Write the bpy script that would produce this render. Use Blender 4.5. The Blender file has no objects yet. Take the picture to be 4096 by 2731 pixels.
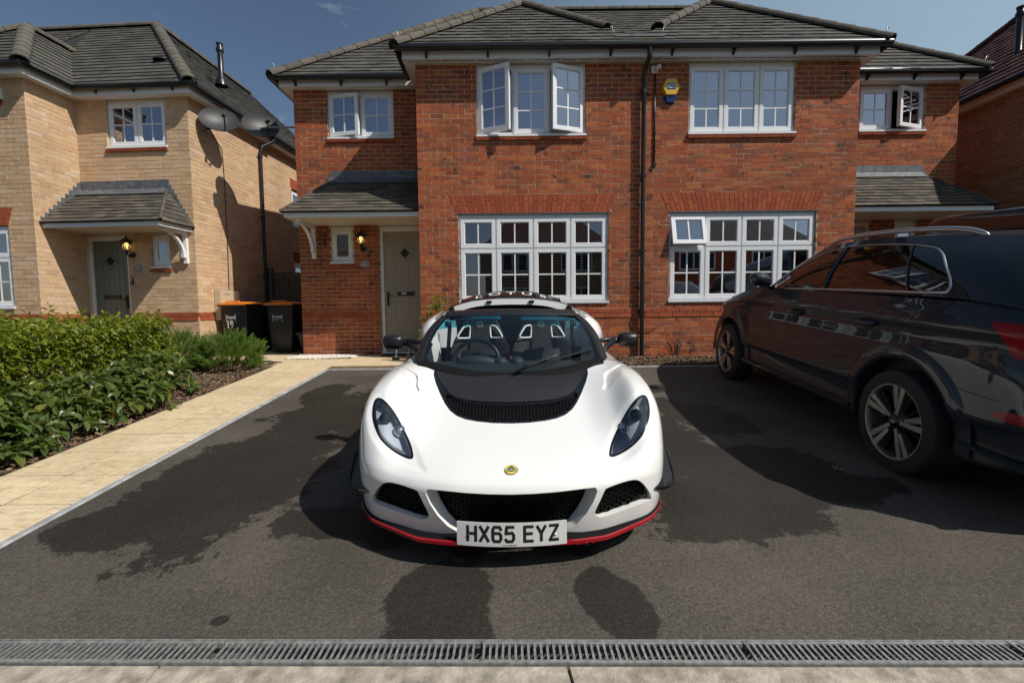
import bpy, math, random
import numpy as np
from mathutils import Vector, Matrix
random.seed(7); RNG = np.random.default_rng(7)
S = bpy.context.scene
COL = S.collection
PI = math.pi; R = math.radians

# ------------------------------------------------------------------ camera, sky, sun, exposure
EYE = 0.83                                   # eye height above the house floor level (the drive falls away to the street)
PITCH = math.atan(75/1080); ROLL = R(-0.6); FPX = 1881.0   # focal length in pixels of a 4096 wide frame
CAM_M = (Matrix.Rotation(PI/2-PITCH, 3, 'X') @ Matrix.Rotation(ROLL, 3, 'Z'))
cam = bpy.data.cameras.new('camera'); camo = bpy.data.objects.new('camera', cam); COL.objects.link(camo)
cam.sensor_width = 36; cam.lens = 36*FPX/4096; cam.clip_start = 0.05; cam.clip_end = 2000
camo.matrix_world = Matrix.Translation((0, 0, EYE)) @ CAM_M.to_4x4()
S.camera = camo
SUN = Vector((1.85, -1.0, 2.25)).normalized()    # towards the sun: over the right shoulder of the camera
W = bpy.data.worlds.new('World'); S.world = W; W.use_nodes = True
wn = W.node_tree; wn.nodes.clear()
sky = wn.nodes.new('ShaderNodeTexSky'); sky.sky_type = 'NISHITA'; sky.sun_disc = False
sky.sun_elevation = math.asin(SUN.z); sky.sun_rotation = math.atan2(SUN.x, SUN.y)
sky.altitude = 60; sky.air_density = 1.0; sky.dust_density = 0.9; sky.ozone_density = 1.5
bg = wn.nodes.new('ShaderNodeBackground'); bg.inputs[1].default_value = 0.072
wo = wn.nodes.new('ShaderNodeOutputWorld')
# a few thin wisps of high cloud
tc = wn.nodes.new('ShaderNodeTexCoord'); mp = wn.nodes.new('ShaderNodeMapping'); mp.inputs['Scale'].default_value = (1.6, 1.2, 5.0); mp.inputs['Rotation'].default_value = (0.3, 0.5, 0.2)
nz = wn.nodes.new('ShaderNodeTexNoise'); nz.inputs['Scale'].default_value = 2.6; nz.inputs['Detail'].default_value = 8; nz.inputs['Roughness'].default_value = 0.62; nz.inputs['Distortion'].default_value = 0.6
cr = wn.nodes.new('ShaderNodeValToRGB'); cr.color_ramp.elements[0].position = 0.60; cr.color_ramp.elements[1].position = 0.80
cr.color_ramp.elements[0].color = (0, 0, 0, 1); cr.color_ramp.elements[1].color = (0.5, 0.5, 0.5, 1)
mx = wn.nodes.new('ShaderNodeMix'); mx.data_type = 'RGBA'; mx.inputs[7].default_value = (9.0, 9.4, 10.0, 1)
L = wn.links.new
L(tc.outputs['Generated'], mp.inputs[0]); L(mp.outputs[0], nz.inputs['Vector']); L(nz.outputs['Fac'], cr.inputs[0])
# a thin veil of cirrus thickening towards the sun's side
sx_ = wn.nodes.new('ShaderNodeSeparateXYZ'); L(tc.outputs['Generated'], sx_.inputs[0])
vr = wn.nodes.new('ShaderNodeMapRange'); vr.interpolation_type = 'SMOOTHSTEP'; vr.inputs[1].default_value = -.35; vr.inputs[2].default_value = .8; vr.inputs[3].default_value = 0; vr.inputs[4].default_value = .62; L(sx_.outputs[0], vr.inputs[0])
n2 = wn.nodes.new('ShaderNodeTexNoise'); n2.inputs['Scale'].default_value = 1.7; n2.inputs['Detail'].default_value = 5; L(mp.outputs[0], n2.inputs['Vector'])
vm = wn.nodes.new('ShaderNodeMath'); vm.operation = 'MULTIPLY_ADD'; vm.inputs[1].default_value = .35; L(n2.outputs['Fac'], vm.inputs[0]); vm.inputs[2].default_value = .82
v2 = wn.nodes.new('ShaderNodeMath'); v2.operation = 'MULTIPLY'; L(vr.outputs[0], v2.inputs[0]); L(vm.outputs[0], v2.inputs[1])
vx = wn.nodes.new('ShaderNodeMix'); vx.data_type = 'RGBA'; vx.inputs[7].default_value = (6.0, 8.2, 9.6, 1); L(v2.outputs[0], vx.inputs[0]); L(sky.outputs[0], vx.inputs[6])
L(cr.outputs[0], mx.inputs[0]); L(vx.outputs[2], mx.inputs[6]); L(mx.outputs[2], bg.inputs[0]); L(bg.outputs[0], wo.inputs[0])
sl = bpy.data.lights.new('sun', 'SUN'); sl.energy = 4.6; sl.angle = R(0.5); sl.color = (1.0, 0.945, 0.87)
so = bpy.data.objects.new('sun', sl); COL.objects.link(so); so.rotation_euler = SUN.to_track_quat('Z', 'Y').to_euler(); so.location = (20, -12, 24)
S.view_settings.view_transform = 'Standard'; S.view_settings.look = 'None'; S.view_settings.exposure = 0.0; S.view_settings.gamma = 1.0; S.view_settings.use_curve_mapping = False
S.cycles.use_denoising = True
try: S.cycles.denoiser = 'OPENIMAGEDENOISE'
except Exception: pass
S.cycles.max_bounces = 8; S.cycles.transparent_max_bounces = 16; S.cycles.caustics_reflective = False; S.cycles.caustics_refractive = False
S.cycles.sample_clamp_indirect = 6.0

# ------------------------------------------------------------------ the lie of the land
SL, Z0 = 0.0806, -0.59                       # the drive rises towards the houses: z = Z0 + SL * y
def drive_z(y):
    if y < 6.85: return Z0 + SL*y
    if y < 7.6:
        t = (y-6.85)/.75; a = Z0+SL*6.85
        return a + (0-a)*(t*(2-t))
    return 0.0

# ------------------------------------------------------------------ helpers
def pixel(p):
    q = CAM_M.transposed() @ (Vector(p)-Vector((0, 0, EYE)))
    if q.z > -0.05: return None
    return (2048+FPX*q.x/-q.z, 1365.5-FPX*q.y/-q.z)
OFF = {}
def root_off(p):
    if p is None: return None
    while p.parent is not None: p = p.parent
    return OFF.get(p.name)
def link(o, parent=None):
    COL.objects.link(o)
    if parent is not None: o.parent = parent
    return o
def tag(o, label=None, cat=None, group=None, kind=None):
    if label: o['label'] = label
    if cat: o['category'] = cat
    if group: o['group'] = group
    if kind: o['kind'] = kind
    return o
def thing(name, label, cat, loc=(0, 0, 0), rot=(0, 0, 0), group=None, world_coords=False):
    """Empty at the thing's base; with world_coords the parts are given in world coordinates"""
    o = bpy.data.objects.new(name, None); o.empty_display_size = .1; o.location = loc; o.rotation_euler = rot
    link(o); tag(o, label, cat, group)
    if world_coords: OFF[o.name] = np.array(loc, float)
    return o
def mesh_obj(name, verts, faces, mats, parent=None, smooth=False, midx=None, auto=None):
    v = np.asarray(verts, float).reshape(-1, 3)
    off = root_off(parent)
    if off is not None: v = v-off
    me = bpy.data.meshes.new(name); me.from_pydata(v.tolist(), [], [list(map(int, f)) for f in faces])
    for m in (mats if isinstance(mats, (list, tuple)) else [mats]): me.materials.append(m)
    if midx is not None: me.polygons.foreach_set('material_index', np.asarray(midx, np.int32))
    if smooth: me.polygons.foreach_set('use_smooth', np.ones(len(me.polygons), bool))
    me.update()
    o = bpy.data.objects.new(name, me); link(o, parent)
    if auto:
        try: me.set_sharp_from_angle(angle=auto)
        except Exception: pass
    return o
class MB:
    def __init__(s): s.v = []; s.f = []; s.m = []; s.cur = 0
    def add(s, verts, faces):
        n = len(s.v); s.v.extend([tuple(map(float, p)) for p in verts])
        for f in faces: s.f.append([n+i for i in f]); s.m.append(s.cur)
        return s
    def box(s, x0, x1, y0, y1, z0, z1):
        v = [(x, y, z) for z in (z0, z1) for y in (y0, y1) for x in (x0, x1)]
        return s.add(v, [(0, 2, 3, 1), (4, 5, 7, 6), (0, 1, 5, 4), (2, 6, 7, 3), (0, 4, 6, 2), (1, 3, 7, 5)])
    def hexa(s, p):   # 8 points, bottom 4 then top 4, both counter-clockwise from above
        return s.add(p, [(3, 2, 1, 0), (4, 5, 6, 7), (0, 1, 5, 4), (1, 2, 6, 5), (2, 3, 7, 6), (3, 0, 4, 7)])
    def prism(s, poly, vec):   # 3d polygon extruded along vec
        n = len(poly); p = [tuple(q) for q in poly]; t = [tuple(np.add(q, vec)) for q in poly]
        fs = [tuple(range(n))[::-1], tuple(range(n, 2*n))]+[(i, (i+1) % n, n+(i+1) % n, n+i) for i in range(n)]
        return s.add(p+t, fs)
    def tube(s, pts, r, n=8, cap=True, closed=False, flat=None):
        pts = [Vector(p) for p in pts]; rs = r if isinstance(r, (list, tuple)) else [r]*len(pts)
        rings = []; up = None
        for i, p in enumerate(pts):
            if closed: d = pts[(i+1) % len(pts)]-pts[i-1]
            else: d = pts[min(i+1, len(pts)-1)]-pts[max(i-1, 0)]
            d = d.normalized() if d.length > 1e-9 else Vector((0, 0, 1))
            if up is None:
                a = Vector((0, 0, 1)) if abs(d.z) < .9 else Vector((1, 0, 0)); up = (a-d*a.dot(d)).normalized()
            else:
                up = up-d*up.dot(d); up = up.normalized() if up.length > 1e-6 else d.orthogonal().normalized()
            sd = d.cross(up)
            rings.append([p+(up*math.cos(2*PI*k/n)+sd*math.sin(2*PI*k/n)*(flat or 1))*rs[i] for k in range(n)])
        v = [q for ring in rings for q in ring]; f = []
        m = len(rings)
        for i in range(m if closed else m-1):
            j = (i+1) % m
            for k in range(n): f.append((i*n+k, i*n+(k+1) % n, j*n+(k+1) % n, j*n+k))
        if cap and not closed: f.append(tuple(range(n))[::-1]); f.append(tuple((m-1)*n+k for k in range(n)))
        return s.add(v, f)
    def lathe(s, prof, c=(0, 0, 0), axis='Z', n=24, a0=0, a1=2*PI):
        full = abs(a1-a0-2*PI) < 1e-6; k = n if full else n+1
        v = []
        for (r_, h) in prof:
            for i in range(k):
                a = a0+(a1-a0)*i/n; x, y = r_*math.cos(a), r_*math.sin(a)
                q = (x, y, h) if axis == 'Z' else (h, x, y) if axis == 'X' else (x, h, y)
                v.append((q[0]+c[0], q[1]+c[1], q[2]+c[2]))
        f = []
        for j in range(len(prof)-1):
            for i in range(n):
                a, b = j*k+i, j*k+(i+1) % k if full else j*k+i+1
                f.append((a, b, b+k, a+k))
        return s.add(v, f)
    def grid(s, P):   # P[r][c] points
        P = np.asarray(P, float); r_, c_ = P.shape[:2]; n = len(s.v)
        s.v.extend(map(tuple, P.reshape(-1, 3).tolist()))
        for i in range(r_-1):
            for j in range(c_-1):
                a = n+i*c_+j; s.f.append([a, a+1, a+c_+1, a+c_]); s.m.append(s.cur)
        return s
    def xf(s, M, i0=0):
        for i in range(i0, len(s.v)): s.v[i] = tuple(M @ Vector(s.v[i]))
        return s
    def build(s, name, mats, parent=None, smooth=False, auto=None):
        o = mesh_obj(name, s.v, s.f, mats, parent, smooth or bool(auto), s.m if isinstance(mats, (list, tuple)) and len(mats) > 1 else None, auto)
        return o
def copy_tree(o, parent=None):
    c = o.copy(); link(c, parent)
    if o.name in OFF: OFF[c.name] = OFF[o.name]
    for ch in list(o.children): copy_tree(ch, c)
    return c
def text_obj(name, s, size, M, mat, parent=None, extrude=0.0006, bold=0.0, align='CENTER', sx=1.0, shear=0):
    cu = bpy.data.curves.new(name, 'FONT'); cu.body = s; cu.size = size; cu.align_x = align; cu.align_y = 'CENTER'; cu.extrude = extrude; cu.offset = bold; cu.shear = shear
    cu.resolution_u = 3
    t = bpy.data.objects.new(name+'_tmp', cu); me = bpy.data.meshes.new_from_object(t)
    bpy.data.objects.remove(t); bpy.data.curves.remove(cu); me.name = name
    me.transform(Matrix.Diagonal((sx, 1, 1, 1))); me.transform(M)
    off = root_off(parent)
    if off is not None: me.transform(Matrix.Translation(-Vector(off)))
    me.materials.clear(); me.materials.append(mat)
    o = bpy.data.objects.new(name, me); link(o, parent); return o
FRONT = Matrix(((1, 0, 0, 0), (0, 0, -1, 0), (0, 1, 0, 0), (0, 0, 0, 1)))   # text facing -y, upright
def at(x, y, z, M=FRONT): return Matrix.Translation((x, y, z)) @ M

# ------------------------------------------------------------------ materials
def nd(m): return m.node_tree.nodes, m.node_tree.links.new
def mat(name, col, rough=.5, metal=0.0, coat=0.0, spec=None, bump=None, noise=None, emit=None, coat_rough=.03, trans=0):
    """bump=(scale, strength, distance)   noise=(scale, amount, detail)"""
    m = bpy.data.materials.new(name); m.use_nodes = True; n, l = nd(m); b = n['Principled BSDF']
    b.inputs['Base Color'].default_value = (*col, 1); b.inputs['Roughness'].default_value = rough; b.inputs['Metallic'].default_value = metal
    b.inputs['Coat Weight'].default_value = coat; b.inputs['Coat Roughness'].default_value = coat_rough
    if spec is not None: b.inputs['Specular IOR Level'].default_value = spec
    if trans: b.inputs['Transmission Weight'].default_value = trans
    if emit: b.inputs['Emission Color'].default_value = (*emit[0], 1); b.inputs['Emission Strength'].default_value = emit[1]
    if noise:
        g = n.new('ShaderNodeNewGeometry'); t = n.new('ShaderNodeTexNoise'); t.inputs['Scale'].default_value = noise[0]; t.inputs['Detail'].default_value = noise[2] if len(noise) > 2 else 4
        mr = n.new('ShaderNodeMapRange'); mr.inputs[1].default_value = .3; mr.inputs[2].default_value = .7; mr.inputs[3].default_value = 1-noise[1]; mr.inputs[4].default_value = 1+noise[1]
        mu = n.new('ShaderNodeMix'); mu.data_type = 'RGBA'; mu.blend_type = 'MULTIPLY'; mu.inputs[0].default_value = 1; mu.inputs[6].default_value = (*col, 1)
        l(g.outputs['Position'], t.inputs['Vector']); l(t.outputs['Fac'], mr.inputs[0]); l(mr.outputs[0], mu.inputs[7]); l(mu.outputs[2], b.inputs['Base Color'])
    if bump:
        g = n.new('ShaderNodeNewGeometry'); t = n.new('ShaderNodeTexNoise'); t.inputs['Scale'].default_value = bump[0]; t.inputs['Detail'].default_value = 6
        bp = n.new('ShaderNodeBump'); bp.inputs['Strength'].default_value = bump[1]; bp.inputs['Distance'].default_value = bump[2]
        l(g.outputs['Position'], t.inputs['Vector']); l(t.outputs['Fac'], bp.inputs['Height']); l(bp.outputs[0], b.inputs['Normal'])
    return m
def piece_mat(name, cols, rough=.85, patch=None, bump=(60, .5, .004), grain=(35, .22), spec=.25, coarse=None):
    """colour picked per loose piece (joined meshes) or per object (single pieces); patch=(colour, scale, lo, hi, amount)"""
    m = bpy.data.materials.new(name); m.use_nodes = True; n, l = nd(m); b = n['Principled BSDF']
    b.inputs['Roughness'].default_value = rough; b.inputs['Specular IOR Level'].default_value = spec
    g = n.new('ShaderNodeNewGeometry'); oi = n.new('ShaderNodeObjectInfo')
    ad = n.new('ShaderNodeMath'); ad.operation = 'ADD'; l(g.outputs['Random Per Island'], ad.inputs[0]); l(oi.outputs['Random'], ad.inputs[1])
    fr = n.new('ShaderNodeMath'); fr.operation = 'FRACT'; l(ad.outputs[0], fr.inputs[0])
    cr = n.new('ShaderNodeValToRGB'); e = cr.color_ramp.elements; cr.color_ramp.interpolation = 'LINEAR'
    e[0].position = 0; e[0].color = (*cols[0], 1); e[1].position = 1; e[1].color = (*cols[-1], 1)
    for i, c in enumerate(cols[1:-1]): q = e.new((i+1)/(len(cols)-1)); q.color = (*c, 1)
    l(fr.outputs[0], cr.inputs[0]); out = cr.outputs[0]
    t = n.new('ShaderNodeTexNoise'); t.inputs['Scale'].default_value = grain[0]; t.inputs['Detail'].default_value = 6; t.inputs['Roughness'].default_value = .65; l(g.outputs['Position'], t.inputs['Vector'])
    mr = n.new('ShaderNodeMapRange'); mr.inputs[1].default_value = .3; mr.inputs[2].default_value = .7; mr.inputs[3].default_value = 1-grain[1]; mr.inputs[4].default_value = 1+grain[1]; l(t.outputs['Fac'], mr.inputs[0])
    mu = n.new('ShaderNodeMix'); mu.data_type = 'RGBA'; mu.blend_type = 'MULTIPLY'; mu.inputs[0].default_value = 1; l(out, mu.inputs[6]); l(mr.outputs[0], mu.inputs[7]); out = mu.outputs[2]
    for pt in (patch if isinstance(patch, list) else [patch] if patch else []):
        col, sc, lo, hi, am = pt
        t2 = n.new('ShaderNodeTexNoise'); t2.inputs['Scale'].default_value = sc; t2.inputs['Detail'].default_value = 3; l(g.outputs['Position'], t2.inputs['Vector'])
        m2 = n.new('ShaderNodeMapRange'); m2.inputs[1].default_value = lo; m2.inputs[2].default_value = hi; m2.inputs[3].default_value = 0; m2.inputs[4].default_value = am; l(t2.outputs['Fac'], m2.inputs[0])
        mi = n.new('ShaderNodeMix'); mi.data_type = 'RGBA'; l(m2.outputs[0], mi.inputs[0]); l(out, mi.inputs[6]); mi.inputs[7].default_value = (*col, 1); out = mi.outputs[2]
    if coarse:
        t4 = n.new('ShaderNodeTexNoise'); t4.inputs['Scale'].default_value = coarse[0]; t4.inputs['Detail'].default_value = 5; mp4 = n.new('ShaderNodeMapping'); mp4.inputs['Scale'].default_value = (1, 1, .45); l(g.outputs['Position'], mp4.inputs[0]); l(mp4.outputs[0], t4.inputs['Vector'])
        m4 = n.new('ShaderNodeMapRange'); m4.inputs[1].default_value = .3; m4.inputs[2].default_value = .7; m4.inputs[3].default_value = 1-coarse[1]; m4.inputs[4].default_value = 1+coarse[1]; l(t4.outputs['Fac'], m4.inputs[0])
        mx4 = n.new('ShaderNodeMix'); mx4.data_type = 'RGBA'; mx4.blend_type = 'MULTIPLY'; mx4.inputs[0].default_value = 1; l(out, mx4.inputs[6]); l(m4.outputs[0], mx4.inputs[7]); out = mx4.outputs[2]
    l(out, b.inputs['Base Color'])
    if bump:
        t3 = n.new('ShaderNodeTexNoise'); t3.inputs['Scale'].default_value = bump[0]; t3.inputs['Detail'].default_value = 5; l(g.outputs['Position'], t3.inputs['Vector'])
        bp = n.new('ShaderNodeBump'); bp.inputs['Strength'].default_value = bump[1]; bp.inputs['Distance'].default_value = bump[2]; l(t3.outputs['Fac'], bp.inputs['Height']); l(bp.outputs[0], b.inputs['Normal'])
    return m
def glass_mat(name, tint=(.7, .75, .75), refl=.12, rough=0.0, gcol=(1, 1, 1)):
    m = bpy.data.materials.new(name); m.use_nodes = True; n, l = nd(m); n.clear()
    o = n.new('ShaderNodeOutputMaterial'); mi = n.new('ShaderNodeMixShader'); tr = n.new('ShaderNodeBsdfTransparent'); gl = n.new('ShaderNodeBsdfGlossy')
    tr.inputs[0].default_value = (*tint, 1); gl.inputs['Roughness'].default_value = rough; gl.inputs[0].default_value = (*gcol, 1)
    lw = n.new('ShaderNodeFresnel'); lw.inputs[0].default_value = 1.5
    mr = n.new('ShaderNodeMapRange'); mr.inputs[1].default_value = .04; mr.inputs[2].default_value = 1; mr.inputs[3].default_value = refl; mr.inputs[4].default_value = 1
    l(lw.outputs[0], mr.inputs[0]); l(mr.outputs[0], mi.inputs[0]); l(tr.outputs[0], mi.inputs[1]); l(gl.outputs[0], mi.inputs[2]); l(mi.outputs[0], o.inputs[0])
    return m
RED = [(.32, .075, .030), (.39, .105, .036), (.28, .060, .027), (.42, .13, .042), (.35, .088, .034), (.22, .070, .038), (.39, .125, .044), (.31, .075, .034), (.38, .095, .032), (.24, .075, .042), (.35, .105, .055)]
BUFF = [(.55, .365, .22), (.60, .41, .26), (.51, .33, .195), (.62, .44, .275), (.57, .38, .225), (.48, .31, .20), (.58, .39, .22), (.55, .385, .25), (.61, .46, .33)]
M = {}
M['red'] = piece_mat('red_brick', RED, patch=[((.05, .028, .024), 7.5, .62, .70, .85), ((.45, .28, .22), 9, .62, .74, .45)], grain=(30, .28), coarse=(1.4, .20))
M['redplain'] = piece_mat('plain_red_brick', [(.33, .078, .034), (.39, .098, .04), (.29, .062, .03), (.36, .085, .036)])
M['buff'] = piece_mat('buff_brick', BUFF, patch=[((.62, .46, .30), 8, .58, .72, .5)], grain=(28, .16), coarse=(1.3, .12))
M['brownbrick'] = piece_mat('brown_brick', [(.28, .16, .085), (.33, .20, .11), (.25, .135, .07), (.31, .18, .09), (.36, .23, .14)])
M['mortar'] = mat('mortar', (.52, .43, .30), .95, bump=(150, .6, .003), noise=(12, .15))
M['mortar_buff'] = mat('buff_mortar', (.62, .47, .30), .95, bump=(150, .6, .003), noise=(12, .12))
M['tile'] = piece_mat('concrete_tile', [(.075, .071, .064), (.092, .087, .078), (.062, .060, .056), (.105, .098, .086), (.08, .076, .066), (.068, .066, .061)], patch=[((.10, .11, .045), 3.2, .55, .75, .5)], rough=.9, grain=(45, .25), bump=(90, .5, .004), coarse=(1.2, .22))
M['tile_plain'] = piece_mat('plain_tile', [(.085, .074, .060), (.115, .098, .078), (.065, .058, .05), (.135, .112, .087), (.092, .08, .066), (.055, .051, .046), (.105, .09, .072)], rough=.9, grain=(45, .25), bump=(90, .5, .004))
M['tile_red'] = piece_mat('russet_tile', [(.10, .04, .032), (.12, .05, .036), (.09, .036, .03), (.14, .06, .045)], rough=.8)
M['ridge'] = piece_mat('ridge_concrete', [(.105, .095, .08), (.125, .11, .09), (.09, .083, .072), (.14, .118, .092)], rough=.9, grain=(20, .25), bump=(60, .5, .004))
M['deck'] = mat('roof_felt', (.02, .02, .02), .9)
M['upvc'] = mat('white_upvc', (.80, .81, .82), .28, bump=(8, .03, .002))
M['cream'] = mat('cream_paint', (.72, .66, .54), .4)
M['blackpvc'] = mat('black_gutter_plastic', (.012, .012, .014), .32)
M['lead'] = mat('lead_flashing', (.13, .14, .155), .55, metal=.25, noise=(14, .35, 5), bump=(12, .25, .01))
M['glass'] = glass_mat('window_glass', (.60, .64, .64), .42, gcol=(.90, .90, 1.0))
M['glass_blind'] = glass_mat('clear_window_glass', (.80, .82, .82), .20, gcol=(.90, .90, 1.0))
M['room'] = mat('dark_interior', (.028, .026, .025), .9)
M['blind'] = mat('blind_slat', (.58, .57, .56), .6)
M['curtain'] = mat('pale_roller_blind', (.42, .43, .50), .8)
M['taupe'] = mat('taupe_door', (.33, .29, .215), .42, bump=(40, .08, .002))
M['sage'] = mat('sage_door', (.155, .18, .155), .42, bump=(40, .08, .002))
M['blackmetal'] = mat('black_metal', (.010, .010, .011), .35)
M['bulb'] = mat('lit_bulb', (1, .8, .4), .4, emit=((1.0, .62, .20), 2.0))
M['lampglass'] = glass_mat('lamp_glass', (.92, .92, .9), .08)
M['greydish'] = mat('dark_grey_dish', (.030, .031, .033), .5, bump=(300, .1, .0005))
M['galv'] = mat('galvanised_steel', (.36, .37, .35), .5, metal=.55, noise=(40, .35, 5), bump=(120, .2, .001))
M['wood'] = mat('weathered_fence_board', (.105, .085, .068), .9, noise=(9, .4, 8), bump=(60, .5, .004))
# ------------------------------------------------------------------ ground
def asphalt_mat():
    m = bpy.data.materials.new('asphalt'); m.use_nodes = True; n, l = nd(m); b = n['Principled BSDF']
    g = n.new('ShaderNodeNewGeometry'); P = g.outputs['Position']
    def noise(sc, det=4, rough=.5):
        t = n.new('ShaderNodeTexNoise'); t.inputs['Scale'].default_value = sc; t.inputs['Detail'].default_value = det; t.inputs['Roughness'].default_value = rough; l(P, t.inputs['Vector']); return t.outputs['Fac']
    def math_(op, a, b_=None, c=None):
        q = n.new('ShaderNodeMath'); q.operation = op
        for i, x in enumerate((a, b_, c)):
            if x is None: continue
            if isinstance(x, (int, float)): q.inputs[i].default_value = x
            else: l(x, q.inputs[i])
        return q.outputs[0]
    # damp patches left by a hose: soft-edged blobs with ragged rims
    wet = [(-1.95, 3.25, .62, .95, .1), (-2.1, 2.72, .5, .36, .2), (-1.75, 4.75, .62, .80, -.15), (-2.2, 5.5, .25, .5, 0), (-.33, 1.98, .235, .26, .0), (-.31, 1.72, .225, .3, 0),
           (.43, 1.945, .145, .24, .33), (1.3, 2.78, .52, .42, .3), (1.75, 3.2, .62, .55, -.2), (1.2, 3.9, .45, .8, 0), (-1.22, 1.86, .035, .03, 0), (1.85, 4.5, .35, .6, .3), (1.7, 5.6, .5, .18, 0), (2.3, 3.0, .3, .16, .1), (-1.0, 2.62, .4, .18, 0), (.0, 2.8, .9, .5, 0)]
    d = ds_ = None
    for (cx, cy, rx, ry, a) in wet:
        mp = n.new('ShaderNodeMapping'); mp.vector_type = 'TEXTURE'; mp.inputs['Location'].default_value = (cx, cy, 0); mp.inputs['Rotation'].default_value = (0, 0, a); mp.inputs['Scale'].default_value = (rx, ry, 1000)
        l(P, mp.inputs[0]); v = n.new('ShaderNodeVectorMath'); v.operation = 'LENGTH'; l(mp.outputs[0], v.inputs[0])
        if rx < .3 and cy < 2.1: ds_ = v.outputs['Value'] if ds_ is None else math_('MINIMUM', ds_, v.outputs['Value'])
        else: d = v.outputs['Value'] if d is None else math_('MINIMUM', d, v.outputs['Value'])
    e = math_('ADD', d, math_('MULTIPLY', math_('SUBTRACT', noise(3.2, 5), .5), 1.3))
    e = math_('ADD', e, math_('MULTIPLY', math_('SUBTRACT', noise(16, 6, .75), .5), .95))
    e2 = math_('ADD', ds_, math_('MULTIPLY', math_('SUBTRACT', noise(9, 6, .7), .5), .55)); e = math_('MINIMUM', e, e2)
    mr = n.new('ShaderNodeMapRange'); mr.interpolation_type = 'SMOOTHSTEP'; mr.inputs[1].default_value = 1.05; mr.inputs[2].default_value = .95; mr.inputs[3].default_value = 0; mr.inputs[4].default_value = 1; l(e, mr.inputs[0]); wetf = mr.outputs[0]
    # aggregate
    fine = noise(210, 3, .6); mid = noise(60, 4); big = noise(1.3, 4)
    v1 = math_('ADD', math_('MULTIPLY', fine, .9), math_('MULTIPLY', mid, .45)); v1 = math_('ADD', v1, math_('MULTIPLY', big, .35))
    cr = n.new('ShaderNodeValToRGB'); el = cr.color_ramp.elements; el[0].position = .48; el[0].color = (.026, .023, .019, 1); el[1].position = 1.12 if False else 1.0; el[1].color = (.135, .117, .095, 1); q = el.new(.80); q.color = (.062, .054, .045, 1)
    l(v1, cr.inputs[0])
    vo = n.new('ShaderNodeTexVoronoi'); vo.inputs['Scale'].default_value = 55; l(P, vo.inputs['Vector'])
    sp = n.new('ShaderNodeMapRange'); sp.inputs[1].default_value = .10; sp.inputs[2].default_value = .04; sp.inputs[3].default_value = 0; sp.inputs[4].default_value = 1; l(vo.outputs['Distance'], sp.inputs[0])
    sc_ = n.new('ShaderNodeSeparateColor'); l(vo.outputs['Color'], sc_.inputs[0]); spk = math_('MULTIPLY', sp.outputs[0], math_('GREATER_THAN', sc_.outputs[0], .9))
    m1 = n.new('ShaderNodeMix'); m1.data_type = 'RGBA'; l(spk, m1.inputs[0]); l(cr.outputs[0], m1.inputs[6]); m1.inputs[7].default_value = (.32, .29, .24, 1)
    m2 = n.new('ShaderNodeMix'); m2.data_type = 'RGBA'; m2.blend_type = 'MULTIPLY'; l(wetf, m2.inputs[0]); l(m1.outputs[2], m2.inputs[6]); m2.inputs[7].default_value = (.33, .315, .30, 1)
    l(m2.outputs[2], b.inputs['Base Color'])
    r_ = n.new('ShaderNodeMapRange'); r_.inputs[3].default_value = .92; r_.inputs[4].default_value = .62; l(wetf, r_.inputs[0]); l(r_.outputs[0], b.inputs['Roughness'])
    b.inputs['Specular IOR Level'].default_value = .3
    bp = n.new('ShaderNodeBump'); bp.inputs['Strength'].default_value = .8; bp.inputs['Distance'].default_value = .006; l(math_('ADD', fine, math_('MULTIPLY', mid, .6)), bp.inputs['Height']); l(bp.outputs[0], b.inputs['Normal'])
    return m
M['asphalt'] = asphalt_mat()
M['concrete'] = mat('street_concrete', (.345, .30, .24), .92, noise=(16, .42, 9), bump=(60, .9, .006))
M['kerb'] = mat('kerb_concrete', (.34, .345, .345), .9, noise=(10, .3, 7), bump=(90, .4, .003))
M['joint'] = mat('path_joint_mortar', (.15, .105, .058), .95, noise=(20, .4))
M['slab'] = piece_mat('riven_paving', [(.60, .48, .305), (.65, .53, .345), (.56, .445, .28), (.63, .51, .325)], rough=.9, grain=(16, .12), bump=(14, .9, .012), patch=[((.42, .30, .16), 3.0, .60, .74, .45)])
def add_streaks(m, sc=(2.2, 15, 4), col=(.36, .25, .13), amt=.75):
    n, l = nd(m); b = n['Principled BSDF']; src = b.inputs['Base Color'].links[0].from_socket; g = n.new('ShaderNodeNewGeometry'); mp = n.new('ShaderNodeMapping'); mp.inputs['Scale'].default_value = sc; l(g.outputs['Position'], mp.inputs[0])
    t = n.new('ShaderNodeTexNoise'); t.inputs['Scale'].default_value = 1.6; t.inputs['Detail'].default_value = 7; t.inputs['Distortion'].default_value = .8; l(mp.outputs[0], t.inputs['Vector'])
    mr = n.new('ShaderNodeMapRange'); mr.inputs[1].default_value = .035; mr.inputs[2].default_value = .0; mr.inputs[3].default_value = 0; mr.inputs[4].default_value = amt
    ab = n.new('ShaderNodeMath'); ab.operation = 'SUBTRACT'; ab.inputs[1].default_value = .56; l(t.outputs['Fac'], ab.inputs[0]); a2 = n.new('ShaderNodeMath'); a2.operation = 'ABSOLUTE'; l(ab.outputs[0], a2.inputs[0]); l(a2.outputs[0], mr.inputs[0])
    mi = n.new('ShaderNodeMix'); mi.data_type = 'RGBA'; l(mr.outputs[0], mi.inputs[0]); l(src, mi.inputs[6]); mi.inputs[7].default_value = (*col, 1); l(mi.outputs[2], b.inputs['Base Color'])
add_streaks(M['slab'])
M['soil'] = mat('soil', (.055, .038, .026), .95, noise=(9, .5, 6), bump=(30, .8, .02))
M['ground'] = mat('verge_ground', (.10, .10, .07), .95, noise=(.5, .3))
DRA = -0.016                                   # the drain line runs slightly askew
def dy(x, y): return y+DRA*x
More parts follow.
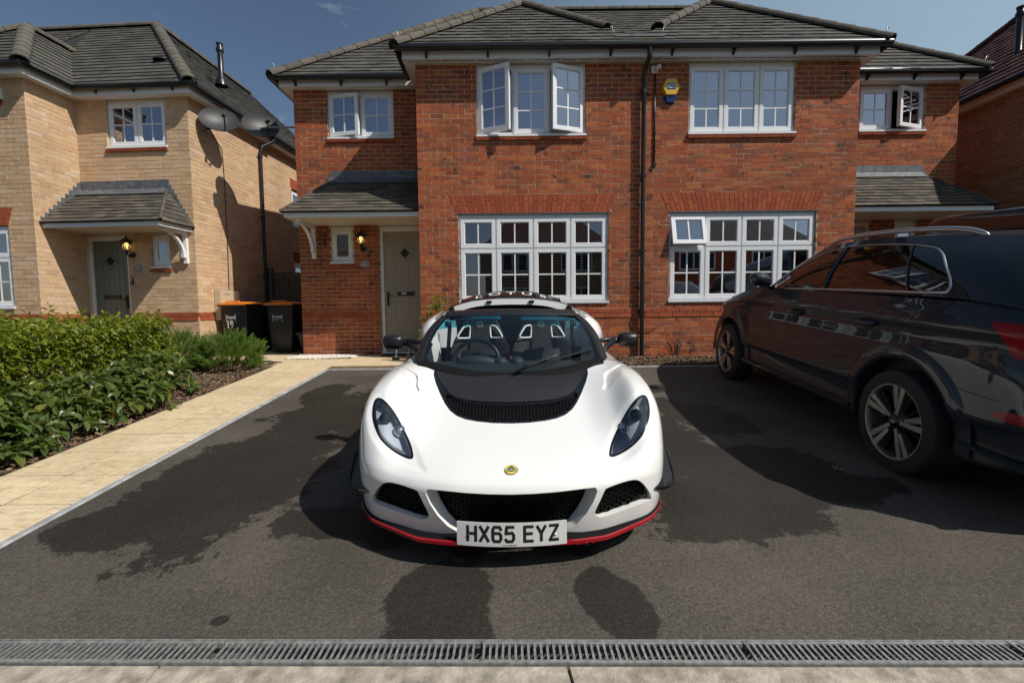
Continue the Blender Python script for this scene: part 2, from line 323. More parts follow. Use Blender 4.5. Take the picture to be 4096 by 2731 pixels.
# far ground, one sheet to the horizon
mesh_obj('ground', [(-400, -400, -.75), (400, -400, -.75), (400, 500, -.75), (-400, 500, -.75)], [(0, 1, 2, 3)], M['ground'])['kind'] = 'structure'
# driveway, sloped
ys = [1.745, 2.5, 3.5, 4.5, 5.5, 6.3, 6.85]; mb = MB()
mb.grid([[(x, dy(x, y) if i == 0 else y, drive_z(y)) for x in (-2.70, 0, 4, 16)] for i, y in enumerate(ys)])
mb.build('driveway', M['asphalt'])['kind'] = 'structure'
# street behind the drain: concrete slabs, then carriageway
mb = MB(); mb.box(-14, 14, -2.2, .98, -.7, -.520); mb.build('street_pavement', M['asphalt'])['kind'] = 'structure'
stp = bpy.data.objects['street_pavement']
jx = [-4.6, -3.0, -1.30, .19, 1.98, 3.6, 5.2]
for i in range(len(jx)-1):
    mb = MB(); a, c = jx[i]+.006, jx[i+1]-.006
    z = drive_z(1.6)+.004
    mb.hexa([(a+.10, .6, z-.2), (c+.10, .6, z-.2), (c, dy(c, 1.612), z-.2), (a, dy(a, 1.612), z-.2), (a+.10, .6, z-.02), (c+.10, .6, z-.02), (c, dy(c, 1.612), z), (a, dy(a, 1.612), z)])
    mb.build('concrete_slab', M['concrete'], stp)
mesh_obj('street', [(-60, -9.5, -.56), (60, -9.5, -.56), (60, -2.2, -.56), (-60, -2.2, -.56)], [(0, 1, 2, 3)], M['asphalt'])['kind'] = 'structure'
mesh_obj('far_pavement', [(-60, -11.2, -.50), (60, -11.2, -.50), (60, -9.5, -.50), (-60, -9.5, -.50)], [(0, 1, 2, 3)], M['concrete'])['kind'] = 'structure'
# land under and around the houses
mesh_obj('terrace', [(-30, 6.86, -.09), (30, 6.86, -.09), (30, 40, -.09), (-30, 40, -.09)], [(0, 1, 2, 3)], M['ground'])['kind'] = 'structure'

# --- drain channel with a slotted galvanised grating
drn = thing('drainage_channel', 'galvanised slotted channel drain running across the foot of the driveway', 'drain', (0, 1.68, drive_z(1.68)), world_coords=True)
zt = drive_z(1.68)+.003
mb = MB()
for (y0, y1, a, c) in ((1.735, 1.742, .003, -.12), (1.620, 1.627, .003, -.12)):
    p = lambda x, y, z: (x, dy(x, y), zt+z)
    mb.hexa([p(-5, y0, c), p(5, y0, c), p(5, y1, c), p(-5, y1, c), p(-5, y0, a), p(5, y0, a), p(5, y1, a), p(-5, y1, a)])
mb.build('channel_side', M['galv'], drn)
mb = MB(); mb.hexa([p(-5, 1.622, -.13), p(5, 1.622, -.13), p(5, 1.74, -.13), p(-5, 1.74, -.13), p(-5, 1.622, -.12), p(5, 1.622, -.12), p(5, 1.74, -.12), p(-5, 1.74, -.12)])
mb.build('channel_floor', mat('silt', (.012, .010, .008), .9), drn)
gx = [-4.13, -3.13, -2.13, -1.13, -.13, .87, 1.87, 2.87, 3.87]
bar_me = None
for g0 in gx[:-1]:
    g1 = g0+1.0
    if g1 < -2.6 or g0 > 3.5: continue
    mb = MB()
    for (y0, y1) in ((1.722, 1.734), (1.628, 1.640)):
        mb.hexa([p(g0+.003, y0, -.02), p(g1-.003, y0, -.02), p(g1-.003, y1, -.02), p(g0+.003, y1, -.02), p(g0+.003, y0, 0), p(g1-.003, y0, 0), p(g1-.003, y1, 0), p(g0+.003, y1, 0)])
    gr = mb.build('grating', M['galv'], drn)
    k = 0; x = g0+.012
    while x < g1-.02:
        if bar_me is None:
            q = MB(); q.hexa([(-.0028, -.041, -.009), (.0028, -.041, -.009), (.0028, .041, -.009), (-.0028, .041, -.009), (-.0045, -.041, 0), (.0045, -.041, 0), (.0045, .041, 0), (-.0045, .041, 0)])
            b0 = q.build('bar', M['galv']); bar_me = b0.data; bpy.data.objects.remove(b0)
        if -3.25 < x < 3.35:
            o = bpy.data.objects.new('bar', bar_me); link(o, gr); o.location = Vector((x, dy(x, 1.681), zt-.002))-Vector(OFF[drn.name])
        x += .0240
# leaf litter caught in the channel
mb = MB()
for i in range(420):
    x = random.uniform(-2.2, 2.2); y = dy(x, random.uniform(1.63, 1.73)); z = zt-.118+random.uniform(0, .05); a = random.uniform(0, 6); s_ = random.uniform(.006, .016)
    v = [Vector((math.cos(a+t)*s_*w, math.sin(a+t)*s_*w, random.uniform(-.004, .004)))+Vector((x, y, z)) for t, w in ((0, 1.6), (1.6, .6), (3.1, 1.6), (4.7, .6))]
    mb.add(v, [(0, 1, 2, 3)])
o = mb.build('leaf_litter', piece_mat('dry_leaves', [(.16, .07, .03), (.22, .13, .06), (.06, .04, .025), (.30, .20, .10)], bump=None)); tag(o, 'dry leaves and grit lying inside the slotted drain', 'leaves', kind='stuff')

# --- riven paving path, two slabs wide, and its edging
path = MB(); path.grid([[(x, y, drive_z(y)-.0045) for x in (-3.665, -2.765)] for y in (1.2, 3, 5, 6.74)])
path.grid([[(x, y, drive_z(y)-.0055) for x in (-3.665, -1.0)] for y in (6.74, 7.22, 7.66)])
path.add([(-5.9, 7.66, -.0045), (-1.0, 7.66, -.0045), (-1.0, 10.6, -.0045), (-5.9, 10.6, -.0045)], [(0, 1, 2, 3)])
path = path.build('garden_path', M['joint']); path['kind'] = 'structure'
def slab(x0, x1, y0, y1):
    g = .0065; x0 += g; x1 -= g; y0 += g; y1 -= g; c = .004; j = lambda: random.uniform(-.002, .002)
    z0_, z1_ = drive_z(y0), drive_z(y1); cx, cy, cz = (x0+x1)/2, (y0+y1)/2, (z0_+z1_)/2
    q = MB(); b = [(x0, y0, z0_-.03), (x1, y0, z0_-.03), (x1, y1, z1_-.03), (x0, y1, z1_-.03)]
    m_ = [(x0, y0, z0_-.006), (x1, y0, z0_-.006), (x1, y1, z1_-.006), (x0, y1, z1_-.006)]
    t = [(x0+c, y0+c, z0_+j()), (x1-c, y0+c, z0_+j()), (x1-c, y1-c, z1_+j()), (x0+c, y1-c, z1_+j())]
    q.add(b+m_+t, [(0, 1, 5, 4), (1, 2, 6, 5), (2, 3, 7, 6), (3, 0, 4, 7), (4, 5, 9, 8), (5, 6, 10, 9), (6, 7, 11, 10), (7, 4, 8, 11), (8, 9, 10, 11)])
    q.v = [(a-cx, b_-cy, c_-cz) for a, b_, c_ in q.v]
    o = q.build('slab', M['slab'], path); o.location = (cx, cy, cz)
y = 2.87-3*.43
while y < 6.8:
    slab(-3.665, -3.20, y, y+.43); slab(-3.20, -2.765, y, y+.43); y += .43
yt = y
for r_, (ya, yb) in enumerate(((yt, 7.22), (7.22, 7.66))):
    x = -3.665 if r_ == 0 else -5.6; x -= .0
    while x < -1.05: slab(x, min(x+.60 if r_ else x+.45, -1.0), ya, yb); x += .60 if r_ else .45
for r_ in range(3):
    x = -2.82
    while x < -1.5: slab(x, min(x+.45, -1.5), 7.66+r_*.37, 7.66+(r_+1)*.37); x += .45
for (xa, xb) in ((-3.945, -3.40), (-3.40, -2.825)): slab(xa, xb, 7.66, 8.09)
for r_ in range(6):
    x = -5.6
    while x < -3.95: slab(x, x+.55, 7.66+r_*.45, 7.66+(r_+1)*.45); x += .55
edg = MB(); edg.grid([[(x, y, drive_z(y)-.03) for x in (-2.765, -2.70)] for y in (1.2, 4, 6.86)]); edg = edg.build('path_edging', M['soil']); edg['kind'] = 'structure'
def kerb(p0, p1, w=.058, top=.006):
    p0, p1 = Vector(p0), Vector(p1); d = (p1-p0).normalized(); p0 += d*.003; p1 -= d*.003; s_ = d.cross(Vector((0, 0, 1))).normalized()*w/2; u = Vector((0, 0, 1))
    q = MB(); b = [p0-s_, p0+s_, p1+s_, p1-s_]; i = .008
    q.add([a-u*.05 for a in b]+[a+u*(top-i) for a in b]+[p0-s_*.75+u*top, p0+s_*.75+u*top, p1+s_*.75+u*top, p1-s_*.75+u*top],
          [(0, 1, 5, 4), (1, 2, 6, 5), (2, 3, 7, 6), (3, 0, 4, 7), (4, 5, 9, 8), (5, 6, 10, 9), (6, 7, 11, 10), (7, 4, 8, 11), (8, 9, 10, 11)])
    q.build('kerb_stone', M['kerb'], edg)
y = 1.35
while y < 6.8: kerb((-2.732, y, drive_z(y)), (-2.732, min(y+.915, 6.85), drive_z(min(y+.915, 6.85)))); y += .915
x = -2.76
while x < 5.6: kerb((x, 6.875, drive_z(6.85)), (min(x+.915, 5.7), 6.875, drive_z(6.85)), w=.05, top=.008); x += .915

# --- planting beds: soil with bark mulch
def bed(name, x0, x1, y0, y1, hz, nx, ny, amp=.03):
    P = [[(x0+(x1-x0)*i/nx, y0+(y1-y0)*j/ny, hz(x0+(x1-x0)*i/nx, y0+(y1-y0)*j/ny)+random.uniform(-amp, amp)*(0 if i in (0, nx) or j in (0, ny) else 1)) for i in range(nx+1)] for j in range(ny+1)]
    o = MB().grid(P).build(name, M['soil'], smooth=True); o['kind'] = 'structure'
bed('planting_bed', -11, -3.668, 1.0, 7.9, lambda x, y: drive_z(y)-.012+.03*min(1, max(0, -3.66-x)), 40, 60)
bed('mulch_bed', -1.0, 5.6, 6.905, 7.79, lambda x, y: drive_z(y)+.0+.035*max(0, 1-abs(y-7.35)/.4), 40, 8, .02)
M['bark'] = piece_mat('bark_chips', [(.12, .065, .035), (.20, .115, .065), (.07, .042, .028), (.27, .175, .105), (.15, .085, .05), (.33, .25, .17)], bump=(80, .4, .003))
def chips(name, label, n, sx, sy, hz, size=(.012, .035)):
    mb = MB()
    for i in range(n):
        x, y = random.uniform(*sx), random.uniform(*sy); z = hz(x, y)+random.uniform(.0, .028); l_ = random.uniform(*size); w = l_*random.uniform(.2, .45); h = .004
        Mx = Matrix.Translation((x, y, z)) @ Matrix.Rotation(random.uniform(0, 6.3), 4, 'Z') @ Matrix.Rotation(random.gauss(0, .35), 4, 'X') @ Matrix.Rotation(random.gauss(0, .35), 4, 'Y')
        i0 = len(mb.v); mb.hexa([(-l_, -w, -h), (l_, -w*.6, -h), (l_*.8, w, -h), (-l_*.9, w*.7, -h), (-l_*.9, -w, h), (l_*.9, -w*.6, h), (l_*.7, w, h), (-l_*.8, w*.6, h)]); mb.xf(Mx, i0)
    o = mb.build(name, M['bark']); tag(o, label, 'bark mulch', kind='stuff')
chips('bark_mulch', 'brown bark chips under the shrubs beside the paved path', 5200, (-5.2, -3.68), (2.6, 7.3), lambda x, y: drive_z(y)-.015+.03*min(1, max(0, -3.66-x)))
chips('bark_mulch', 'brown bark chips along the foot of the red brick wall', 5200, (-.9, 5.5), (6.93, 7.77), lambda x, y: drive_z(y)+.035*max(0, 1-abs(y-7.35)/.4))
# white gravel under the small window of the red house
mb = MB()
oct_ = [Vector((1, 0, 0)), Vector((-1, 0, 0)), Vector((0, 1, 0)), Vector((0, -1, 0)), Vector((0, 0, 1)), Vector((0, 0, -1))]; of = [(0, 2, 4), (2, 1, 4), (1, 3, 4), (3, 0, 4), (2, 0, 5), (1, 2, 5), (3, 1, 5), (0, 3, 5)]
for i in range(2600):
    t = random.random(); x = -3.95+1.15*t; y = random.uniform(8.08+.5*max(0, t-.55), 8.75); r_ = random.uniform(.008, .018)
    c = Vector((x, y, random.uniform(.0, .018))); mb.add([c+Vector((v.x*random.uniform(.7, 1.3), v.y*random.uniform(.7, 1.3), v.z*random.uniform(.5, .9)))*r_ for v in oct_], of)
tag(mb.build('white_gravel', piece_mat('white_stone', [(.72, .66, .58), (.80, .76, .70), (.60, .53, .45), (.76, .70, .62)], bump=None)), 'white decorative gravel below the small window of the red house', 'gravel', kind='stuff')
# ------------------------------------------------------------------ building kit
class Fr:
    """a wall plane: u along it, z up, d outwards"""
    def __init__(s, O, U, N): s.O, s.U, s.N = Vector(O), Vector(U).normalized(), Vector(N).normalized()
    def p(s, u, z, d=0.0): return s.O+s.U*u+Vector((0, 0, z))+s.N*d
    def box(s, mb, u0, u1, z0, z1, d0, d1):
        return mb.hexa([s.p(u0, z0, d1), s.p(u1, z0, d1), s.p(u1, z0, d0), s.p(u0, z0, d0), s.p(u0, z1, d1), s.p(u1, z1, d1), s.p(u1, z1, d0), s.p(u0, z1, d0)])
class House:
    def __init__(s, name, label, loc, rot=0, world=True):
        s.root = thing(name, label, 'house', loc, (0, 0, rot), world_coords=world); s.bricks = []; s.tiles = []
        s.Mw = Matrix.Translation(loc) @ Matrix.Rotation(rot, 4, 'Z') if not world else Matrix.Identity(4)
    def part(s, mb, name, m, parent=None, **k): return mb.build(name, m, parent or s.root, **k)
CH, BL, BH, BM = .075, .225, .065, .215
BLOCKED = [(1400, 1150, 2720, 2300), (2780, 980, 4096, 2400), (0, 1150, 720, 2000)]      # where the parked cars and the hedge stand in front
def brick_wall(H, name, fr, L_, z0, z1, holes, mt, mortar, band=None, start=0, thick=.1, arches=()):
    # mortar slab, cut round the openings
    us = sorted({0, L_, *[h[0] for h in holes], *[h[1] for h in holes]}); us = [u for u in us if 0 <= u <= L_]
    zs = sorted({z0, z1, *[min(max(h[2], z0), z1) for h in holes], *[min(max(h[3], z0), z1) for h in holes]})
    inside = lambda u, z: any(h[0] < u < h[1] and h[2] < z < h[3] for h in holes)
    mb = MB()
    for i in range(len(us)-1):
        for j in range(len(zs)-1):
            u, z = (us[i]+us[i+1])/2, (zs[j]+zs[j+1])/2
            if inside(u, z) or us[i+1]-us[i] < 1e-5 or zs[j+1]-zs[j] < 1e-5: continue
            mb.add([fr.p(us[i], zs[j], -.0035), fr.p(us[i+1], zs[j], -.0035), fr.p(us[i+1], zs[j+1], -.0035), fr.p(us[i], zs[j+1], -.0035)], [(0, 1, 2, 3)])
    for (a, b, c, e) in [h[:4] for h in holes]:
        for (q0, q1) in (((a, c), (a, e)), ((b, e), (b, c)), ((a, e), (b, e)), ((b, c), (a, c))):
            mb.add([fr.p(*q0, -.0035), fr.p(*q1, -.0035), fr.p(*q1, -thick), fr.p(*q0, -thick)], [(0, 1, 2, 3)])
    w = H.part(mb, name, mortar)
    k = 0; z = z0
    while z < z1-.02:
        zt_ = min(z+BH, z1); zc = (z+zt_)/2
        m_ = (band(zc) if band else None) or mt
        prd = .012 if (band and band(zc)) else 0
        u = -(start+(k % 2)*BL/2) % BL - BL
        while u < L_:
            segs = [(max(u, 0), min(u+BM, L_))]
            for h in holes:
                if h[3] <= z+.004 or h[2] >= zt_-.004: continue
                ns = []
                for (a, b) in segs:
                    if h[1] <= a or h[0] >= b: ns.append((a, b)); continue
                    if a < h[0]: ns.append((a, h[0]))
                    if b > h[1]: ns.append((h[1], b))
                segs = ns
            for (x0, x1, y0, y1, sk) in arches:      # splayed heads: (u0,u1,z0,z1,skew)
                if zt_ <= y0+.004 or z >= y1-.004: continue
                e = sk*(zc-y0)/(y1-y0); ns = []
                for (a, b) in segs:
                    if x1+e <= a or x0-e >= b: ns.append((a, b)); continue
                    if a < x0-e: ns.append((a, x0-e))
                    if b > x1+e: ns.append((x1+e, b))
                segs = ns
            for (a, b) in segs:
                if b-a > .02: H.bricks.append((w, fr, a, b, z, zt_, m_, prd, thick))
            u += BL
        z += CH; k += 1
    return w
def arch(H, w, fr, u0, u1, z0, z1, skew, n, mt=None):
    """flat arch of soldier bricks, splayed"""
    for i in range(n):
        t0, t1 = i/n, (i+1)/n; g = .004
        a0, a1 = u0+(u1-u0)*t0+g, u0+(u1-u0)*t1-g; b0, b1 = u0-skew+(u1-u0+2*skew)*t0+g, u0-skew+(u1-u0+2*skew)*t1-g
        cut = (.62 if i % 2 else .40); zm = z0+(z1-z0)*cut; c0, c1 = a0+(b0-a0)*cut, a1+(b1-a1)*cut
        for (p0, p1, q0, q1, za, zb) in ((a0, a1, c0, c1, z0, zm-g), (c0, c1, b0, b1, zm+g, z1)):
            mb = MB(); d = .004+random.uniform(0, .003)
            mb.hexa([fr.p(p0, za, d), fr.p(p1, za, d), fr.p(p1, za, -.1), fr.p(p0, za, -.1), fr.p(q0, zb, d), fr.p(q1, zb, d), fr.p(q1, zb, -.1), fr.p(q0, zb, -.1)])
            H.part(mb, 'voussoir', mt or M['redplain'], w)
BVAR = {}
def finish_bricks(H, nmax=300):
    score = []
    for i, (w, fr, a, b, z, zt_, m_, prd, th) in enumerate(H.bricks):
        if abs(b-a-BM) > 1e-4 or abs(zt_-z-BH) > 1e-4: continue
        c = H.Mw @ fr.p((a+b)/2, (z+zt_)/2, 0); q = pixel(c)
        if q is None or not (20 < q[0] < 4070 and 20 < q[1] < 2700) or any(x0 < q[0] < x1 and y0 < q[1] < y1 for x0, y0, x1, y1 in BLOCKED): continue
        score.append(((c-Vector((0, 0, EYE))).length, i))
    score.sort(); pick = {i for _, i in score[:nmax]}
    mb = MB(); mats = []
    for i, (w, fr, a, b, z, zt_, m_, prd, th) in enumerate(H.bricks):
        j = lambda s_=.0022: random.uniform(-s_, s_)
        if i in pick:
            v = random.randrange(5); key = (tuple(fr.U), tuple(fr.N), m_.name, v, prd > 0)
            if key not in BVAR:
                q = MB(); f0 = Fr((0, 0, 0), fr.U, fr.N); d = prd+j(.0016)
                q.add([f0.p(-BM/2+j(), -BH/2+j(), d), f0.p(BM/2+j(), -BH/2+j(), d), f0.p(BM/2+j(), BH/2+j(), d), f0.p(-BM/2+j(), BH/2+j(), d),
                       f0.p(-BM/2, -BH/2, -th), f0.p(BM/2, -BH/2, -th), f0.p(BM/2, BH/2, -th), f0.p(-BM/2, BH/2, -th)], [(0, 1, 2, 3), (0, 4, 5, 1), (1, 5, 6, 2), (2, 6, 7, 3), (3, 7, 4, 0)])
                o = q.build('brick', m_); BVAR[key] = o.data; bpy.data.objects.remove(o)
            o = bpy.data.objects.new('brick', BVAR[key]); link(o, w); loc = fr.p((a+b)/2, (z+zt_)/2, 0)
            off = root_off(w); o.location = loc-Vector(off) if off is not None else loc
        else:
            if m_ not in mats: mats.append(m_)
            mb.cur = mats.index(m_); d = prd+j(.0016)
            mb.add([fr.p(a+j(), z+j(), d), fr.p(b+j(), z+j(), d), fr.p(b+j(), zt_+j(), d), fr.p(a+j(), zt_+j(), d), fr.p(a, z, -th), fr.p(b, z, -th), fr.p(b, zt_, -th), fr.p(a, zt_, -th)],
                   [(0, 1, 2, 3), (0, 4, 5, 1), (1, 5, 6, 2), (2, 6, 7, 3), (3, 7, 4, 0)])
    o = H.part(mb, 'brickwork', mats if len(mats) > 1 else mats[0]); o['kind'] = 'stuff'
def clip_poly(sub, cl):
    out = sub
    for i in range(len(cl)):
        (ax, ay), (bx, by) = cl[i], cl[(i+1) % len(cl)]; ins = lambda p: (bx-ax)*(p[1]-ay)-(by-ay)*(p[0]-ax) >= -1e-9
        res = []
        for j in range(len(out)):
            p, q = out[j], out[(j+1) % len(out)]; ip, iq = ins(p), ins(q)
            if ip: res.append(p)
            if ip != iq:
                d1 = (bx-ax)*(p[1]-ay)-(by-ay)*(p[0]-ax); d2 = (bx-ax)*(q[1]-ay)-(by-ay)*(q[0]-ax); t = d1/(d1-d2)
                res.append((p[0]+(q[0]-p[0])*t, p[1]+(q[1]-p[1])*t))
        out = res
        if not out: return []
    return out
def area2(p): return abs(sum(p[i][0]*p[(i+1) % len(p)][1]-p[(i+1) % len(p)][0]*p[i][1] for i in range(len(p))))/2
TVAR = {}
def tile_plane(H, roof, pts, gauge=.19, width=.165, mt=None, over=.03, th=.014, lift=.020):
    """lay tiles over a convex roof face given by 3d points (counter-clockwise seen from outside)"""
    P = [Vector(p) for p in pts]; n = (P[1]-P[0]).cross(P[2]-P[0]).normalized()
    if n.z < 0: P = P[::-1]; n = -n
    U = Vector((-n.y, n.x, 0)); U = U.normalized(); V = n.cross(U)
    if V.z < 0: U, V = -U, -V
    O = min(P, key=lambda p: p.dot(V)); poly = [((p-O).dot(U), (p-O).dot(V)) for p in P]
    if sum(poly[i][0]*poly[(i+1) % len(poly)][1]-poly[(i+1) % len(poly)][0]*poly[i][1] for i in range(len(poly))) < 0: poly = poly[::-1]
    ext = [(x, y-over if y < 1e-3 else y) for x, y in poly]
    umin, umax = min(x for x, _ in poly), max(x for x, _ in poly); vmax = max(y for _, y in poly)
    k = 0; v = -over
    while v < vmax:
        u = umin-(.5*width if k % 2 else 0)-random.uniform(0, .01)
        while u < umax:
            full = [(u+.002, v), (u+width-.002, v), (u+width-.002, v+gauge*1.22), (u+.002, v+gauge*1.22)]
            c = clip_poly(full, ext)
            if len(c) >= 3 and area2(c) > .0008: H.tiles.append((roof, O, U, V, n, c, v, gauge*1.22, th, lift, mt or M['tile'], len(c) == 4 and abs(area2(c)-area2(full)) < 1e-7, (u+width/2, v, width, gauge)))
            u += width
        v += gauge; k += 1
def tile_mesh(mb, O, U, V, n, c, v0, ln, th, lift, jit):
    bot = [O+U*x+V*y+n*(lift*max(0, 1-(y-v0)/ln)+jit) for x, y in c]; top = [p+n*th for p in bot]; m = len(c)
    mb.add(top+bot, [tuple(range(m))]+[(i+m, (i+1) % m+m, (i+1) % m, i) for i in range(m)])
def finish_tiles(H, nmax=300, name='tile'):
    sc = []
    for i, t in enumerate(H.tiles):
        if not t[11]: continue
        u, v, w, g = t[12]; c = H.Mw @ (t[1]+t[2]*u+t[3]*(v+g/2)); q = pixel(c)
        if q is None or not (20 < q[0] < 4070 and 10 < q[1] < 2700): continue
        if any(x0 < q[0] < x1 and y0 < q[1] < y1 for x0, y0, x1, y1 in BLOCKED): continue
        nv = ((H.Mw.to_3x3() @ t[4]).dot((Vector((0, 0, EYE))-c).normalized()))
        if nv < .05: continue
        sc.append((-nv*w*g/(c.length**2), i))
    sc.sort(); pick = {i for _, i in sc[:nmax]}; mb = MB(); mats = []
    for i, (roof, O, U, V, n, c, v0, ln, th, lift, mt, full, (u, v, w, g)) in enumerate(H.tiles):
        if i in pick:
            k = random.randrange(3); key = (tuple(round(x, 4) for x in (*U, *n)), w, g, mt.name, k)
            if key not in TVAR:
                q = MB(); tile_mesh(q, Vector((0, 0, 0)), U, V, n, [(-w/2+.002, 0), (w/2-.002, 0), (w/2-.002, ln), (-w/2+.002, ln)], 0, ln, th, lift, random.uniform(-.002, .004))
                o = q.build(name, mt); TVAR[key] = o.data; bpy.data.objects.remove(o)
            o = bpy.data.objects.new(name, TVAR[key]); link(o, roof); loc = O+U*u+V*v; off = root_off(roof); o.location = loc-Vector(off) if off is not None else loc
        else:
            if mt not in mats: mats.append(mt)
            mb.cur = mats.index(mt); tile_mesh(mb, O, U, V, n, c, v0, ln, th, lift, random.uniform(-.002, .004))
    if mb.v: H.part(mb, 'roof_tiling', mats if len(mats) > 1 else mats[0])['kind'] = 'stuff'
def ridge_tiles(H, roof, a, b, r=.115, ln=.32, up=.02, mt=None):
    a, b = Vector(a), Vector(b); d = (b-a); n = max(1, round(d.length/ln)); d = d/n; dn = d.normalized()
    s_ = dn.cross(Vector((0, 0, 1))).normalized(); u = s_.cross(dn).normalized(); me = None
    for i in range(n):
        if me is None:
            q = MB(); P = []
            for t, rr in ((-.02, r*1.06), (1.0, r*.97)):
                P.append([d*t+s_*math.cos(x)*rr+u*(math.sin(x)*rr*.75) for x in np.linspace(-.25, PI+.25, 10)])
            q.grid(P); q.add(P[0]+[p*1.0-u*.018 for p in P[0]], [(k, k+1, 11+k, 10+k) for k in range(9)])
            o = q.build('ridge_tile', mt or M['ridge'], smooth=False); me = o.data; bpy.data.objects.remove(o)
        o = bpy.data.objects.new('ridge_tile', me); link(o, roof); loc = a+d*i+u*up; off = root_off(roof); o.location = loc-Vector(off) if off is not None else loc
def deck(H, faces, name='roof'):
    mb = MB()
    for f in faces: mb.add([Vector(p)-Vector((0, 0, .012)) for p in f], [tuple(range(len(f)))])
    return H.part(mb, name, M['deck'])
def gutter(H, pts, r=.055):
    g = MB().tube(pts, r, 10).build('gutter', M['blackpvc'], H.root, auto=R(50))
    return g
def gutter_brackets(H, g, fr_pts, step=.9):
    for (a, b, nrm) in fr_pts:
        a, b, nrm = Vector(a), Vector(b), Vector(nrm); L_ = (b-a).length; k = max(1, int(L_/step))
        for i in range(k):
            c = a+(b-a)*((i+.5)/k); t = (b-a).normalized()*.018
            mb = MB(); q = [c-t, c+t]; mb.add([q[0]+Vector((0, 0, -.045)), q[1]+Vector((0, 0, -.045)), q[1]-nrm*.085+Vector((0, 0, -.125)), q[0]-nrm*.085+Vector((0, 0, -.125)), q[0]-nrm*.09+Vector((0, 0, .0)), q[1]-nrm*.09+Vector((0, 0, .0))], [(0, 1, 2, 3), (0, 3, 4), (1, 5, 2), (3, 2, 5, 4)])
            H.part(mb, 'gutter_bracket', M['blackpvc'], g)
def board(H, name, pts, z0, z1, t, m):
    """vertical board following a plan polyline; t = thickness outwards-normal vectors given as pairs"""
    mb = MB()
    for (a, b, nrm) in pts:
        a, b, nrm = Vector((*a, 0)), Vector((*b, 0)), Vector((*nrm, 0))*t
        mb.hexa([a+Vector((0, 0, z0)), b+Vector((0, 0, z0)), b+nrm+Vector((0, 0, z0)), a+nrm+Vector((0, 0, z0)), a+Vector((0, 0, z1)), b+Vector((0, 0, z1)), b+nrm+Vector((0, 0, z1)), a+nrm+Vector((0, 0, z1))])
    return H.part(mb, name, m)
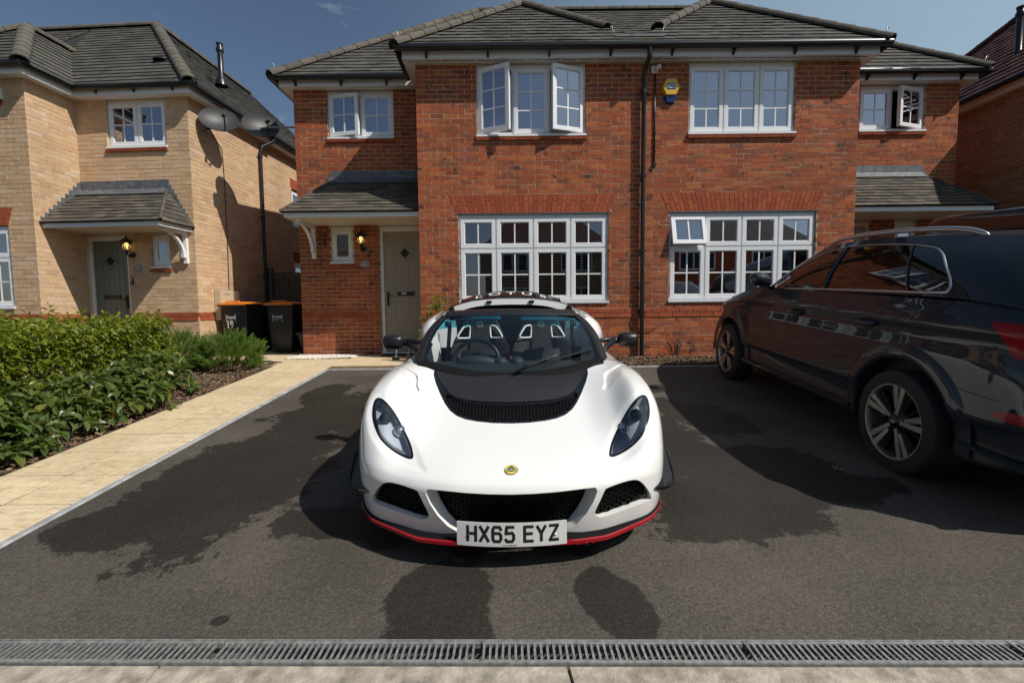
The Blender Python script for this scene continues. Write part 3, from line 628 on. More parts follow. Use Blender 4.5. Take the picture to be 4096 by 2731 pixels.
def window(H, fr, u0, u1, z0, z1, lights, setback=.045, sill=True, brick_sill=True, room=True, blind=None, frame_m=None, glass=None):
    """lights: (u0,u1,z0,z1,bars_u,bars_z,open) in fractions; open=(hinge side, degrees)"""
    W_, H_ = u1-u0, z1-z0; fm = frame_m or M['upvc']; fw = .045
    mb = MB()
    for (a, b, c, e) in ((u0, u0+fw, z0, z1), (u1-fw, u1, z0, z1), (u0+fw, u1-fw, z1-fw-.03, z1), (u0+fw, u1-fw, z0, z0+fw)): fr.box(mb, a, b, c, e, -setback-.07, -setback)
    for x in sorted({l[0] for l in lights if 0 < l[0] < 1}): fr.box(mb, u0+W_*x-.022, u0+W_*x+.022, z0+fw, z1-fw-.03, -setback-.07, -setback-.002)
    for zz in sorted({l[2] for l in lights if 0 < l[2] < 1}): fr.box(mb, u0+fw, u1-fw, z0+H_*zz-.022, z0+H_*zz+.022, -setback-.07, -setback-.004)
    win = H.part(mb, 'window', fm)
    if sill:
        q = MB(); fr.box(q, u0-.012, u1+.012, z0-.032, z0-.002, -setback-.06, .028); H.part(q, 'sill', fm, win)
    if brick_sill:
        n = max(2, round(W_/.225)); w = (W_+.04)/n
        for i in range(n):
            q = MB(); a = u0-.02+i*w+.004; b = a+w-.008; zt_ = z0-.034
            q.hexa([fr.p(a, zt_-.058, .035), fr.p(b, zt_-.058, .035), fr.p(b, zt_-.058, -.08), fr.p(a, zt_-.058, -.08), fr.p(a, zt_-.016, .042), fr.p(b, zt_-.016, .042), fr.p(b, zt_, -.08), fr.p(a, zt_, -.08)])
            H.part(q, 'sill_brick', M['redplain'], win)
    for (a, b, c, e, nu, nz_, op) in lights:
        iu0 = u0+(W_*a if a > 0 else fw)+(.012 if a > 0 else -.012); iu1 = u0+(W_*b if b < 1 else W_-fw)-(.012 if b < 1 else -.012)
        iz0 = z0+(H_*c if c > 0 else fw)+(.012 if c > 0 else -.012); iz1 = z0+(H_*e if e < 1 else H_-fw-.03)-(.012 if e < 1 else -.012)
        s_ = .058; dn = -setback+.016; db = -setback-.045
        ang = 0; Mx = None
        if op:
            side, deg = op
            if side in 'LR':
                hp = fr.p(iu0 if side == 'L' else iu1, 0, -setback); Mx = Matrix.Translation(hp) @ Matrix.Rotation(R(deg)*(1 if side == 'R' else -1), 4, 'Z') @ Matrix.Translation(-hp)
            else:
                hp = fr.p(0, iz1, -setback); Mx = Matrix.Translation(hp) @ Matrix.Rotation(-R(deg), 4, fr.U) @ Matrix.Translation(-hp)
        q = MB()
        for (x0, x1, y0, y1) in ((iu0, iu0+s_, iz0, iz1), (iu1-s_, iu1, iz0, iz1), (iu0+s_, iu1-s_, iz1-s_, iz1), (iu0+s_, iu1-s_, iz0, iz0+s_)):
            fr.box(q, x0, x1, y0, y1, db, dn)
            # inner glazing bead
        for (x0, x1, y0, y1) in ((iu0+s_, iu0+s_+.012, iz0+s_, iz1-s_), (iu1-s_-.012, iu1-s_, iz0+s_, iz1-s_), (iu0+s_+.012, iu1-s_-.012, iz1-s_-.012, iz1-s_), (iu0+s_+.012, iu1-s_-.012, iz0+s_, iz0+s_+.012)): fr.box(q, x0, x1, y0, y1, db+.01, dn-.012)
        gu0, gu1, gz0, gz1 = iu0+s_+.012, iu1-s_-.012, iz0+s_+.012, iz1-s_-.012; bw = .011
        for k in range(1, nu): x = gu0+(gu1-gu0)*k/nu; fr.box(q, x-bw, x+bw, gz0, gz1, -setback-.012, -setback+.001)
        for k in range(1, nz_): y_ = gz0+(gz1-gz0)*k/nz_; fr.box(q, gu0, gu1, y_-bw, y_+bw, -setback-.011, -setback+.0015)
        if Mx: q.xf(Mx)
        H.part(q, 'sash', fm, win)
        for i in range(nu):
            for j in range(nz_):
                x0, x1 = gu0+(gu1-gu0)*i/nu, gu0+(gu1-gu0)*(i+1)/nu; y0, y1 = gz0+(gz1-gz0)*j/nz_, gz0+(gz1-gz0)*(j+1)/nz_
                q = MB(); t = random.uniform(-.0012, .0012); q.add([fr.p(x0, y0, -setback-.006), fr.p(x1, y0, -setback-.006+t), fr.p(x1, y1, -setback-.006+t), fr.p(x0, y1, -setback-.006)], [(0, 1, 2, 3)])
                if Mx: q.xf(Mx)
                H.part(q, 'pane', glass or M['glass'], win)
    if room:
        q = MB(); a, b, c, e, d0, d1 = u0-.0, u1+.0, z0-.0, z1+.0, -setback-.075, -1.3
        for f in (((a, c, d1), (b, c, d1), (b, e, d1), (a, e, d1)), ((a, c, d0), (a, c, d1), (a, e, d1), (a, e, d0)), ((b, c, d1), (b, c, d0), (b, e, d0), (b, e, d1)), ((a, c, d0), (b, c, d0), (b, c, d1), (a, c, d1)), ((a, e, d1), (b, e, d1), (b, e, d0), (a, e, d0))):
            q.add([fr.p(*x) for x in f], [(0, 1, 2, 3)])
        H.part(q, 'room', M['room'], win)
    if blind == 'roller':
        q = MB(); q.add([fr.p(u0, z0, -setback-.11), fr.p(u1, z0, -setback-.11), fr.p(u1, z1, -setback-.11), fr.p(u0, z1, -setback-.11)], [(0, 1, 2, 3)]); H.part(q, 'roller_blind', M['curtain'], win)
    if blind == 'slats':
        me = None; n = int((z1-z0)/.046)
        for i in range(n):
            if me is None:
                q = MB(); f0 = Fr((0, 0, 0), fr.U, fr.N); w = (u1-u0)/2-.05
                q.hexa([f0.p(-w, -.006, .02), f0.p(w, -.006, .02), f0.p(w, .006, -.02), f0.p(-w, .006, -.02), f0.p(-w, -.0045, .02), f0.p(w, -.0045, .02), f0.p(w, .0075, -.02), f0.p(-w, .0075, -.02)]); o = q.build('blind_slat', M['blind']); me = o.data; bpy.data.objects.remove(o)
            o = bpy.data.objects.new('blind_slat', me); link(o, win); loc = fr.p((u0+u1)/2, z0+.03+i*.046, -setback-.105); off = root_off(win); o.location = loc-Vector(off) if off is not None else loc
    return win
def downpipe(H, pts, r=.036, brackets=()):
    p = MB().tube(pts, r, 12).build('downpipe', M['blackpvc'], H.root, auto=R(50))
    for (c, nrm) in brackets:
        c, nrm = Vector(c), Vector(nrm); mb = MB(); mb.tube([c-Vector((0, 0, .022)), c+Vector((0, 0, .022))], r+.007, 12); mb.tube([c, c-nrm*.06], .012, 6); mb.tube([c+nrm.cross(Vector((0, 0, 1)))*.07-nrm*.03, c-nrm.cross(Vector((0, 0, 1)))*.07-nrm*.03], .01, 6)
        H.part(mb, 'pipe_bracket', M['blackpvc'], p)
    return p
def door(H, fr, u0, u1, zt_, dm, glass_dy=1.88, hinge='R', slot_z=1.13, frame_m=None):
    fm = frame_m or M['cream']; q = MB(); sb = .05
    for (a, b, c, e) in ((u0, u0+.065, .05, zt_), (u1-.065, u1, .05, zt_), (u0+.065, u1-.065, zt_-.09, zt_)): fr.box(q, a, b, c, e, -sb-.08, -sb)
    fr.box(q, u0, u1, .02, .05, -sb-.1, .0)
    d = H.part(q, 'door_frame', fm)
    a, b = u0+.07, u1-.07; mid = (a+b)/2
    q = MB(); fr.box(q, a, b, .06, zt_-.095, -sb-.06, -sb-.02); leaf = H.part(q, 'door', dm)
    k = 5; w = (b-a-.16)/k
    for i in range(k):
        q = MB(); fr.box(q, a+.08+i*w+.003, a+.08+(i+1)*w-.003, .22, zt_-.22, -sb-.02, -sb-.015); H.part(q, 'door_plank', dm, leaf)
    dia = .15; q = MB(); cc = (mid, glass_dy)
    for (r0, r1, d0, d1) in ((dia, dia*.80, -.02, .004), (dia*.82, dia*.62, -.02, -.004)):
        for i in range(4):
            t0, t1 = i*PI/2, (i+1)*PI/2; P = []
            for dd in (d0, d1): P += [fr.p(cc[0]+math.sin(t0)*r0, cc[1]+math.cos(t0)*r0, -sb-.015+dd+.012), fr.p(cc[0]+math.sin(t1)*r0, cc[1]+math.cos(t1)*r0, -sb-.015+dd+.012), fr.p(cc[0]+math.sin(t1)*r1, cc[1]+math.cos(t1)*r1, -sb-.015+dd+.012), fr.p(cc[0]+math.sin(t0)*r1, cc[1]+math.cos(t0)*r1, -sb-.015+dd+.012)]
            q.hexa(P)
    H.part(q, 'glass_surround', dm, leaf)
    r1 = dia*.64; q = MB(); q.add([fr.p(cc[0]+math.sin(t)*r1, cc[1]+math.cos(t)*r1, -sb-.012) for t in (0, PI/2, PI, 3*PI/2)], [(3, 2, 1, 0)]); H.part(q, 'door_glass', mat('dark_door_glass', (.02, .02, .022), .12), leaf)
    q = MB(); fr.box(q, mid-.16, mid+.16, slot_z-.035, slot_z+.035, -sb-.02, -sb+.004); lb = H.part(q, 'letterbox', M['blackmetal'], leaf)
    hx = a+.06 if hinge == 'R' else b-.06; sg = 1 if hinge == 'R' else -1
    q = MB(); fr.box(q, hx-.018, hx+.018, 1.0-.09, 1.0+.16, -sb-.02, -sb+.004); q.tube([fr.p(hx, 1.09, -sb), fr.p(hx, 1.09, -sb+.05), fr.p(hx+sg*.12, 1.085, -sb+.052)], .010, 8); H.part(q, 'handle', M['blackmetal'], leaf)
    return leaf
def gallows(H, fr, u, zt_, drop, proj):
    """white timber bracket under a porch roof, in the plane u = const"""
    b = MB(); w = .035
    b.hexa([fr.p(u-w, zt_-drop, .05), fr.p(u+w, zt_-drop, .05), fr.p(u+w, zt_-drop, 0), fr.p(u-w, zt_-drop, 0), fr.p(u-w, zt_, .05), fr.p(u+w, zt_, .05), fr.p(u+w, zt_, 0), fr.p(u-w, zt_, 0)])
    br = H.part(b, 'porch_bracket', M['upvc'])
    b = MB(); b.hexa([fr.p(u-w, zt_-.06, proj), fr.p(u+w, zt_-.06, proj), fr.p(u+w, zt_-.06, .05), fr.p(u-w, zt_-.06, .05), fr.p(u-w, zt_, proj), fr.p(u+w, zt_, proj), fr.p(u+w, zt_, .05), fr.p(u-w, zt_, .05)]); H.part(b, 'bracket_arm', M['upvc'], br)
    b = MB(); N = 9; c0 = []
    for i in range(N+1):
        t = i/N*PI/2; d = .05+(proj-.13)*(1-math.cos(t)); z = zt_-drop+.10+(drop-.16)*math.sin(t); c0.append((d, z))
    for i in range(N):
        (d0, za), (d1, zb) = c0[i], c0[i+1]
        b.hexa([fr.p(u-w*.8, za, d0+.06), fr.p(u+w*.8, za, d0+.06), fr.p(u+w*.8, za, d0), fr.p(u-w*.8, za, d0), fr.p(u-w*.8, zb, d1+.06), fr.p(u+w*.8, zb, d1+.06), fr.p(u+w*.8, zb, d1), fr.p(u-w*.8, zb, d1)])
    H.part(b, 'curved_brace', M['upvc'], br)
def lantern(label, pos, nrm=(0, -1, 0), rot=0.0):
    t = thing('wall_lantern', label, 'lantern', pos, (0, 0, rot), group='lit wall lanterns')
    q = MB(); q.lathe([(0, 0), (.055, 0), (.055, -.02), (.03, -.03), (0, -.03)], (0, 0, -.20), 'Y', 16); q.build('wall_plate', M['blackmetal'], t)
    MB().tube([(0, -.02, -.2), (0, -.07, -.24), (0, -.13, -.21), (0, -.13, -.15)], [.014, .013, .012, .02], 8).build('arm', M['blackmetal'], t, smooth=True)
    q = MB(); q.lathe([(.0, .0), (.028, .0), (.05, .012), (.055, .02)], (0, -.13, -.155), 'Z', 6); q.build('gallery', M['blackmetal'], t)
    q = MB(); q.lathe([(.05, 0), (.078, .15)], (0, -.13, -.135), 'Z', 6); q.build('glass', M['lampglass'], t)
    q = MB()
    for i in range(6):
        a = i*PI/3; q.tube([(.05*math.cos(a), -.13+.05*math.sin(a), -.135), (.078*math.cos(a), -.13+.078*math.sin(a), .015)], .005, 5)
    q.build('cage_bar', M['blackmetal'], t)['kind'] = 'stuff'
    q = MB(); q.lathe([(.105, .015), (.10, .03), (.045, .075), (.028, .085), (.014, .10), (.008, .135), (0, .14)], (0, -.13, 0), 'Z', 12); q.build('cap', M['blackmetal'], t)
    q = MB(); q.lathe([(0, -.10), (.018, -.10), (.018, -.075), (.033, -.05), (.036, -.03), (.03, -.01), (.015, .002), (0, .004)], (0, -.13, 0), 'Z', 12); q.build('bulb', M['bulb'], t, smooth=True)
    return t
def plaque(label, pos, num, rot=0):
    t = thing('house_number_plaque', label, 'plaque', pos, (0, 0, rot))
    q = MB(); N = 28
    P = [[(.095*s_*math.cos(a), y_, .068*s_*math.sin(a)) for a in np.linspace(0, 2*PI, N+1)] for s_, y_ in ((0.001, -.016), (.9, -.016), (1, -.010), (1, 0))]
    q.grid(P); q.build('plate', mat('slate_plaque', (.30, .29, .26), .6), t, auto=R(40))
    text_obj('numeral', num, .075, at(0, -.0175, 0), mat('pale_numeral', (.62, .60, .54), .6), t)
    return t
# ------------------------------------------------------------------ the red brick pair
XL, XA, XC, XB, XR = -3.90, -1.50, 2.06, 5.62, 8.12      # outer left, front block left, party line, front block right, outer right
YF, YR_ = 7.80, 8.77
RH = House('semi_detached_house', 'pair of red brick houses with grey hipped roofs behind the two cars', (XC, YR_, 0))
band = lambda z: M['redplain'] if .68 < z < .825 else None
ff = Fr((XA+.0, YF, 0), (1, 0, 0), (0, -1, 0))
gw = [(-.86-XA, 1.60-XA, .935, 2.385), (2.59-XA, 5.0-XA, .935, 2.385)]
uw = [(-.535-XA, 1.225-XA, 3.625, 4.735), (2.88-XA, 4.60-XA, 3.625, 4.735)]
ZT = 4.745
w = brick_wall(RH, 'front_wall', ff, XB-XA-.004, 0, ZT, gw+uw, M['red'], M['mortar'], band, arches=[(g[0]-.02, g[1]+.02, 2.385, 2.70, .12) for g in gw])
for g in gw: arch(RH, w, ff, g[0]-.02, g[1]+.02, 2.388, 2.688, .12, 34)
q = MB()
for g in gw: ff.box(q, g[0]-.05, g[1]+.05, 2.372, 2.384, -.1, .006)
RH.part(q, 'lintel_plate', M['lead'])
fl = Fr((XL, YR_, 0), (1, 0, 0), (0, -1, 0))
hl = [(-3.30-XL, -2.10-XL, 3.955, 4.785), (-3.33-XL, -2.905-XL, 1.715, 2.37), (-2.44-XL, -1.505-XL, 0, 2.37)]
brick_wall(RH, 'porch_wall', fl, XA-XL-.002, 0, 4.79, hl, M['red'], M['mortar'], band)
frr = Fr((XB+.002, YR_, 0), (1, 0, 0), (0, -1, 0))
hr = [(6.325-XB, 7.525-XB, 3.985, 4.785), (5.70-XB, 6.63-XB, 0, 2.37), (7.05-XB, 7.48-XB, 1.715, 2.37)]
brick_wall(RH, 'porch_wall', frr, XR-XB, 0, 4.79, hr, M['red'], M['mortar'], band)
brick_wall(RH, 'return_wall', Fr((XA-.0, YR_-.1, 0), (0, -1, 0), (-1, 0, 0)), YR_-YF-.104, 0, ZT, [], M['red'], M['mortar'], band, start=.1)
brick_wall(RH, 'return_wall', Fr((XB, YF+.004, 0), (0, 1, 0), (1, 0, 0)), YR_-YF-.004, 0, ZT, [], M['red'], M['mortar'], band, start=.1)
q = MB(); q.box(XL+.004, XL+.02, YR_+.1, 15.2, 0, 4.8); q.box(XR-.02, XR-.004, YR_+.1, 15.2, 0, 4.8); q.box(XL, XR, 15.1, 15.2, 0, 4.8); RH.part(q, 'outer_wall', M['red'])
# windows
T3 = lambda o1, o2, o3: [(0, 1/3, 0, 1, 2, 3, o1), (1/3, 2/3, 0, 1, 2, 3, o2), (2/3, 1, 0, 1, 2, 3, o3)]
window(RH, ff, uw[0][0]+.005, uw[0][1]-.005, 3.63, 4.73, T3(('L', 24), None, ('R', 20)), blind='roller')
window(RH, ff, uw[1][0]+.005, uw[1][1]-.005, 3.63, 4.73, T3(None, None, None), blind='roller')
G4 = lambda o: [(i/4, (i+1)/4, 0, .615, 2, 2, None) for i in range(4)]+[(i/4, (i+1)/4, .615, 1, 2, 1, o if i == 0 else None) for i in range(4)]
window(RH, ff, gw[0][0]+.005, gw[0][1]-.005, .945, 2.37, G4(None), brick_sill=False, blind='slats', glass=M['glass_blind'])
wr = window(RH, ff, gw[1][0]+.005, gw[1][1]-.005, .945, 2.37, G4(('T', 16)), brick_sill=False)
q = MB()      # drawn curtain at the far end of the right window
for i in range(14): ff.box(q, gw[1][1]-.05-.045*i, gw[1][1]-.012-.045*i, .96, 2.36, -.30-(.03 if i % 2 else 0), -.27-(.03 if i % 2 else 0))
RH.part(q, 'curtain', mat('grey_curtain', (.10, .09, .085), .9), wr)
window(RH, fl, hl[0][0]+.004, hl[0][1]-.004, 3.96, 4.78, [(0, .5, 0, 1, 2, 2, ('L', 11)), (.5, 1, 0, 1, 2, 2, None)], blind='roller')
window(RH, fl, hl[1][0]+.004, hl[1][1]-.004, 1.72, 2.365, [(0, 1, 0, 1, 1, 1, None)])
window(RH, frr, hr[0][0]+.004, hr[0][1]-.004, 3.99, 4.78, [(0, .5, 0, 1, 2, 2, None), (.5, 1, 0, 1, 2, 2, ('R', 17))], blind=None)
q = MB(); a = hr[0][0]; q.add([frr.p(a+.02, 4.0, -.16), frr.p(a+.60, 4.0, -.16), frr.p(a+.60, 4.77, -.16), frr.p(a+.02, 4.77, -.16)], [(0, 1, 2, 3)]); RH.part(q, 'roller_blind', M['curtain'])
window(RH, frr, hr[2][0]+.004, hr[2][1]-.004, 1.72, 2.365, [(0, 1, 0, 1, 1, 1, None)])
dl = door(RH, fl, hl[2][0]+.005, hl[2][1]-.003, 2.365, M['taupe'], hinge='R', frame_m=M['upvc'])
door(RH, frr, hr[1][0]+.005, hr[1][1]-.003, 2.365, M['taupe'], hinge='L', frame_m=M['cream'])
text_obj('letterbox_sticker', 'NO JUNK', .022, at(-1.985, YR_-.058, 1.14), mat('sticker_print', (.02, .02, .02), .6), dl)
q = MB(); q.box(-2.03, -1.94, YR_-.0575, YR_-.0545, 1.115, 1.155); RH.part(q, 'sticker', mat('white_sticker', (.6, .62, .55), .5), dl)
# soffits and fascias
def soffit(H, u0, u1, y_wall, y_f, z, xl, xr):
    q = MB(); q.box(xl, xr, y_f, y_wall, z, z+.012); q.box(xl, xr, y_f+.03, y_f+.032, z-.002, z); return H.part(q, 'soffit', M['upvc'])
q = MB(); q.box(XA-.16, XB+.16, YF-.16, YF+.0, ZT, ZT+.012); q.box(XA-.16, XA, YF, YR_-.16, ZT, ZT+.012); q.box(XB, XB+.16, YF, YR_-.16, ZT, ZT+.012); RH.part(q, 'soffit', M['upvc'])
q = MB(); q.box(XL-.16, XA, YR_-.16, YR_+.02, 4.792, 4.804); q.box(XL-.16, XL, YR_+.02, 15.2, 4.792, 4.804); q.box(XB, XR+.16, YR_-.16, YR_+.02, 4.792, 4.804); q.box(XR, XR+.16, YR_+.02, 15.2, 4.792, 4.804); RH.part(q, 'soffit', M['upvc'])
q = MB()      # ventilated strip along the front soffit
x = XA-.1
while x < XB+.05: q.box(x, x+.24, YF-.085, YF-.070, ZT-.003, ZT+.001); x += .27
RH.part(q, 'soffit_vent', M['deck'])['kind'] = 'stuff'
board(RH, 'fascia', [((XA-.16, YF-.16), (XB+.16, YF-.16), (0, -1)), ((XA-.16, YR_-.16), (XA-.16, YF-.16), (-1, 0)), ((XB+.16, YF-.16), (XB+.16, YR_-.16), (1, 0))], ZT-.012, ZT+.125, .018, M['upvc'])
board(RH, 'fascia', [((XL-.16, YR_-.16), (XA-.18, YR_-.16), (0, -1)), ((XB+.18, YR_-.16), (XR+.16, YR_-.16), (0, -1)), ((XL-.16, 15.2), (XL-.16, YR_-.16), (-1, 0)), ((XR+.16, YR_-.16), (XR+.16, 15.2), (1, 0))], 4.78, 4.905, .018, M['upvc'])
# roof faces
TP = .9
ze, zm = 4.87, 4.91
yl = YF-.265; xl_, xr_ = XA-.265, XB+.265; hs = 2.02
aL, aR = xl_+hs, xr_-hs; ya = yl+hs; za = ze+hs*TP
ym = YR_-.265; mL, mR = XL-.265, XR+.265; tr = 3.42; zr = zm+tr*TP; yr = ym+tr
yv = lambda z: ym+(z-zm)/TP          # where the main slope reaches height z
cx = (xl_+xr_)/2; hc = ze+(cx-(aL))*-TP+hs*TP    # height where the two front hips cross
yc = yl+(hc-ze)/TP
f_L = [(xl_, yl, ze), (cx, yl, ze), (cx, yc, hc), (aL, ya, za)]
f_R = [(cx, yl, ze), (xr_, yl, ze), (aR, ya, za), (cx, yc, hc)]
s_LL = [(xl_, yl, ze), (aL, ya, za), (aL, yv(za), za), (xl_, yv(ze), ze)]
s_LR = [(cx, yc, hc), (cx, yv(hc), hc), (aL, yv(za), za), (aL, ya, za)]
s_RL = [(cx, yc, hc), (aR, ya, za), (aR, yv(za), za), (cx, yv(hc), hc)]
s_RR = [(xr_, yl, ze), (xr_, yv(ze), ze), (aR, yv(za), za), (aR, ya, za)]
m_A = [(mL, ym, zm), (xl_, ym, zm), (aL, yv(za), za), (aL, yr, zr), (mL+tr, yr, zr)]
m_B = [(aL, yv(za), za), (cx, yv(hc), hc), (aR, yv(za), za), (aR, yr, zr), (aL, yr, zr)]
m_C = [(xr_, ym, zm), (mR, ym, zm), (mR-tr, yr, zr), (aR, yr, zr), (aR, yv(za), za)]
h_L = [(mL, ym, zm), (mL+tr, yr, zr), (mL, yr+tr, zm)]; h_R = [(mR, ym, zm), (mR, yr+tr, zm), (mR-tr, yr, zr)]
bk = [(mL, yr+tr, zm), (mL+tr, yr, zr), (mR-tr, yr, zr), (mR, yr+tr, zm)]
rf = deck(RH, [f_L, f_R, s_LL, s_LR, s_RL, s_RR, m_A, m_B, m_C, h_L, h_R, bk])
for f in (f_L, f_R, m_A, m_B, m_C, s_LR, s_RL): tile_plane(RH, rf, f)
for a, b in (((xl_, yl, ze), (aL, ya, za)), ((cx-.42, yc+.42, hc+.42*TP), (aL, ya, za)), ((xr_, yl, ze), (aR, ya, za)), ((cx+.42, yc+.42, hc+.42*TP), (aR, ya, za)), ((mL, ym, zm), (mL+tr, yr, zr)), ((mR, ym, zm), (mR-tr, yr, zr)), ((mL+tr, yr, zr), (mR-tr, yr, zr)), ((aL, ya, za), (aL, yv(za), za)), ((aR, ya, za), (aR, yv(za), za))): ridge_tiles(RH, rf, a, b)
q = MB(); q.box(cx-.40, cx+.40, yc-.04, yc+.35, hc+.02, hc+.05); RH.part(q, 'lead_saddle', M['lead'], rf)
for (x, y, z, sg) in ((xl_+.08, yl+.06, ze+.06, -1), (xr_-.08, yl+.06, ze+.06, 1), (mL+.08, ym+.06, zm+.06, -1), (mR-.08, ym+.06, zm+.06, 1), (cx-.38, yc+.1, hc+.06, -1), (cx+.38, yc+.1, hc+.06, 1)):
    q = MB(); q.tube([(x, y, z), (x+sg*.02, y-.02, z+.10), (x+sg*.035, y-.03, z+.17), (x+sg*.055, y-.03, z+.175), (x+sg*.06, y-.03, z+.15)], .007, 6); RH.part(q, 'hip_iron', M['galv'], rf, smooth=True)
g = gutter(RH, [(xl_, ym, ze-.01), (xl_, yl+.0, ze-.01), (xr_, yl, ze-.01), (xr_, ym, ze-.01)])
gutter_brackets(RH, g, [((xl_, yl, ze-.01), (xr_, yl, ze-.01), (0, -1, 0))])
g = gutter(RH, [(mL, 15, zm-.01), (mL, ym, zm-.01), (xl_-.03, ym, zm-.01)]); gutter_brackets(RH, g, [((mL, ym, zm-.01), (xl_, ym, zm-.01), (0, -1, 0))], .7)
g = gutter(RH, [(xr_+.03, ym, zm-.01), (mR, ym, zm-.01), (mR, 15, zm-.01)]); gutter_brackets(RH, g, [((xr_, ym, zm-.01), (mR, ym, zm-.01), (0, -1, 0))], .7)
px = 2.14
downpipe(RH, [(px+.03, yl-.0, ze-.03), (px+.03, yl-.0, ze-.17), (px+.02, YF-.12, ze-.26), (px, YF-.06, ze-.36), (px, YF-.06, 3), (px, YF-.06, 0)], .036, [((px, YF-.06, z), (0, -1, 0)) for z in (4.25, 2.95, 1.75, .75)])
# porch canopies
def canopy(H, fr, u0, u1, hip0, hip1, proj=.84, zs=2.385, zt_=3.19, hip_in=.52, lead_h=.17, name='porch_canopy', gaugew=(.108, .2)):
    """lean-to porch roof on wall frame fr; hip at either end"""
    e = .045; zeave = zs+.075; o0, o1 = (u0-e if hip0 else u0), (u1+e if hip1 else u1); d = proj+e
    t0, t1 = (u0+hip_in if hip0 else u0), (u1-hip_in if hip1 else u1)
    E0, E1, T1, T0 = fr.p(o0, zeave, d), fr.p(o1, zeave, d), fr.p(t1, zt_, 0), fr.p(t0, zt_, 0)
    faces = [[E0, E1, T1, T0]]
    if hip0: faces.append([fr.p(o0, zeave, 0), E0, T0])
    if hip1: faces.append([E1, fr.p(o1, zeave, 0), T1])
    mb = MB()
    for f in faces: mb.add([p-Vector((0, 0, .012)) for p in f], [tuple(range(len(f)))])
    cn = H.part(mb, name, M['deck'])
    for f in faces: tile_plane(H, cn, f, gaugew[0], gaugew[1], M['tile_plain'], over=.02, th=.013, lift=.016)
    q = MB(); fr.box(q, u0, u1, zs, zs+.012, .002, proj-.002); H.part(q, 'canopy_soffit', M['cream'], cn)
    q = MB(); fr.box(q, u0, u1, zs-.01, zs+.07, proj, proj+.018)
    if hip0: fr.box(q, u0-.018, u0, zs-.01, zs+.07, 0, proj+.018)
    if hip1: fr.box(q, u1, u1+.018, zs-.01, zs+.07, 0, proj+.018)
    H.part(q, 'canopy_fascia', M['upvc'], cn)
    q = MB(); fr.box(q, t0-.02, t1+.02, zt_-.02, zt_+lead_h, -.004, .014)
    n_ = (E1-E0).cross(T0-E0).normalized(); n_ = n_ if n_.z > 0 else -n_; dn = (E0-T0); dn = (fr.p(0, zeave, d)-fr.p(0, zt_, 0)).normalized()
    a, b = fr.p(t0-.03, zt_, .004), fr.p(t1+.03, zt_, .004); q.hexa([a+dn*.16+n_*.03, b+dn*.16+n_*.03, b+n_*.02, a+n_*.02, a+dn*.16+n_*.045, b+dn*.16+n_*.045, b+n_*.05, a+n_*.05])
    H.part(q, 'lead_flashing', M['lead'], cn)
    for hip, uo, ut, sg in ((hip0, o0, t0, -1), (hip1, o1, t1, 1)):
        if not hip: continue
        ridge_tiles_small(H, cn, fr.p(uo, zeave, d), fr.p(ut, zt_, 0))
        n = 10; q = MB()
        for i in range(n):      # stepped lead soakers up the wall
            zz = zeave+(zt_+lead_h-zeave)*i/n; uu = uo+(ut-uo)*i/n
            fr.box(q, min(uu, uu-sg*.14), max(uu, uu-sg*.14), zz-.03, zz+.075, -.004, .010+.0006*i)
        H.part(q, 'lead_soaker', M['lead'], cn)
    return cn
def ridge_tiles_small(H, roof, a, b): ridge_tiles(H, roof, a, b, r=.028, ln=.14, up=.022, mt=M['tile_plain'])
canopy(RH, fl, -3.74-XL, XA-XL-.004, True, False)
canopy(RH, frr, .004, 7.98-XB, False, True)
gallows(RH, fl, -3.62-XL, 2.385, .60, .66); gallows(RH, frr, 7.86-XB, 2.385, .60, .66)
q = MB()      # hanging basket hook
for pts in ([(-3.42, YR_, 2.27), (-3.42, YR_, 1.98)], [(-3.42, YR_-.005, 2.22), (-3.42, YR_-.20, 2.24)], [(-3.42, YR_-.005, 2.0), (-3.42, YR_-.19, 2.22)]): q.tube(pts, .008, 6)
tag(q.build('basket_bracket', M['blackmetal']), 'black iron hanging basket bracket beside the white porch bracket of the red house', 'bracket')
def air_brick(H, fr, u, z):
    q = MB(); fr.box(q, u-.108, u+.108, z-.033, z+.033, -.03, .003); ab = H.part(q, 'air_brick', M['redplain'])
    for i in range(9):
        for j in range(2):
            q = MB(); fr.box(q, u-.094+i*.0215, u-.082+i*.0215, z-.018+j*.022, z-.006+j*.022, .002, .0042); H.part(q, 'vent_hole', M['deck'], ab)
air_brick(RH, fl, -3.14-XL, .107); air_brick(RH, ff, 2.83-XA, .107)
finish_bricks(RH); finish_tiles(RH)

# ------------------------------------------------------------------ buff brick neighbour on the left
TH = R(-3.5)
BHs = House('detached_house', 'buff brick house with sage green door and two satellite dishes', (-5.80, 8.75, 0), TH, world=False)
bandb = lambda z: M['redplain'] if .675 < z < .825 else None
fb = Fr((-2.15, 0, 0), (1, 0, 0), (0, -1, 0)); su = lambda s_: 2.15-s_      # s = distance left of the corner
hb = [(su(1.57), su(.43), 3.85, 4.69), (su(.865), su(.485), 1.67, 2.27), (su(2.14), su(1.32), 0, 2.265)]
brick_wall(BHs, 'porch_wall', fb, 2.146, 0, 4.70, hb, M['buff'], M['mortar_buff'], bandb)
fs = Fr((0, .004, 0), (0, 1, 0), (1, 0, 0))
brick_wall(BHs, 'side_wall', fs, 5.9, 0, 4.70, [(3.50, 4.6, 3.0, 3.95), (3.50, 4.6, .9, 2.1)], M['buff'], M['mortar_buff'], bandb, start=.1)
bd = .86; fy = Fr((-5.6, -bd, 0), (1, 0, 0), (0, -1, 0)); u2 = lambda x: x+5.6
hy = [(u2(-4.8), u2(-2.62), .94, 2.32)]
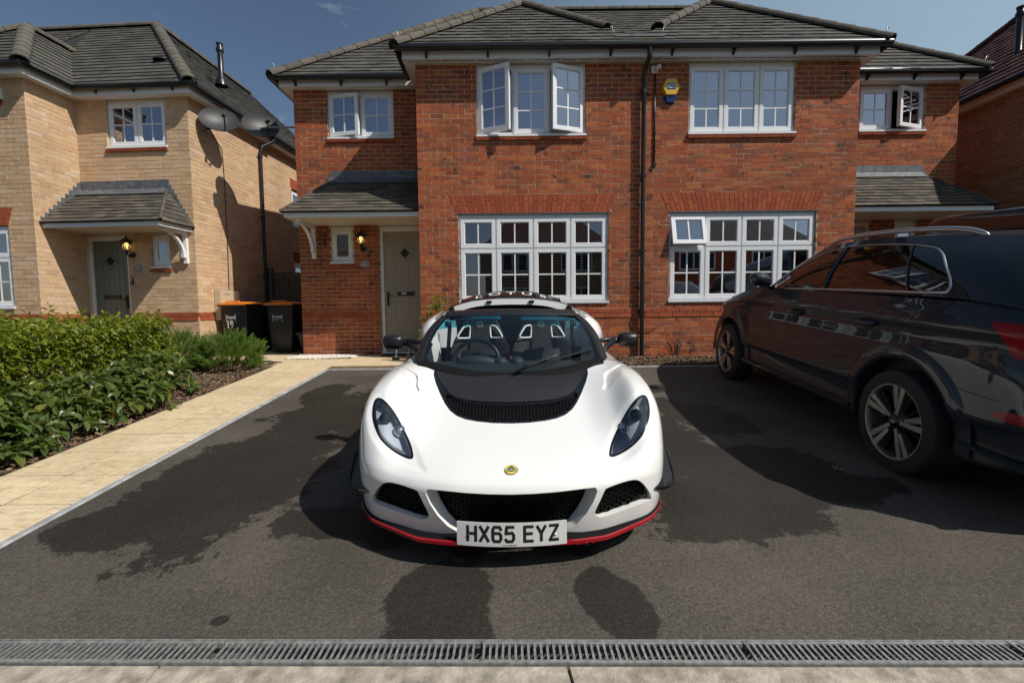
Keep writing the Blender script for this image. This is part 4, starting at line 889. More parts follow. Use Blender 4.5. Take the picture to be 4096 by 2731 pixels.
wb = brick_wall(BHs, 'bay_wall', fy, 3.446, 0, 4.70, hy, M['buff'], M['mortar_buff'], bandb, arches=[(hy[0][0], hy[0][1], 2.32, 2.62, .1)])
arch(BHs, wb, fy, hy[0][0], hy[0][1], 2.325, 2.613, .1, 30)
brick_wall(BHs, 'bay_return_wall', Fr((-2.15, -bd+.004, 0), (0, 1, 0), (1, 0, 0)), bd-.004, 0, 4.70, [], M['buff'], M['mortar_buff'], bandb, start=.1)
q = MB(); q.box(-5.7, -5.6, -bd, 6, 0, 4.7); q.box(-5.6, 0, 5.95, 6.05, 0, 4.7); BHs.part(q, 'outer_wall', M['buff'])
for zz in (3.95, 2.1): arch(BHs, bpy.data.objects['side_wall'], fs, 3.45, 4.65, zz, zz+.25, .03, 14)
window(BHs, fb, hb[0][0]+.004, hb[0][1]-.004, 3.855, 4.685, [(0, .5, 0, 1, 2, 2, None), (.5, 1, 0, 1, 2, 2, None)])
window(BHs, fb, hb[1][0]+.004, hb[1][1]-.004, 1.675, 2.265, [(0, 1, 0, 1, 1, 1, None)])
window(BHs, fy, hy[0][0]+.004, hy[0][1]-.004, .95, 2.31, G4(None), brick_sill=False)
for (z0_, z1_) in ((3.01, 3.94), (.91, 2.09)): window(BHs, fs, 3.505, 4.595, z0_, z1_, [(0, .5, 0, 1, 1, 2, None), (.5, 1, 0, 1, 1, 2, None)], brick_sill=False)
door(BHs, fb, hb[2][0]+.005, hb[2][1]-.003, 2.26, M['sage'], glass_dy=1.80, hinge='L', frame_m=M['upvc'])
q = MB(); o_ = .16; q.box(-2.15, 0+o_, -o_, 0, 4.70, 4.712); q.box(-5.8, -2.15+o_, -bd-o_, -bd, 4.70, 4.712); q.box(-2.15, -2.15+o_, -bd, -o_, 4.70, 4.712); q.box(0, o_, 0, 6, 4.70, 4.712); BHs.part(q, 'soffit', M['upvc'])
board(BHs, 'fascia', [((-2.15+o_, -o_), (o_, -o_), (0, -1)), ((o_, -o_), (o_, 6), (1, 0)), ((-5.8, -bd-o_), (-2.15+o_, -bd-o_), (0, -1)), ((-2.15+o_, -bd-o_), (-2.15+o_, -o_), (1, 0))], 4.69, 4.82, .018, M['upvc'])
g_ = .235; zb = 4.83; TB = .94
tb = 2.85; zrb = zb+tb*TB; A0 = (g_, -g_, zb); hipt = (g_-tb, -g_+tb, zrb)
bhs = 1.52; bx1 = -2.15+g_; bya = -bd-g_; bap = (bx1-bhs, bya+bhs, zb+bhs*TB)
yvb = lambda z: -g_+(z-zb)/TB
m_1 = [(bx1, -g_, zb), A0, hipt, (-4.2, -g_+tb, zrb), (bap[0], yvb(bap[2]), bap[2])]
s_1 = [(g_, -g_, zb), (g_, 6.3, zb), (g_-tb, 6.3-.0, zrb), hipt]
b_f = [(bx1-2*bhs, bya, zb), (bx1, bya, zb), bap]
b_s = [(bx1, bya, zb), (bx1, yvb(zb), zb), (bap[0], yvb(bap[2]), bap[2]), bap]
m_0 = [(-5.9, -g_, zb), (bx1, -g_, zb), (bap[0], yvb(bap[2]), bap[2]), (-4.2, -g_+tb, zrb), (-5.9, -g_+tb, zrb)]
b_l = [(bx1-2*bhs, bya, zb), bap, (bap[0], yvb(bap[2]), bap[2]), (bx1-2*bhs, yvb(zb), zb)]
rb = deck(BHs, [m_1, s_1, b_f, b_s, m_0, b_l, [(-5.9, -g_+tb, zrb), hipt, (g_-tb, 6.3, zrb), (-5.9, 6.3, zrb)]])
for f in (m_1, s_1, b_f, b_s): tile_plane(BHs, rb, f)
tile_plane(BHs, rb, [(-5.9, -g_+2.0, zb+2.0*TB), (-4.3, -g_+2.0, zb+2.0*TB), (-4.2, -g_+tb, zrb), (-5.9, -g_+tb, zrb)])
for a, b in ((A0, hipt), ((bx1, bya, zb), bap), ((bx1-2*bhs, bya, zb), bap), (bap, (bap[0], yvb(bap[2]), bap[2])), ((-5.9, hipt[1], zrb), hipt), (hipt, (g_-tb, 6.3, zrb))): ridge_tiles(BHs, rb, a, b)
gb = gutter(BHs, [(g_, 6.2, zb-.01), (g_, -g_, zb-.01), (bx1, -g_, zb-.01), (bx1, bya, zb-.01), (-5.9, bya, zb-.01)])
gutter_brackets(BHs, gb, [((bx1, -g_, zb-.01), (g_, -g_, zb-.01), (0, -1, 0))], .7)
downpipe(BHs, [(g_, 2.35, zb-.03), (g_, 2.35, zb-.12), (.07, 2.15, zb-.30), (.06, 2.1, zb-.45), (.06, 2.1, 0)], .036, [((.06, 2.1, z), (1, 0, 0)) for z in (4.3, 2.95, 1.65)])
canopy(BHs, fb, .002, su(.06), False, True, proj=.72, zs=2.30, zt_=3.05, hip_in=.42, lead_h=.2)
gallows(BHs, fb, su(.17), 2.30, .58, .55)
q = MB(); n = 10; fbr = Fr((-2.15, 0, 0), (0, -1, 0), (1, 0, 0))
for i in range(n):
    zz = 2.40+(3.22-2.40)*i/n; uu = .76-.76*i/n; fbr.box(q, max(0, uu-.14), uu, zz-.03, zz+.075, -.004, .008+.0006*i)
BHs.part(q, 'lead_soaker', M['lead'])
finish_bricks(BHs); finish_tiles(BHs)
Mb = BHs.Mw
def onb(x, y, z): return Mb @ Vector((x, y, z))
# ------------------------------------------------------------------ brown house on the right, only its flank shows
NH = House('brown_house', 'brown brick house with russet tiled roof beyond the right porch', (9.35, 9, 0), 0, world=True)
fn = Fr((9.35, 13.3, 0), (0, -1, 0), (-1, 0, 0))
brick_wall(NH, 'flank_wall', fn, 6.5, 0, 4.75, [], M['brownbrick'], M['mortar'])
q = MB(); q.box(9.36, 17, 6.8, 6.9, 0, 4.75); q.box(9.36, 17, 13.2, 13.3, 0, 4.75); NH.part(q, 'outer_wall', M['brownbrick'])
zn = 4.90; xn = 9.1
n_f = [(xn, 6.5, zn), (xn, 13.6, zn), (xn+3.5, 10.1, zn+3.5*.95), (xn+3.5, 6.5, zn+3.5*.95)]
rn = deck(NH, [n_f, [(xn, 13.6, zn), (xn+7, 13.6, zn), (xn+3.5, 10.1, zn+3.5*.95)], [(xn+3.5, 10.1, zn+3.5*.95), (xn+7, 13.6, zn), (xn+7, 6.5, zn), (xn+3.5, 6.5, zn+3.5*.95)]])
tile_plane(NH, rn, n_f, mt=M['tile_red']); ridge_tiles(NH, rn, (xn, 13.6, zn), (xn+3.5, 10.1, zn+3.5*.95), mt=M['tile_red'])
gutter(NH, [(xn, 13.5, zn-.02), (xn, 6.4, zn-.02)]); board(NH, 'fascia', [((9.2, 13.3), (9.2, 6.5), (-1, 0))], 4.72, 4.88, .02, M['cream']); q = MB(); q.box(9.2, 9.36, 6.5, 13.3, 4.74, 4.752); NH.part(q, 'soffit', M['cream'])
finish_bricks(NH); finish_tiles(NH)
# ------------------------------------------------------------------ houses across the street: seen only as reflections in the glass
def far_house(x0, x1, label, wall, roofm):
    Hh = thing('opposite_house', label, 'house', ((x0+x1)/2, -15.0, -.5), group='houses across the street', world_coords=True)
    q = MB(); q.box(x0, x1, -22, -15, -.5, 4.8); q.build('wall', wall, Hh)
    q = MB(); xm0, xm1 = x0+3.2, x1-3.2; A = [(x0-.3, -22.3, 4.8), (x1+.3, -22.3, 4.8), (x1+.3, -14.7, 4.8), (x0-.3, -14.7, 4.8), (xm0, -18.5, 8.2), (xm1, -18.5, 8.2)]
    q.add(A, [(3, 2, 5, 4), (1, 0, 4, 5), (2, 1, 5), (0, 3, 4)]); q.build('roof', roofm, Hh)
    for (a, z0_, z1_) in ((.18, .7, 2.2), (.62, .7, 2.2), (.18, 3.2, 4.4), (.62, 3.2, 4.4)):
        xa = x0+(x1-x0)*a; q = MB(); q.box(xa, xa+1.9, -15.0, -14.96, z0_, z1_); wd = q.build('window', M['upvc'], Hh)
        for k in range(3): q = MB(); q.box(xa+.1+k*.6, xa+.6+k*.6, -14.965, -14.95, z0_+.1, z1_-.1); q.build('pane', M['room'], wd)
far_house(-1.9, 6.6, 'brown brick house across the street, seen reflected in the left ground floor window', M['brownbrick'], M['tile_red'])
far_house(9.2, 19.5, 'red brick house across the street, seen reflected in the right ground floor window', M['redplain'], M['tile'])
far_house(-16, -6, 'buff brick house across the street, seen reflected in the porch windows', M['buff'], M['tile'])
# ------------------------------------------------------------------ surface kit for car bodies
def pchip(Y, n):
    """shape-preserving cubic through rows of Y (k,...) sampled at n points"""
    Y = np.asarray(Y, float); k = len(Y); d = np.diff(Y, axis=0); m = np.zeros_like(Y)
    with np.errstate(divide='ignore', invalid='ignore'):
        hm = np.where(d[1:]*d[:-1] > 0, 2*d[1:]*d[:-1]/(d[1:]+d[:-1]+1e-30), 0)
    m[1:-1] = hm; m[0] = d[0]; m[-1] = d[-1]
    t = np.linspace(0, k-1, n); i = np.minimum(t.astype(int), k-2); f = (t-i).reshape(-1, *([1]*(Y.ndim-1)))
    h00 = 2*f**3-3*f**2+1; h10 = f**3-2*f**2+f; h01 = -2*f**3+3*f**2; h11 = f**3-f**2
    return h00*Y[i]+h10*m[i]+h01*Y[i+1]+h11*m[i+1]
def dense(P, nr, nc, it=0):
    G = pchip(np.asarray(P, float), nr); G = np.swapaxes(pchip(np.swapaxes(G, 0, 1), nc), 0, 1)
    for _ in range(it):
        A = G.copy(); A[1:-1] = .5*G[1:-1]+.25*(G[:-2]+G[2:]); B = A.copy(); B[:, 1:-1] = .5*A[:, 1:-1]+.25*(A[:, :-2]+A[:, 2:]); G = B
    return G
def grid_mesh(G):
    r, c = G.shape[:2]; idx = np.arange(r*c).reshape(r, c)
    return G.reshape(-1, 3), np.stack([idx[:-1, :-1], idx[:-1, 1:], idx[1:, 1:], idx[1:, :-1]], -1).reshape(-1, 4).tolist()
def split(mesh, f):
    """cut a mesh along f(V)=0 -> (inside f<0, outside, cut segments)"""
    V, F = mesh; V = np.asarray(V, float); val = f(V); val = np.where(np.abs(val) < 1e-7, 1e-7, val)
    V2 = list(map(tuple, V)); cut = {}; ins, out, segs = [], [], []
    def cp(a, b):
        k = (a, b) if a < b else (b, a)
        if k not in cut:
            t = val[a]/(val[a]-val[b]); cut[k] = len(V2); V2.append(tuple(V[a]+(V[b]-V[a])*t))
        return cut[k]
    neg = val < 0
    for fc in F:
        s_ = [neg[i] for i in fc]
        if all(s_): ins.append(fc); continue
        if not any(s_): out.append(fc); continue
        A, B = [], []; cs = []; m = len(fc)
        for j in range(m):
            a, b = fc[j], fc[(j+1) % m]
            (A if neg[a] else B).append(a)
            if neg[a] != neg[b]: c = cp(a, b); A.append(c); B.append(c); cs.append((c, bool(neg[a])))
        if len(cs) > 2:   # saddle: keep whole
            (ins if sum(s_)*2 >= m else out).append(fc); continue
        ins.append(A); out.append(B)
        if len(cs) == 2: segs.append((cs[0][0], cs[1][0]) if cs[0][1] else (cs[1][0], cs[0][0]))
    V2 = np.array(V2)
    return compact(V2, ins), compact(V2, out), (V2, segs)
def compact(V, F):
    if not F: return np.zeros((0, 3)), []
    used = sorted({i for f in F for i in f}); mp = {u: i for i, u in enumerate(used)}
    return V[used], [[mp[i] for i in f] for f in F]
def sdpoly(x, y, poly):
    """signed distance to polygon, negative inside"""
    P = np.asarray(poly, float); n = len(P); d = np.full(x.shape, 1e9); ins = np.zeros(x.shape, bool)
    for i in range(n):
        a, b = P[i], P[(i+1) % n]; e = b-a; w0, w1 = x-a[0], y-a[1]; t = np.clip((w0*e[0]+w1*e[1])/(e@e+1e-12), 0, 1)
        d = np.minimum(d, (w0-e[0]*t)**2+(w1-e[1]*t)**2)
        c = ((a[1] <= y) & (b[1] > y)) | ((b[1] <= y) & (a[1] > y))
        xi = a[0]+(y-a[1])*(b[0]-a[0])/np.where(abs(b[1]-a[1]) < 1e-12, 1e-12, b[1]-a[1]); ins ^= c & (x < xi)
    return np.where(ins, -1, 1)*np.sqrt(d)
def smooth_closed(pts, n=8):
    P = np.asarray(pts, float); k = len(P); out = []
    for i in range(k):
        p0, p1, p2, p3 = P[i-1], P[i], P[(i+1) % k], P[(i+2) % k]
        for t in np.linspace(0, 1, n, endpoint=False): out.append(.5*((2*p1)+(-p0+p2)*t+(2*p0-5*p1+4*p2-p3)*t*t+(-p0+3*p1-3*p2+p3)*t**3))
    return np.array(out)
def smooth_open(pts, n=40): return pchip(np.asarray(pts, float), n)
def normals(mesh):
    V, F = np.asarray(mesh[0], float), mesh[1]; N = np.zeros_like(V)
    for f in F:
        a, b, c = V[f[0]], V[f[1]], V[f[2]]; n = np.cross(b-a, c-a)
        for i in f: N[i] += n
    l = np.linalg.norm(N, axis=1, keepdims=True); return N/np.where(l < 1e-12, 1, l)
def put(mesh, name, m, parent, smooth=True, auto=None): return mesh_obj(name, mesh[0], mesh[1], m, parent, smooth, auto=auto)
def walls(seg, fn):
    """strip from the cut line to fn(points)"""
    V2, sg = seg; mb = MB(); ids = {}
    pts = sorted({i for s_ in sg for i in s_})
    if not pts: return mb
    P = V2[pts]; Q = fn(P); n = len(pts); mp = {u: i for i, u in enumerate(pts)}
    mb.v = [tuple(p) for p in P]+[tuple(q) for q in Q]
    for a, b in sg: mb.f.append([mp[a], mp[b], n+mp[b], n+mp[a]]); mb.m.append(0)
    return mb
def thicken(mesh, t, N=None):
    """closed shell: the surface plus a copy pushed t along normals"""
    V = np.asarray(mesh[0], float); F = mesh[1]; N = normals(mesh) if N is None else N; n = len(V); W_ = V+N*t
    e = {}
    for f in F:
        for i in range(len(f)):
            k = (f[i], f[(i+1) % len(f)]); e[k] = 1
    bd = [(a, b) for (a, b) in e if (b, a) not in e]
    return np.vstack([V, W_]), F+[[i+n for i in f[::-1]] for f in F]+[[b, a, a+n, b+n] for a, b in bd]
def hex_ribs(mb, inside, x0, x1, z0, z1, cw, chh, place, th=.0016, dp=.012):
    """honeycomb of wide cells: trapezoid-wave ribs; place(x,z,d) -> 3d point"""
    nr = int((z1-z0)/(chh/2))+2; q = cw/6
    for r_ in range(nr):
        zb_ = z0+r_*chh/2*1.0; up = r_ % 2
        x = x0-cw; sg = 1
        pts = []
        k = 0
        while x < x1+cw:
            h = chh*.25*(1 if (k % 2 == 0) == (up == 0) else -1)
            pts += [(x, zb_+h), (x+cw*.32, zb_+h)]; x += cw*.5; k += 1
        for (a, b) in zip(pts[:-1], pts[1:]):
            m_ = ((a[0]+b[0])/2, (a[1]+b[1])/2)
            if not (inside(*m_) and inside(*a) and inside(*b)): continue
            mb.hexa([place(a[0], a[1]-th, 0), place(b[0], b[1]-th, 0), place(b[0], b[1]-th, dp), place(a[0], a[1]-th, dp), place(a[0], a[1]+th, 0), place(b[0], b[1]+th, 0), place(b[0], b[1]+th, dp), place(a[0], a[1]+th, dp)])
    return mb
# ------------------------------------------------------------------ white sports car, nose to the street
YN = 2.16; SLA = math.atan(SL)
SC = thing('sports_car', 'white low two-seat sports car with black bonnet panel and red front lip', 'car', (-.010, YN, Z0+SL*YN), (SLA, 0, 0))
MW = Matrix.Translation(SC.location) @ Matrix.Rotation(SLA, 4, 'X')
def car_px(V, mirror=True):
    """where points of the car fall in a 1909 px wide enlargement of the photo's car; used to draw panel outlines on the real surface"""
    V = np.asarray(V, float).copy()
    if mirror: V[:, 0] = -np.abs(V[:, 0])
    A = np.array(MW); Wd = V @ A[:3, :3].T+A[:3, 3]; q = (Wd-np.array([0, 0, EYE])) @ np.array(CAM_M)
    x = 2048+FPX*q[:, 0]/-q[:, 2]; y = 1365.5-FPX*q[:, 1]/-q[:, 2]
    # take out the camera roll so that left and right outlines agree
    c, s_ = math.cos(R(.6)), math.sin(R(.6)); dx, dy_ = x-2048, y-1365.5
    return (x-1350)/.7334, (y-1100)/.7334
def outline(pts, n=8):
    P = smooth_closed(pts, n)
    return lambda V: sdpoly(*car_px(V), P)
M['white'] = mat('white_car_paint', (.80, .80, .775), .22, coat=1.0, coat_rough=.025)
M['satin'] = mat('satin_black_plastic', (.013, .013, .015), .38)
M['matt'] = mat('matt_black_panel', (.016, .016, .018), .48, bump=(500, .05, .0004))
M['gloss'] = mat('gloss_black', (.006, .006, .007), .12, coat=.6)
M['redlip'] = mat('red_lip_paint', (.36, .006, .014), .28, coat=.7)
M['rubber'] = mat('tyre_rubber', (.014, .014, .015), .8, bump=(60, .2, .002))
M['screen'] = glass_mat('car_windscreen_glass', (.80, .89, .90), .05)
M['visorband'] = glass_mat('windscreen_tint_band', (.10, .45, .55), .06)
M['lens'] = glass_mat('headlamp_cover', (.90, .92, .94), .10)
M['chrome'] = mat('chrome', (.75, .75, .75), .08, metal=1)
M['leather'] = mat('black_leather', (.018, .018, .021), .42, bump=(220, .15, .001))
M['alcantara'] = mat('black_alcantara', (.012, .012, .013), .85)
M['whiteplastic'] = mat('white_plastic', (.75, .75, .73), .35)
M['dash'] = mat('dash_top', (.020, .026, .030), .6)
M['darkrim'] = mat('dark_wheel', (.02, .02, .022), .3, metal=.6)
# control net: columns from the centre line to the sill, each a profile from chin to scuttle (x, y, z)
def colm(xs, yz): return [(xs[i] if isinstance(xs, (list, tuple)) else xs, *yz[i]) for i in range(12)]
NET = [
 colm(0.0, [(.055, .165), (.035, .24), (.02, .31), (.012, .365), (.03, .408), (.09, .446), (.2, .485), (.35, .526), (.5, .566), (.66, .615), (.85, .68), (1.03, .742)]),
 colm(.22, [(.065, .160), (.045, .24), (.03, .31), (.024, .366), (.042, .409), (.10, .446), (.208, .485), (.355, .525), (.5, .564), (.66, .612), (.85, .677), (1.04, .742)]),
 colm(.42, [(.10, .142), (.085, .23), (.075, .31), (.073, .37), (.09, .411), (.145, .447), (.235, .483), (.365, .523), (.5, .561), (.66, .610), (.85, .680), (1.08, .765)]),
 colm([.56, .56, .56, .56, .56, .56, .56, .565, .57, .575, .58, .585], [(.15, .150), (.135, .235), (.128, .31), (.128, .372), (.145, .415), (.20, .452), (.275, .492), (.375, .545), (.50, .60), (.67, .66), (.88, .735), (1.13, .80)]),
 colm([.70, .70, .695, .695, .695, .695, .70, .705, .71, .715, .715, .70], [(.215, .158), (.20, .24), (.192, .31), (.192, .373), (.208, .424), (.25, .485), (.31, .56), (.40, .645), (.52, .718), (.69, .768), (.92, .793), (1.17, .795)]),
 colm([.79, .795, .797, .797, .797, .797, .80, .803, .808, .812, .815, .80], [(.33, .160), (.315, .24), (.305, .31), (.302, .372), (.312, .43), (.34, .50), (.385, .575), (.45, .645), (.555, .702), (.72, .743), (.94, .760), (1.2, .755)]),
 colm([.838, .842, .844, .845, .846, .847, .849, .851, .854, .857, .858, .85], [(.47, .160), (.46, .24), (.455, .31), (.453, .37), (.458, .425), (.472, .48), (.505, .535), (.565, .588), (.655, .63), (.80, .655), (.98, .66), (1.22, .64)]),
 colm([.852, .856, .858, .859, .86, .861, .862, .863, .864, .865, .865, .858], [(.58, .16), (.582, .22), (.585, .275), (.59, .325), (.598, .37), (.615, .405), (.648, .44), (.70, .468), (.77, .49), (.87, .50), (1.02, .50), (1.25, .48)]),
 colm(.855, [(.66+.057*i, .155+.001*i) for i in range(12)]),
]
half = np.swapaxes(np.array(NET), 0, 1)                       # rows x cols x 3
full = np.concatenate([half[:, :0:-1]*np.array([-1, 1, 1]), half], 1)
G = dense(full, 150, 241, 6)
# shallow step where the lamp pods sit below the bonnet line
_pf = G.reshape(-1, 3); _sd = sdpoly(*car_px(_pf), smooth_closed([(228, 640), (300, 680), (372, 790), (420, 900), (470, 1030), (482, 1075), (440, 1070), (330, 1030), (225, 950), (170, 850), (165, 720)], 6))
_sd = np.where(np.abs(_pf[:, 0]) < .84, _sd, 1); G = (_pf-np.array([0, -.45, .89])*(.0075*np.clip(-_sd/28, 0, 1)**.8)[:, None]).reshape(G.shape)
clam = grid_mesh(G)
# wheel arches
arch_f = lambda V: np.where((np.abs(V[:, 0]) > .60), np.hypot(V[:, 1]-.86, V[:, 2]-.31)-.335, 1.0)
_, clam, sg = split(clam, arch_f)
wl = walls(sg, lambda P: P*np.array([.80, 1, 1]))
wl.build('wheel_arch_liner', M['satin'], SC, smooth=True)
# main intake
OUT_C = [(487, 1166), (560, 1173), (700, 1187), (820, 1194), (943, 1196), (1066, 1194), (1186, 1187), (1326, 1173), (1399, 1166), (1405, 1190), (1383, 1245), (1341, 1310), (1286, 1368), (1226, 1402), (943, 1445), (660, 1402), (600, 1368), (545, 1310), (503, 1245), (480, 1190)]
PC = np.array(OUT_C, float)
fC = lambda V: sdpoly(*car_px(V), PC)
cutC, clam, sg = split(clam, fC)
def inset_c(P): Q = P.copy(); Q[:, 0] = P[:, 0]*.90; Q[:, 1] = P[:, 1]+.075; Q[:, 2] = P[:, 2]-.012; return Q
walls(sg, inset_c).build('intake_surround', M['white'], SC, smooth=True)
def mesh_panel(cut, fn, name, cw=.040, chh=.026, dp=.014, back=.05):
    V, F = cut; Q = fn(np.asarray(V, float)); Qb = Q.copy(); Qb[:, 1] += back
    mesh_obj('intake_duct', Qb, F, M['deck'], SC, True)
    return Q, F
def rib_grille(cut, fn, name, f2d, cw=.042, chh=.028):
    V = fn(np.asarray(cut[0], float)); F = cut[1]
    # sample the inset surface: y as a function of x, z
    from mathutils.bvhtree import BVHTree
    bt = BVHTree.FromPolygons([tuple(v) for v in V], F)
    def surf(x, z):
        h = bt.ray_cast(Vector((x, -1, z)), Vector((0, 1, 0)))
        return h[0].y if h[0] is not None else None
    x0, x1 = V[:, 0].min(), V[:, 0].max(); z0, z1 = V[:, 2].min(), V[:, 2].max()
    last = [0]
    def inside(x, z):
        s_ = surf(x, z); return s_ is not None
    def place(x, z, d):
        s_ = surf(x, z)
        if s_ is None:
            h = bt.find_nearest(Vector((x, float(V[:, 1].mean()), z))); s_ = h[0].y
        return (x, s_+d-.006, z)
    mb = hex_ribs(MB(), inside, x0, x1, z0, z1, cw, chh, place)
    o = mb.build(name, M['satin'], SC); o['kind'] = 'stuff'
mesh_panel(cutC, inset_c, 'd'); rib_grille(cutC, inset_c, 'honeycomb_grille', None)
# side intakes
OUT_S = [(268, 1130), (335, 1140), (428, 1172), (440, 1185), (462, 1230), (497, 1305), (485, 1326), (445, 1327), (330, 1290), (225, 1252), (190, 1236), (196, 1203), (228, 1155)]
PS = smooth_closed(OUT_S, 5)
cutS, clam, sg = split(clam, lambda V: np.maximum(sdpoly(*car_px(V), PS), (np.abs(V[:, 0])-.80)*4000))
def inset_s(P): Q = P.copy(); Q[:, 0] -= np.sign(P[:, 0])*.012; Q[:, 1] += .035; return Q
wS = walls(sg, inset_s)
for s_ in (-1, 1):
    h = compact(np.array(wS.v), [f for f in wS.f if wS.v[f[0]][0]*s_ > 0]); put(h, 'intake_surround', M['white'], SC)
    h = compact(np.asarray(cutS[0]), [f for f in cutS[1] if cutS[0][f[0]][0]*s_ > 0]); mesh_panel(h, inset_s, 'd'); rib_grille(h, inset_s, 'honeycomb_grille', None)
# headlamps
OUT_H = [(216, 669), (256, 682), (312, 748), (366, 846), (400, 920), (414, 978), (408, 1001), (372, 997), (300, 958), (236, 898), (202, 830), (188, 765), (195, 700)]
PH = smooth_closed(OUT_H, 6)
cutH, clam, sg = split(clam, lambda V: np.maximum(sdpoly(*car_px(V), PH), (np.abs(V[:, 0])-.845)*4000))
fin = lambda V: sdpoly(*car_px(V), PH)+13
lensI, rimO, sg2 = split(cutH, fin)
def halves(mesh):
    V, F = mesh; V = np.asarray(V)
    for s_ in (-1, 1): yield s_, compact(V, [f for f in F if V[f].mean(0)[0]*s_ > 0])
NH_ = None
for s_, h in halves(rimO): put(h, 'headlamp_rim', M['gloss'], SC)
lamps = {}
for s_, h in halves(lensI):
    N_ = normals(h); N_ *= np.sign(N_[:, 2:3].mean()) if N_[:, 2].mean() != 0 else 1
    V = np.asarray(h[0])
    lamps[s_] = put((V+N_*.002, h[1]), 'headlamp', M['lens'], SC)
    bowl = V-N_*.055; cen = V.mean(0); bowl = cen-N_.mean(0)*.055+(V-cen)*.97
    mesh_obj('lamp_bowl', bowl, h[1], mat('lamp_bowl_grey', (.48, .52, .57), .45), lamps[s_], True)
    # boundary wall of the bowl
    e = {}
    for f in h[1]:
        for i in range(len(f)): e[(f[i], f[(i+1) % len(f)])] = 1
    q = MB(); q.v = [tuple(v) for v in V]+[tuple(v) for v in bowl]; n_ = len(V)
    for (a, b) in e:
        if (b, a) not in e: q.f.append([a, b, b+n_, a+n_]); q.m.append(0)
    q.build('lamp_housing', mat('lamp_side_grey', (.42, .44, .47), .35), lamps[s_], smooth=True)
    nm = Vector(N_.mean(0)).normalized(); rot = Vector((0, -1, .12)).normalized().to_track_quat('Z', 'Y').to_matrix().to_4x4()
    px_, py_ = car_px(V)
    def near(tx, ty): return Vector(V[np.argmin((px_-tx)**2+(py_-ty)**2)])
    for (tx, ty, rr, nm_) in ((332, 852, .030, 'main_projector'), (262, 775, .028, 'upper_projector')):
        c = near(tx, ty); c = c+(c-Vector((0, -2.05, 1.415))).normalized()*.034
        q = MB(); q.lathe([(rr*1.18, -.02), (rr*1.15, .0), (rr*1.06, .006), (rr, .0)], n=24); q.xf(Matrix.Translation(c) @ rot); q.build('projector_ring', M['chrome'] if nm_[0] == 'm' else M['darkrim'], lamps[s_], smooth=True)
        q = MB(); q.lathe([(rr, 0)]+[(rr*math.cos(t), rr*.8*math.sin(t)) for t in np.linspace(.1, PI/2, 7)], n=24); q.xf(Matrix.Translation(c) @ rot); q.build('projector_lens', mat('projector_glass', (.55, .6, .65) if nm_[0] == 'm' else (.05, .06, .07), .05, metal=.9), lamps[s_], smooth=True)
    q = MB()          # row of day-running elements along the outer edge
    arc = [(205, 730), (204, 780), (213, 830), (235, 875), (265, 912), (300, 940), (335, 960), (370, 977)]
    P = [near(x, y)+(near(x, y)-Vector((0, -2.05, 1.415))).normalized()*.02 for x, y in arc]
    q.tube(P, .010, 6); q.build('running_light', mat('clear_running_light', (.55, .57, .6), .15, metal=.7), lamps[s_])
# bonnet: black panel, its mesh vent and rim
OUT_B = [(560, 480), (545, 500), (527, 520), (524, 545), (534, 585), (556, 640), (585, 700), (612, 738), (650, 768), (700, 787), (760, 798), (850, 807), (943, 809), (1036, 807), (1126, 798), (1186, 787), (1236, 768), (1274, 738), (1301, 700), (1330, 640), (1352, 585), (1362, 545), (1359, 520), (1341, 500), (1326, 480), (1280, 380), (943, 380), (606, 380)]
PB = np.array(OUT_B, float)
bon, clam, sg = split(clam, lambda V: sdpoly(*car_px(V), PB))
IN_B = [(566, 480), (552, 506), (540, 530), (548, 560), (575, 605), (605, 645), (640, 668), (700, 685), (790, 694), (943, 698), (1096, 694), (1186, 685), (1246, 668), (1281, 645), (1311, 605), (1338, 560), (1346, 530), (1334, 506), (1320, 480), (1280, 380), (943, 380), (606, 380)]
PBI = np.array(IN_B, float)
pan, rest, sg3 = split(bon, lambda V: sdpoly(*car_px(V), PBI))
def up(mesh, d): V = np.asarray(mesh[0], float).copy(); V[:, 2] += d; return V, mesh[1]
V = np.asarray(pan[0]).copy(); dd = -sdpoly(*car_px(V), PBI); V[:, 2] += .006+.014*np.clip(dd/60, 0, 1)*np.clip((1.0-V[:, 1])/.25, 0, 1)
put(thicken((V, pan[1]), -.008), 'bonnet_panel', M['matt'], SC, auto=R(40))
IN_V = [(578, 655), (592, 690), (625, 735), (655, 757), (705, 778), (770, 790), (850, 798), (943, 801), (1036, 798), (1116, 790), (1181, 778), (1231, 757), (1261, 735), (1294, 690), (1308, 655), (1290, 645), (1240, 675), (1186, 693), (1096, 702), (943, 706), (790, 702), (700, 693), (646, 675), (596, 645)]
PV = np.array(IN_V, float)
vent, rimb, sg4 = split(rest, lambda V: sdpoly(*car_px(V), PV))
put(up(rimb, .0), 'bonnet_surround', M['gloss'], SC)
put(up(vent, -.03), 'vent_duct', M['deck'], SC)
walls(sg4, lambda P: P-np.array([0, 0, .032])).build('vent_side', M['satin'], SC)
from mathutils.bvhtree import BVHTree
bt = BVHTree.FromPolygons([tuple(v) for v in vent[0]], vent[1])
def vz(x, y):
    h = bt.ray_cast(Vector((x, y, 2)), Vector((0, 0, -1))); return h[0].z if h[0] is not None else None
lz = [.6]
def pl(x, y, d):
    z = vz(x, y)
    z = lz[0] if z is None else z; lz[0] = z; return (x, y, z-d+.002)
o = hex_ribs(MB(), lambda x, y: vz(x, y) is not None, -.42, .42, .48, .74, .040, .024, pl, th=.0015, dp=.012).build('vent_mesh', M['satin'], SC); o['kind'] = 'stuff'
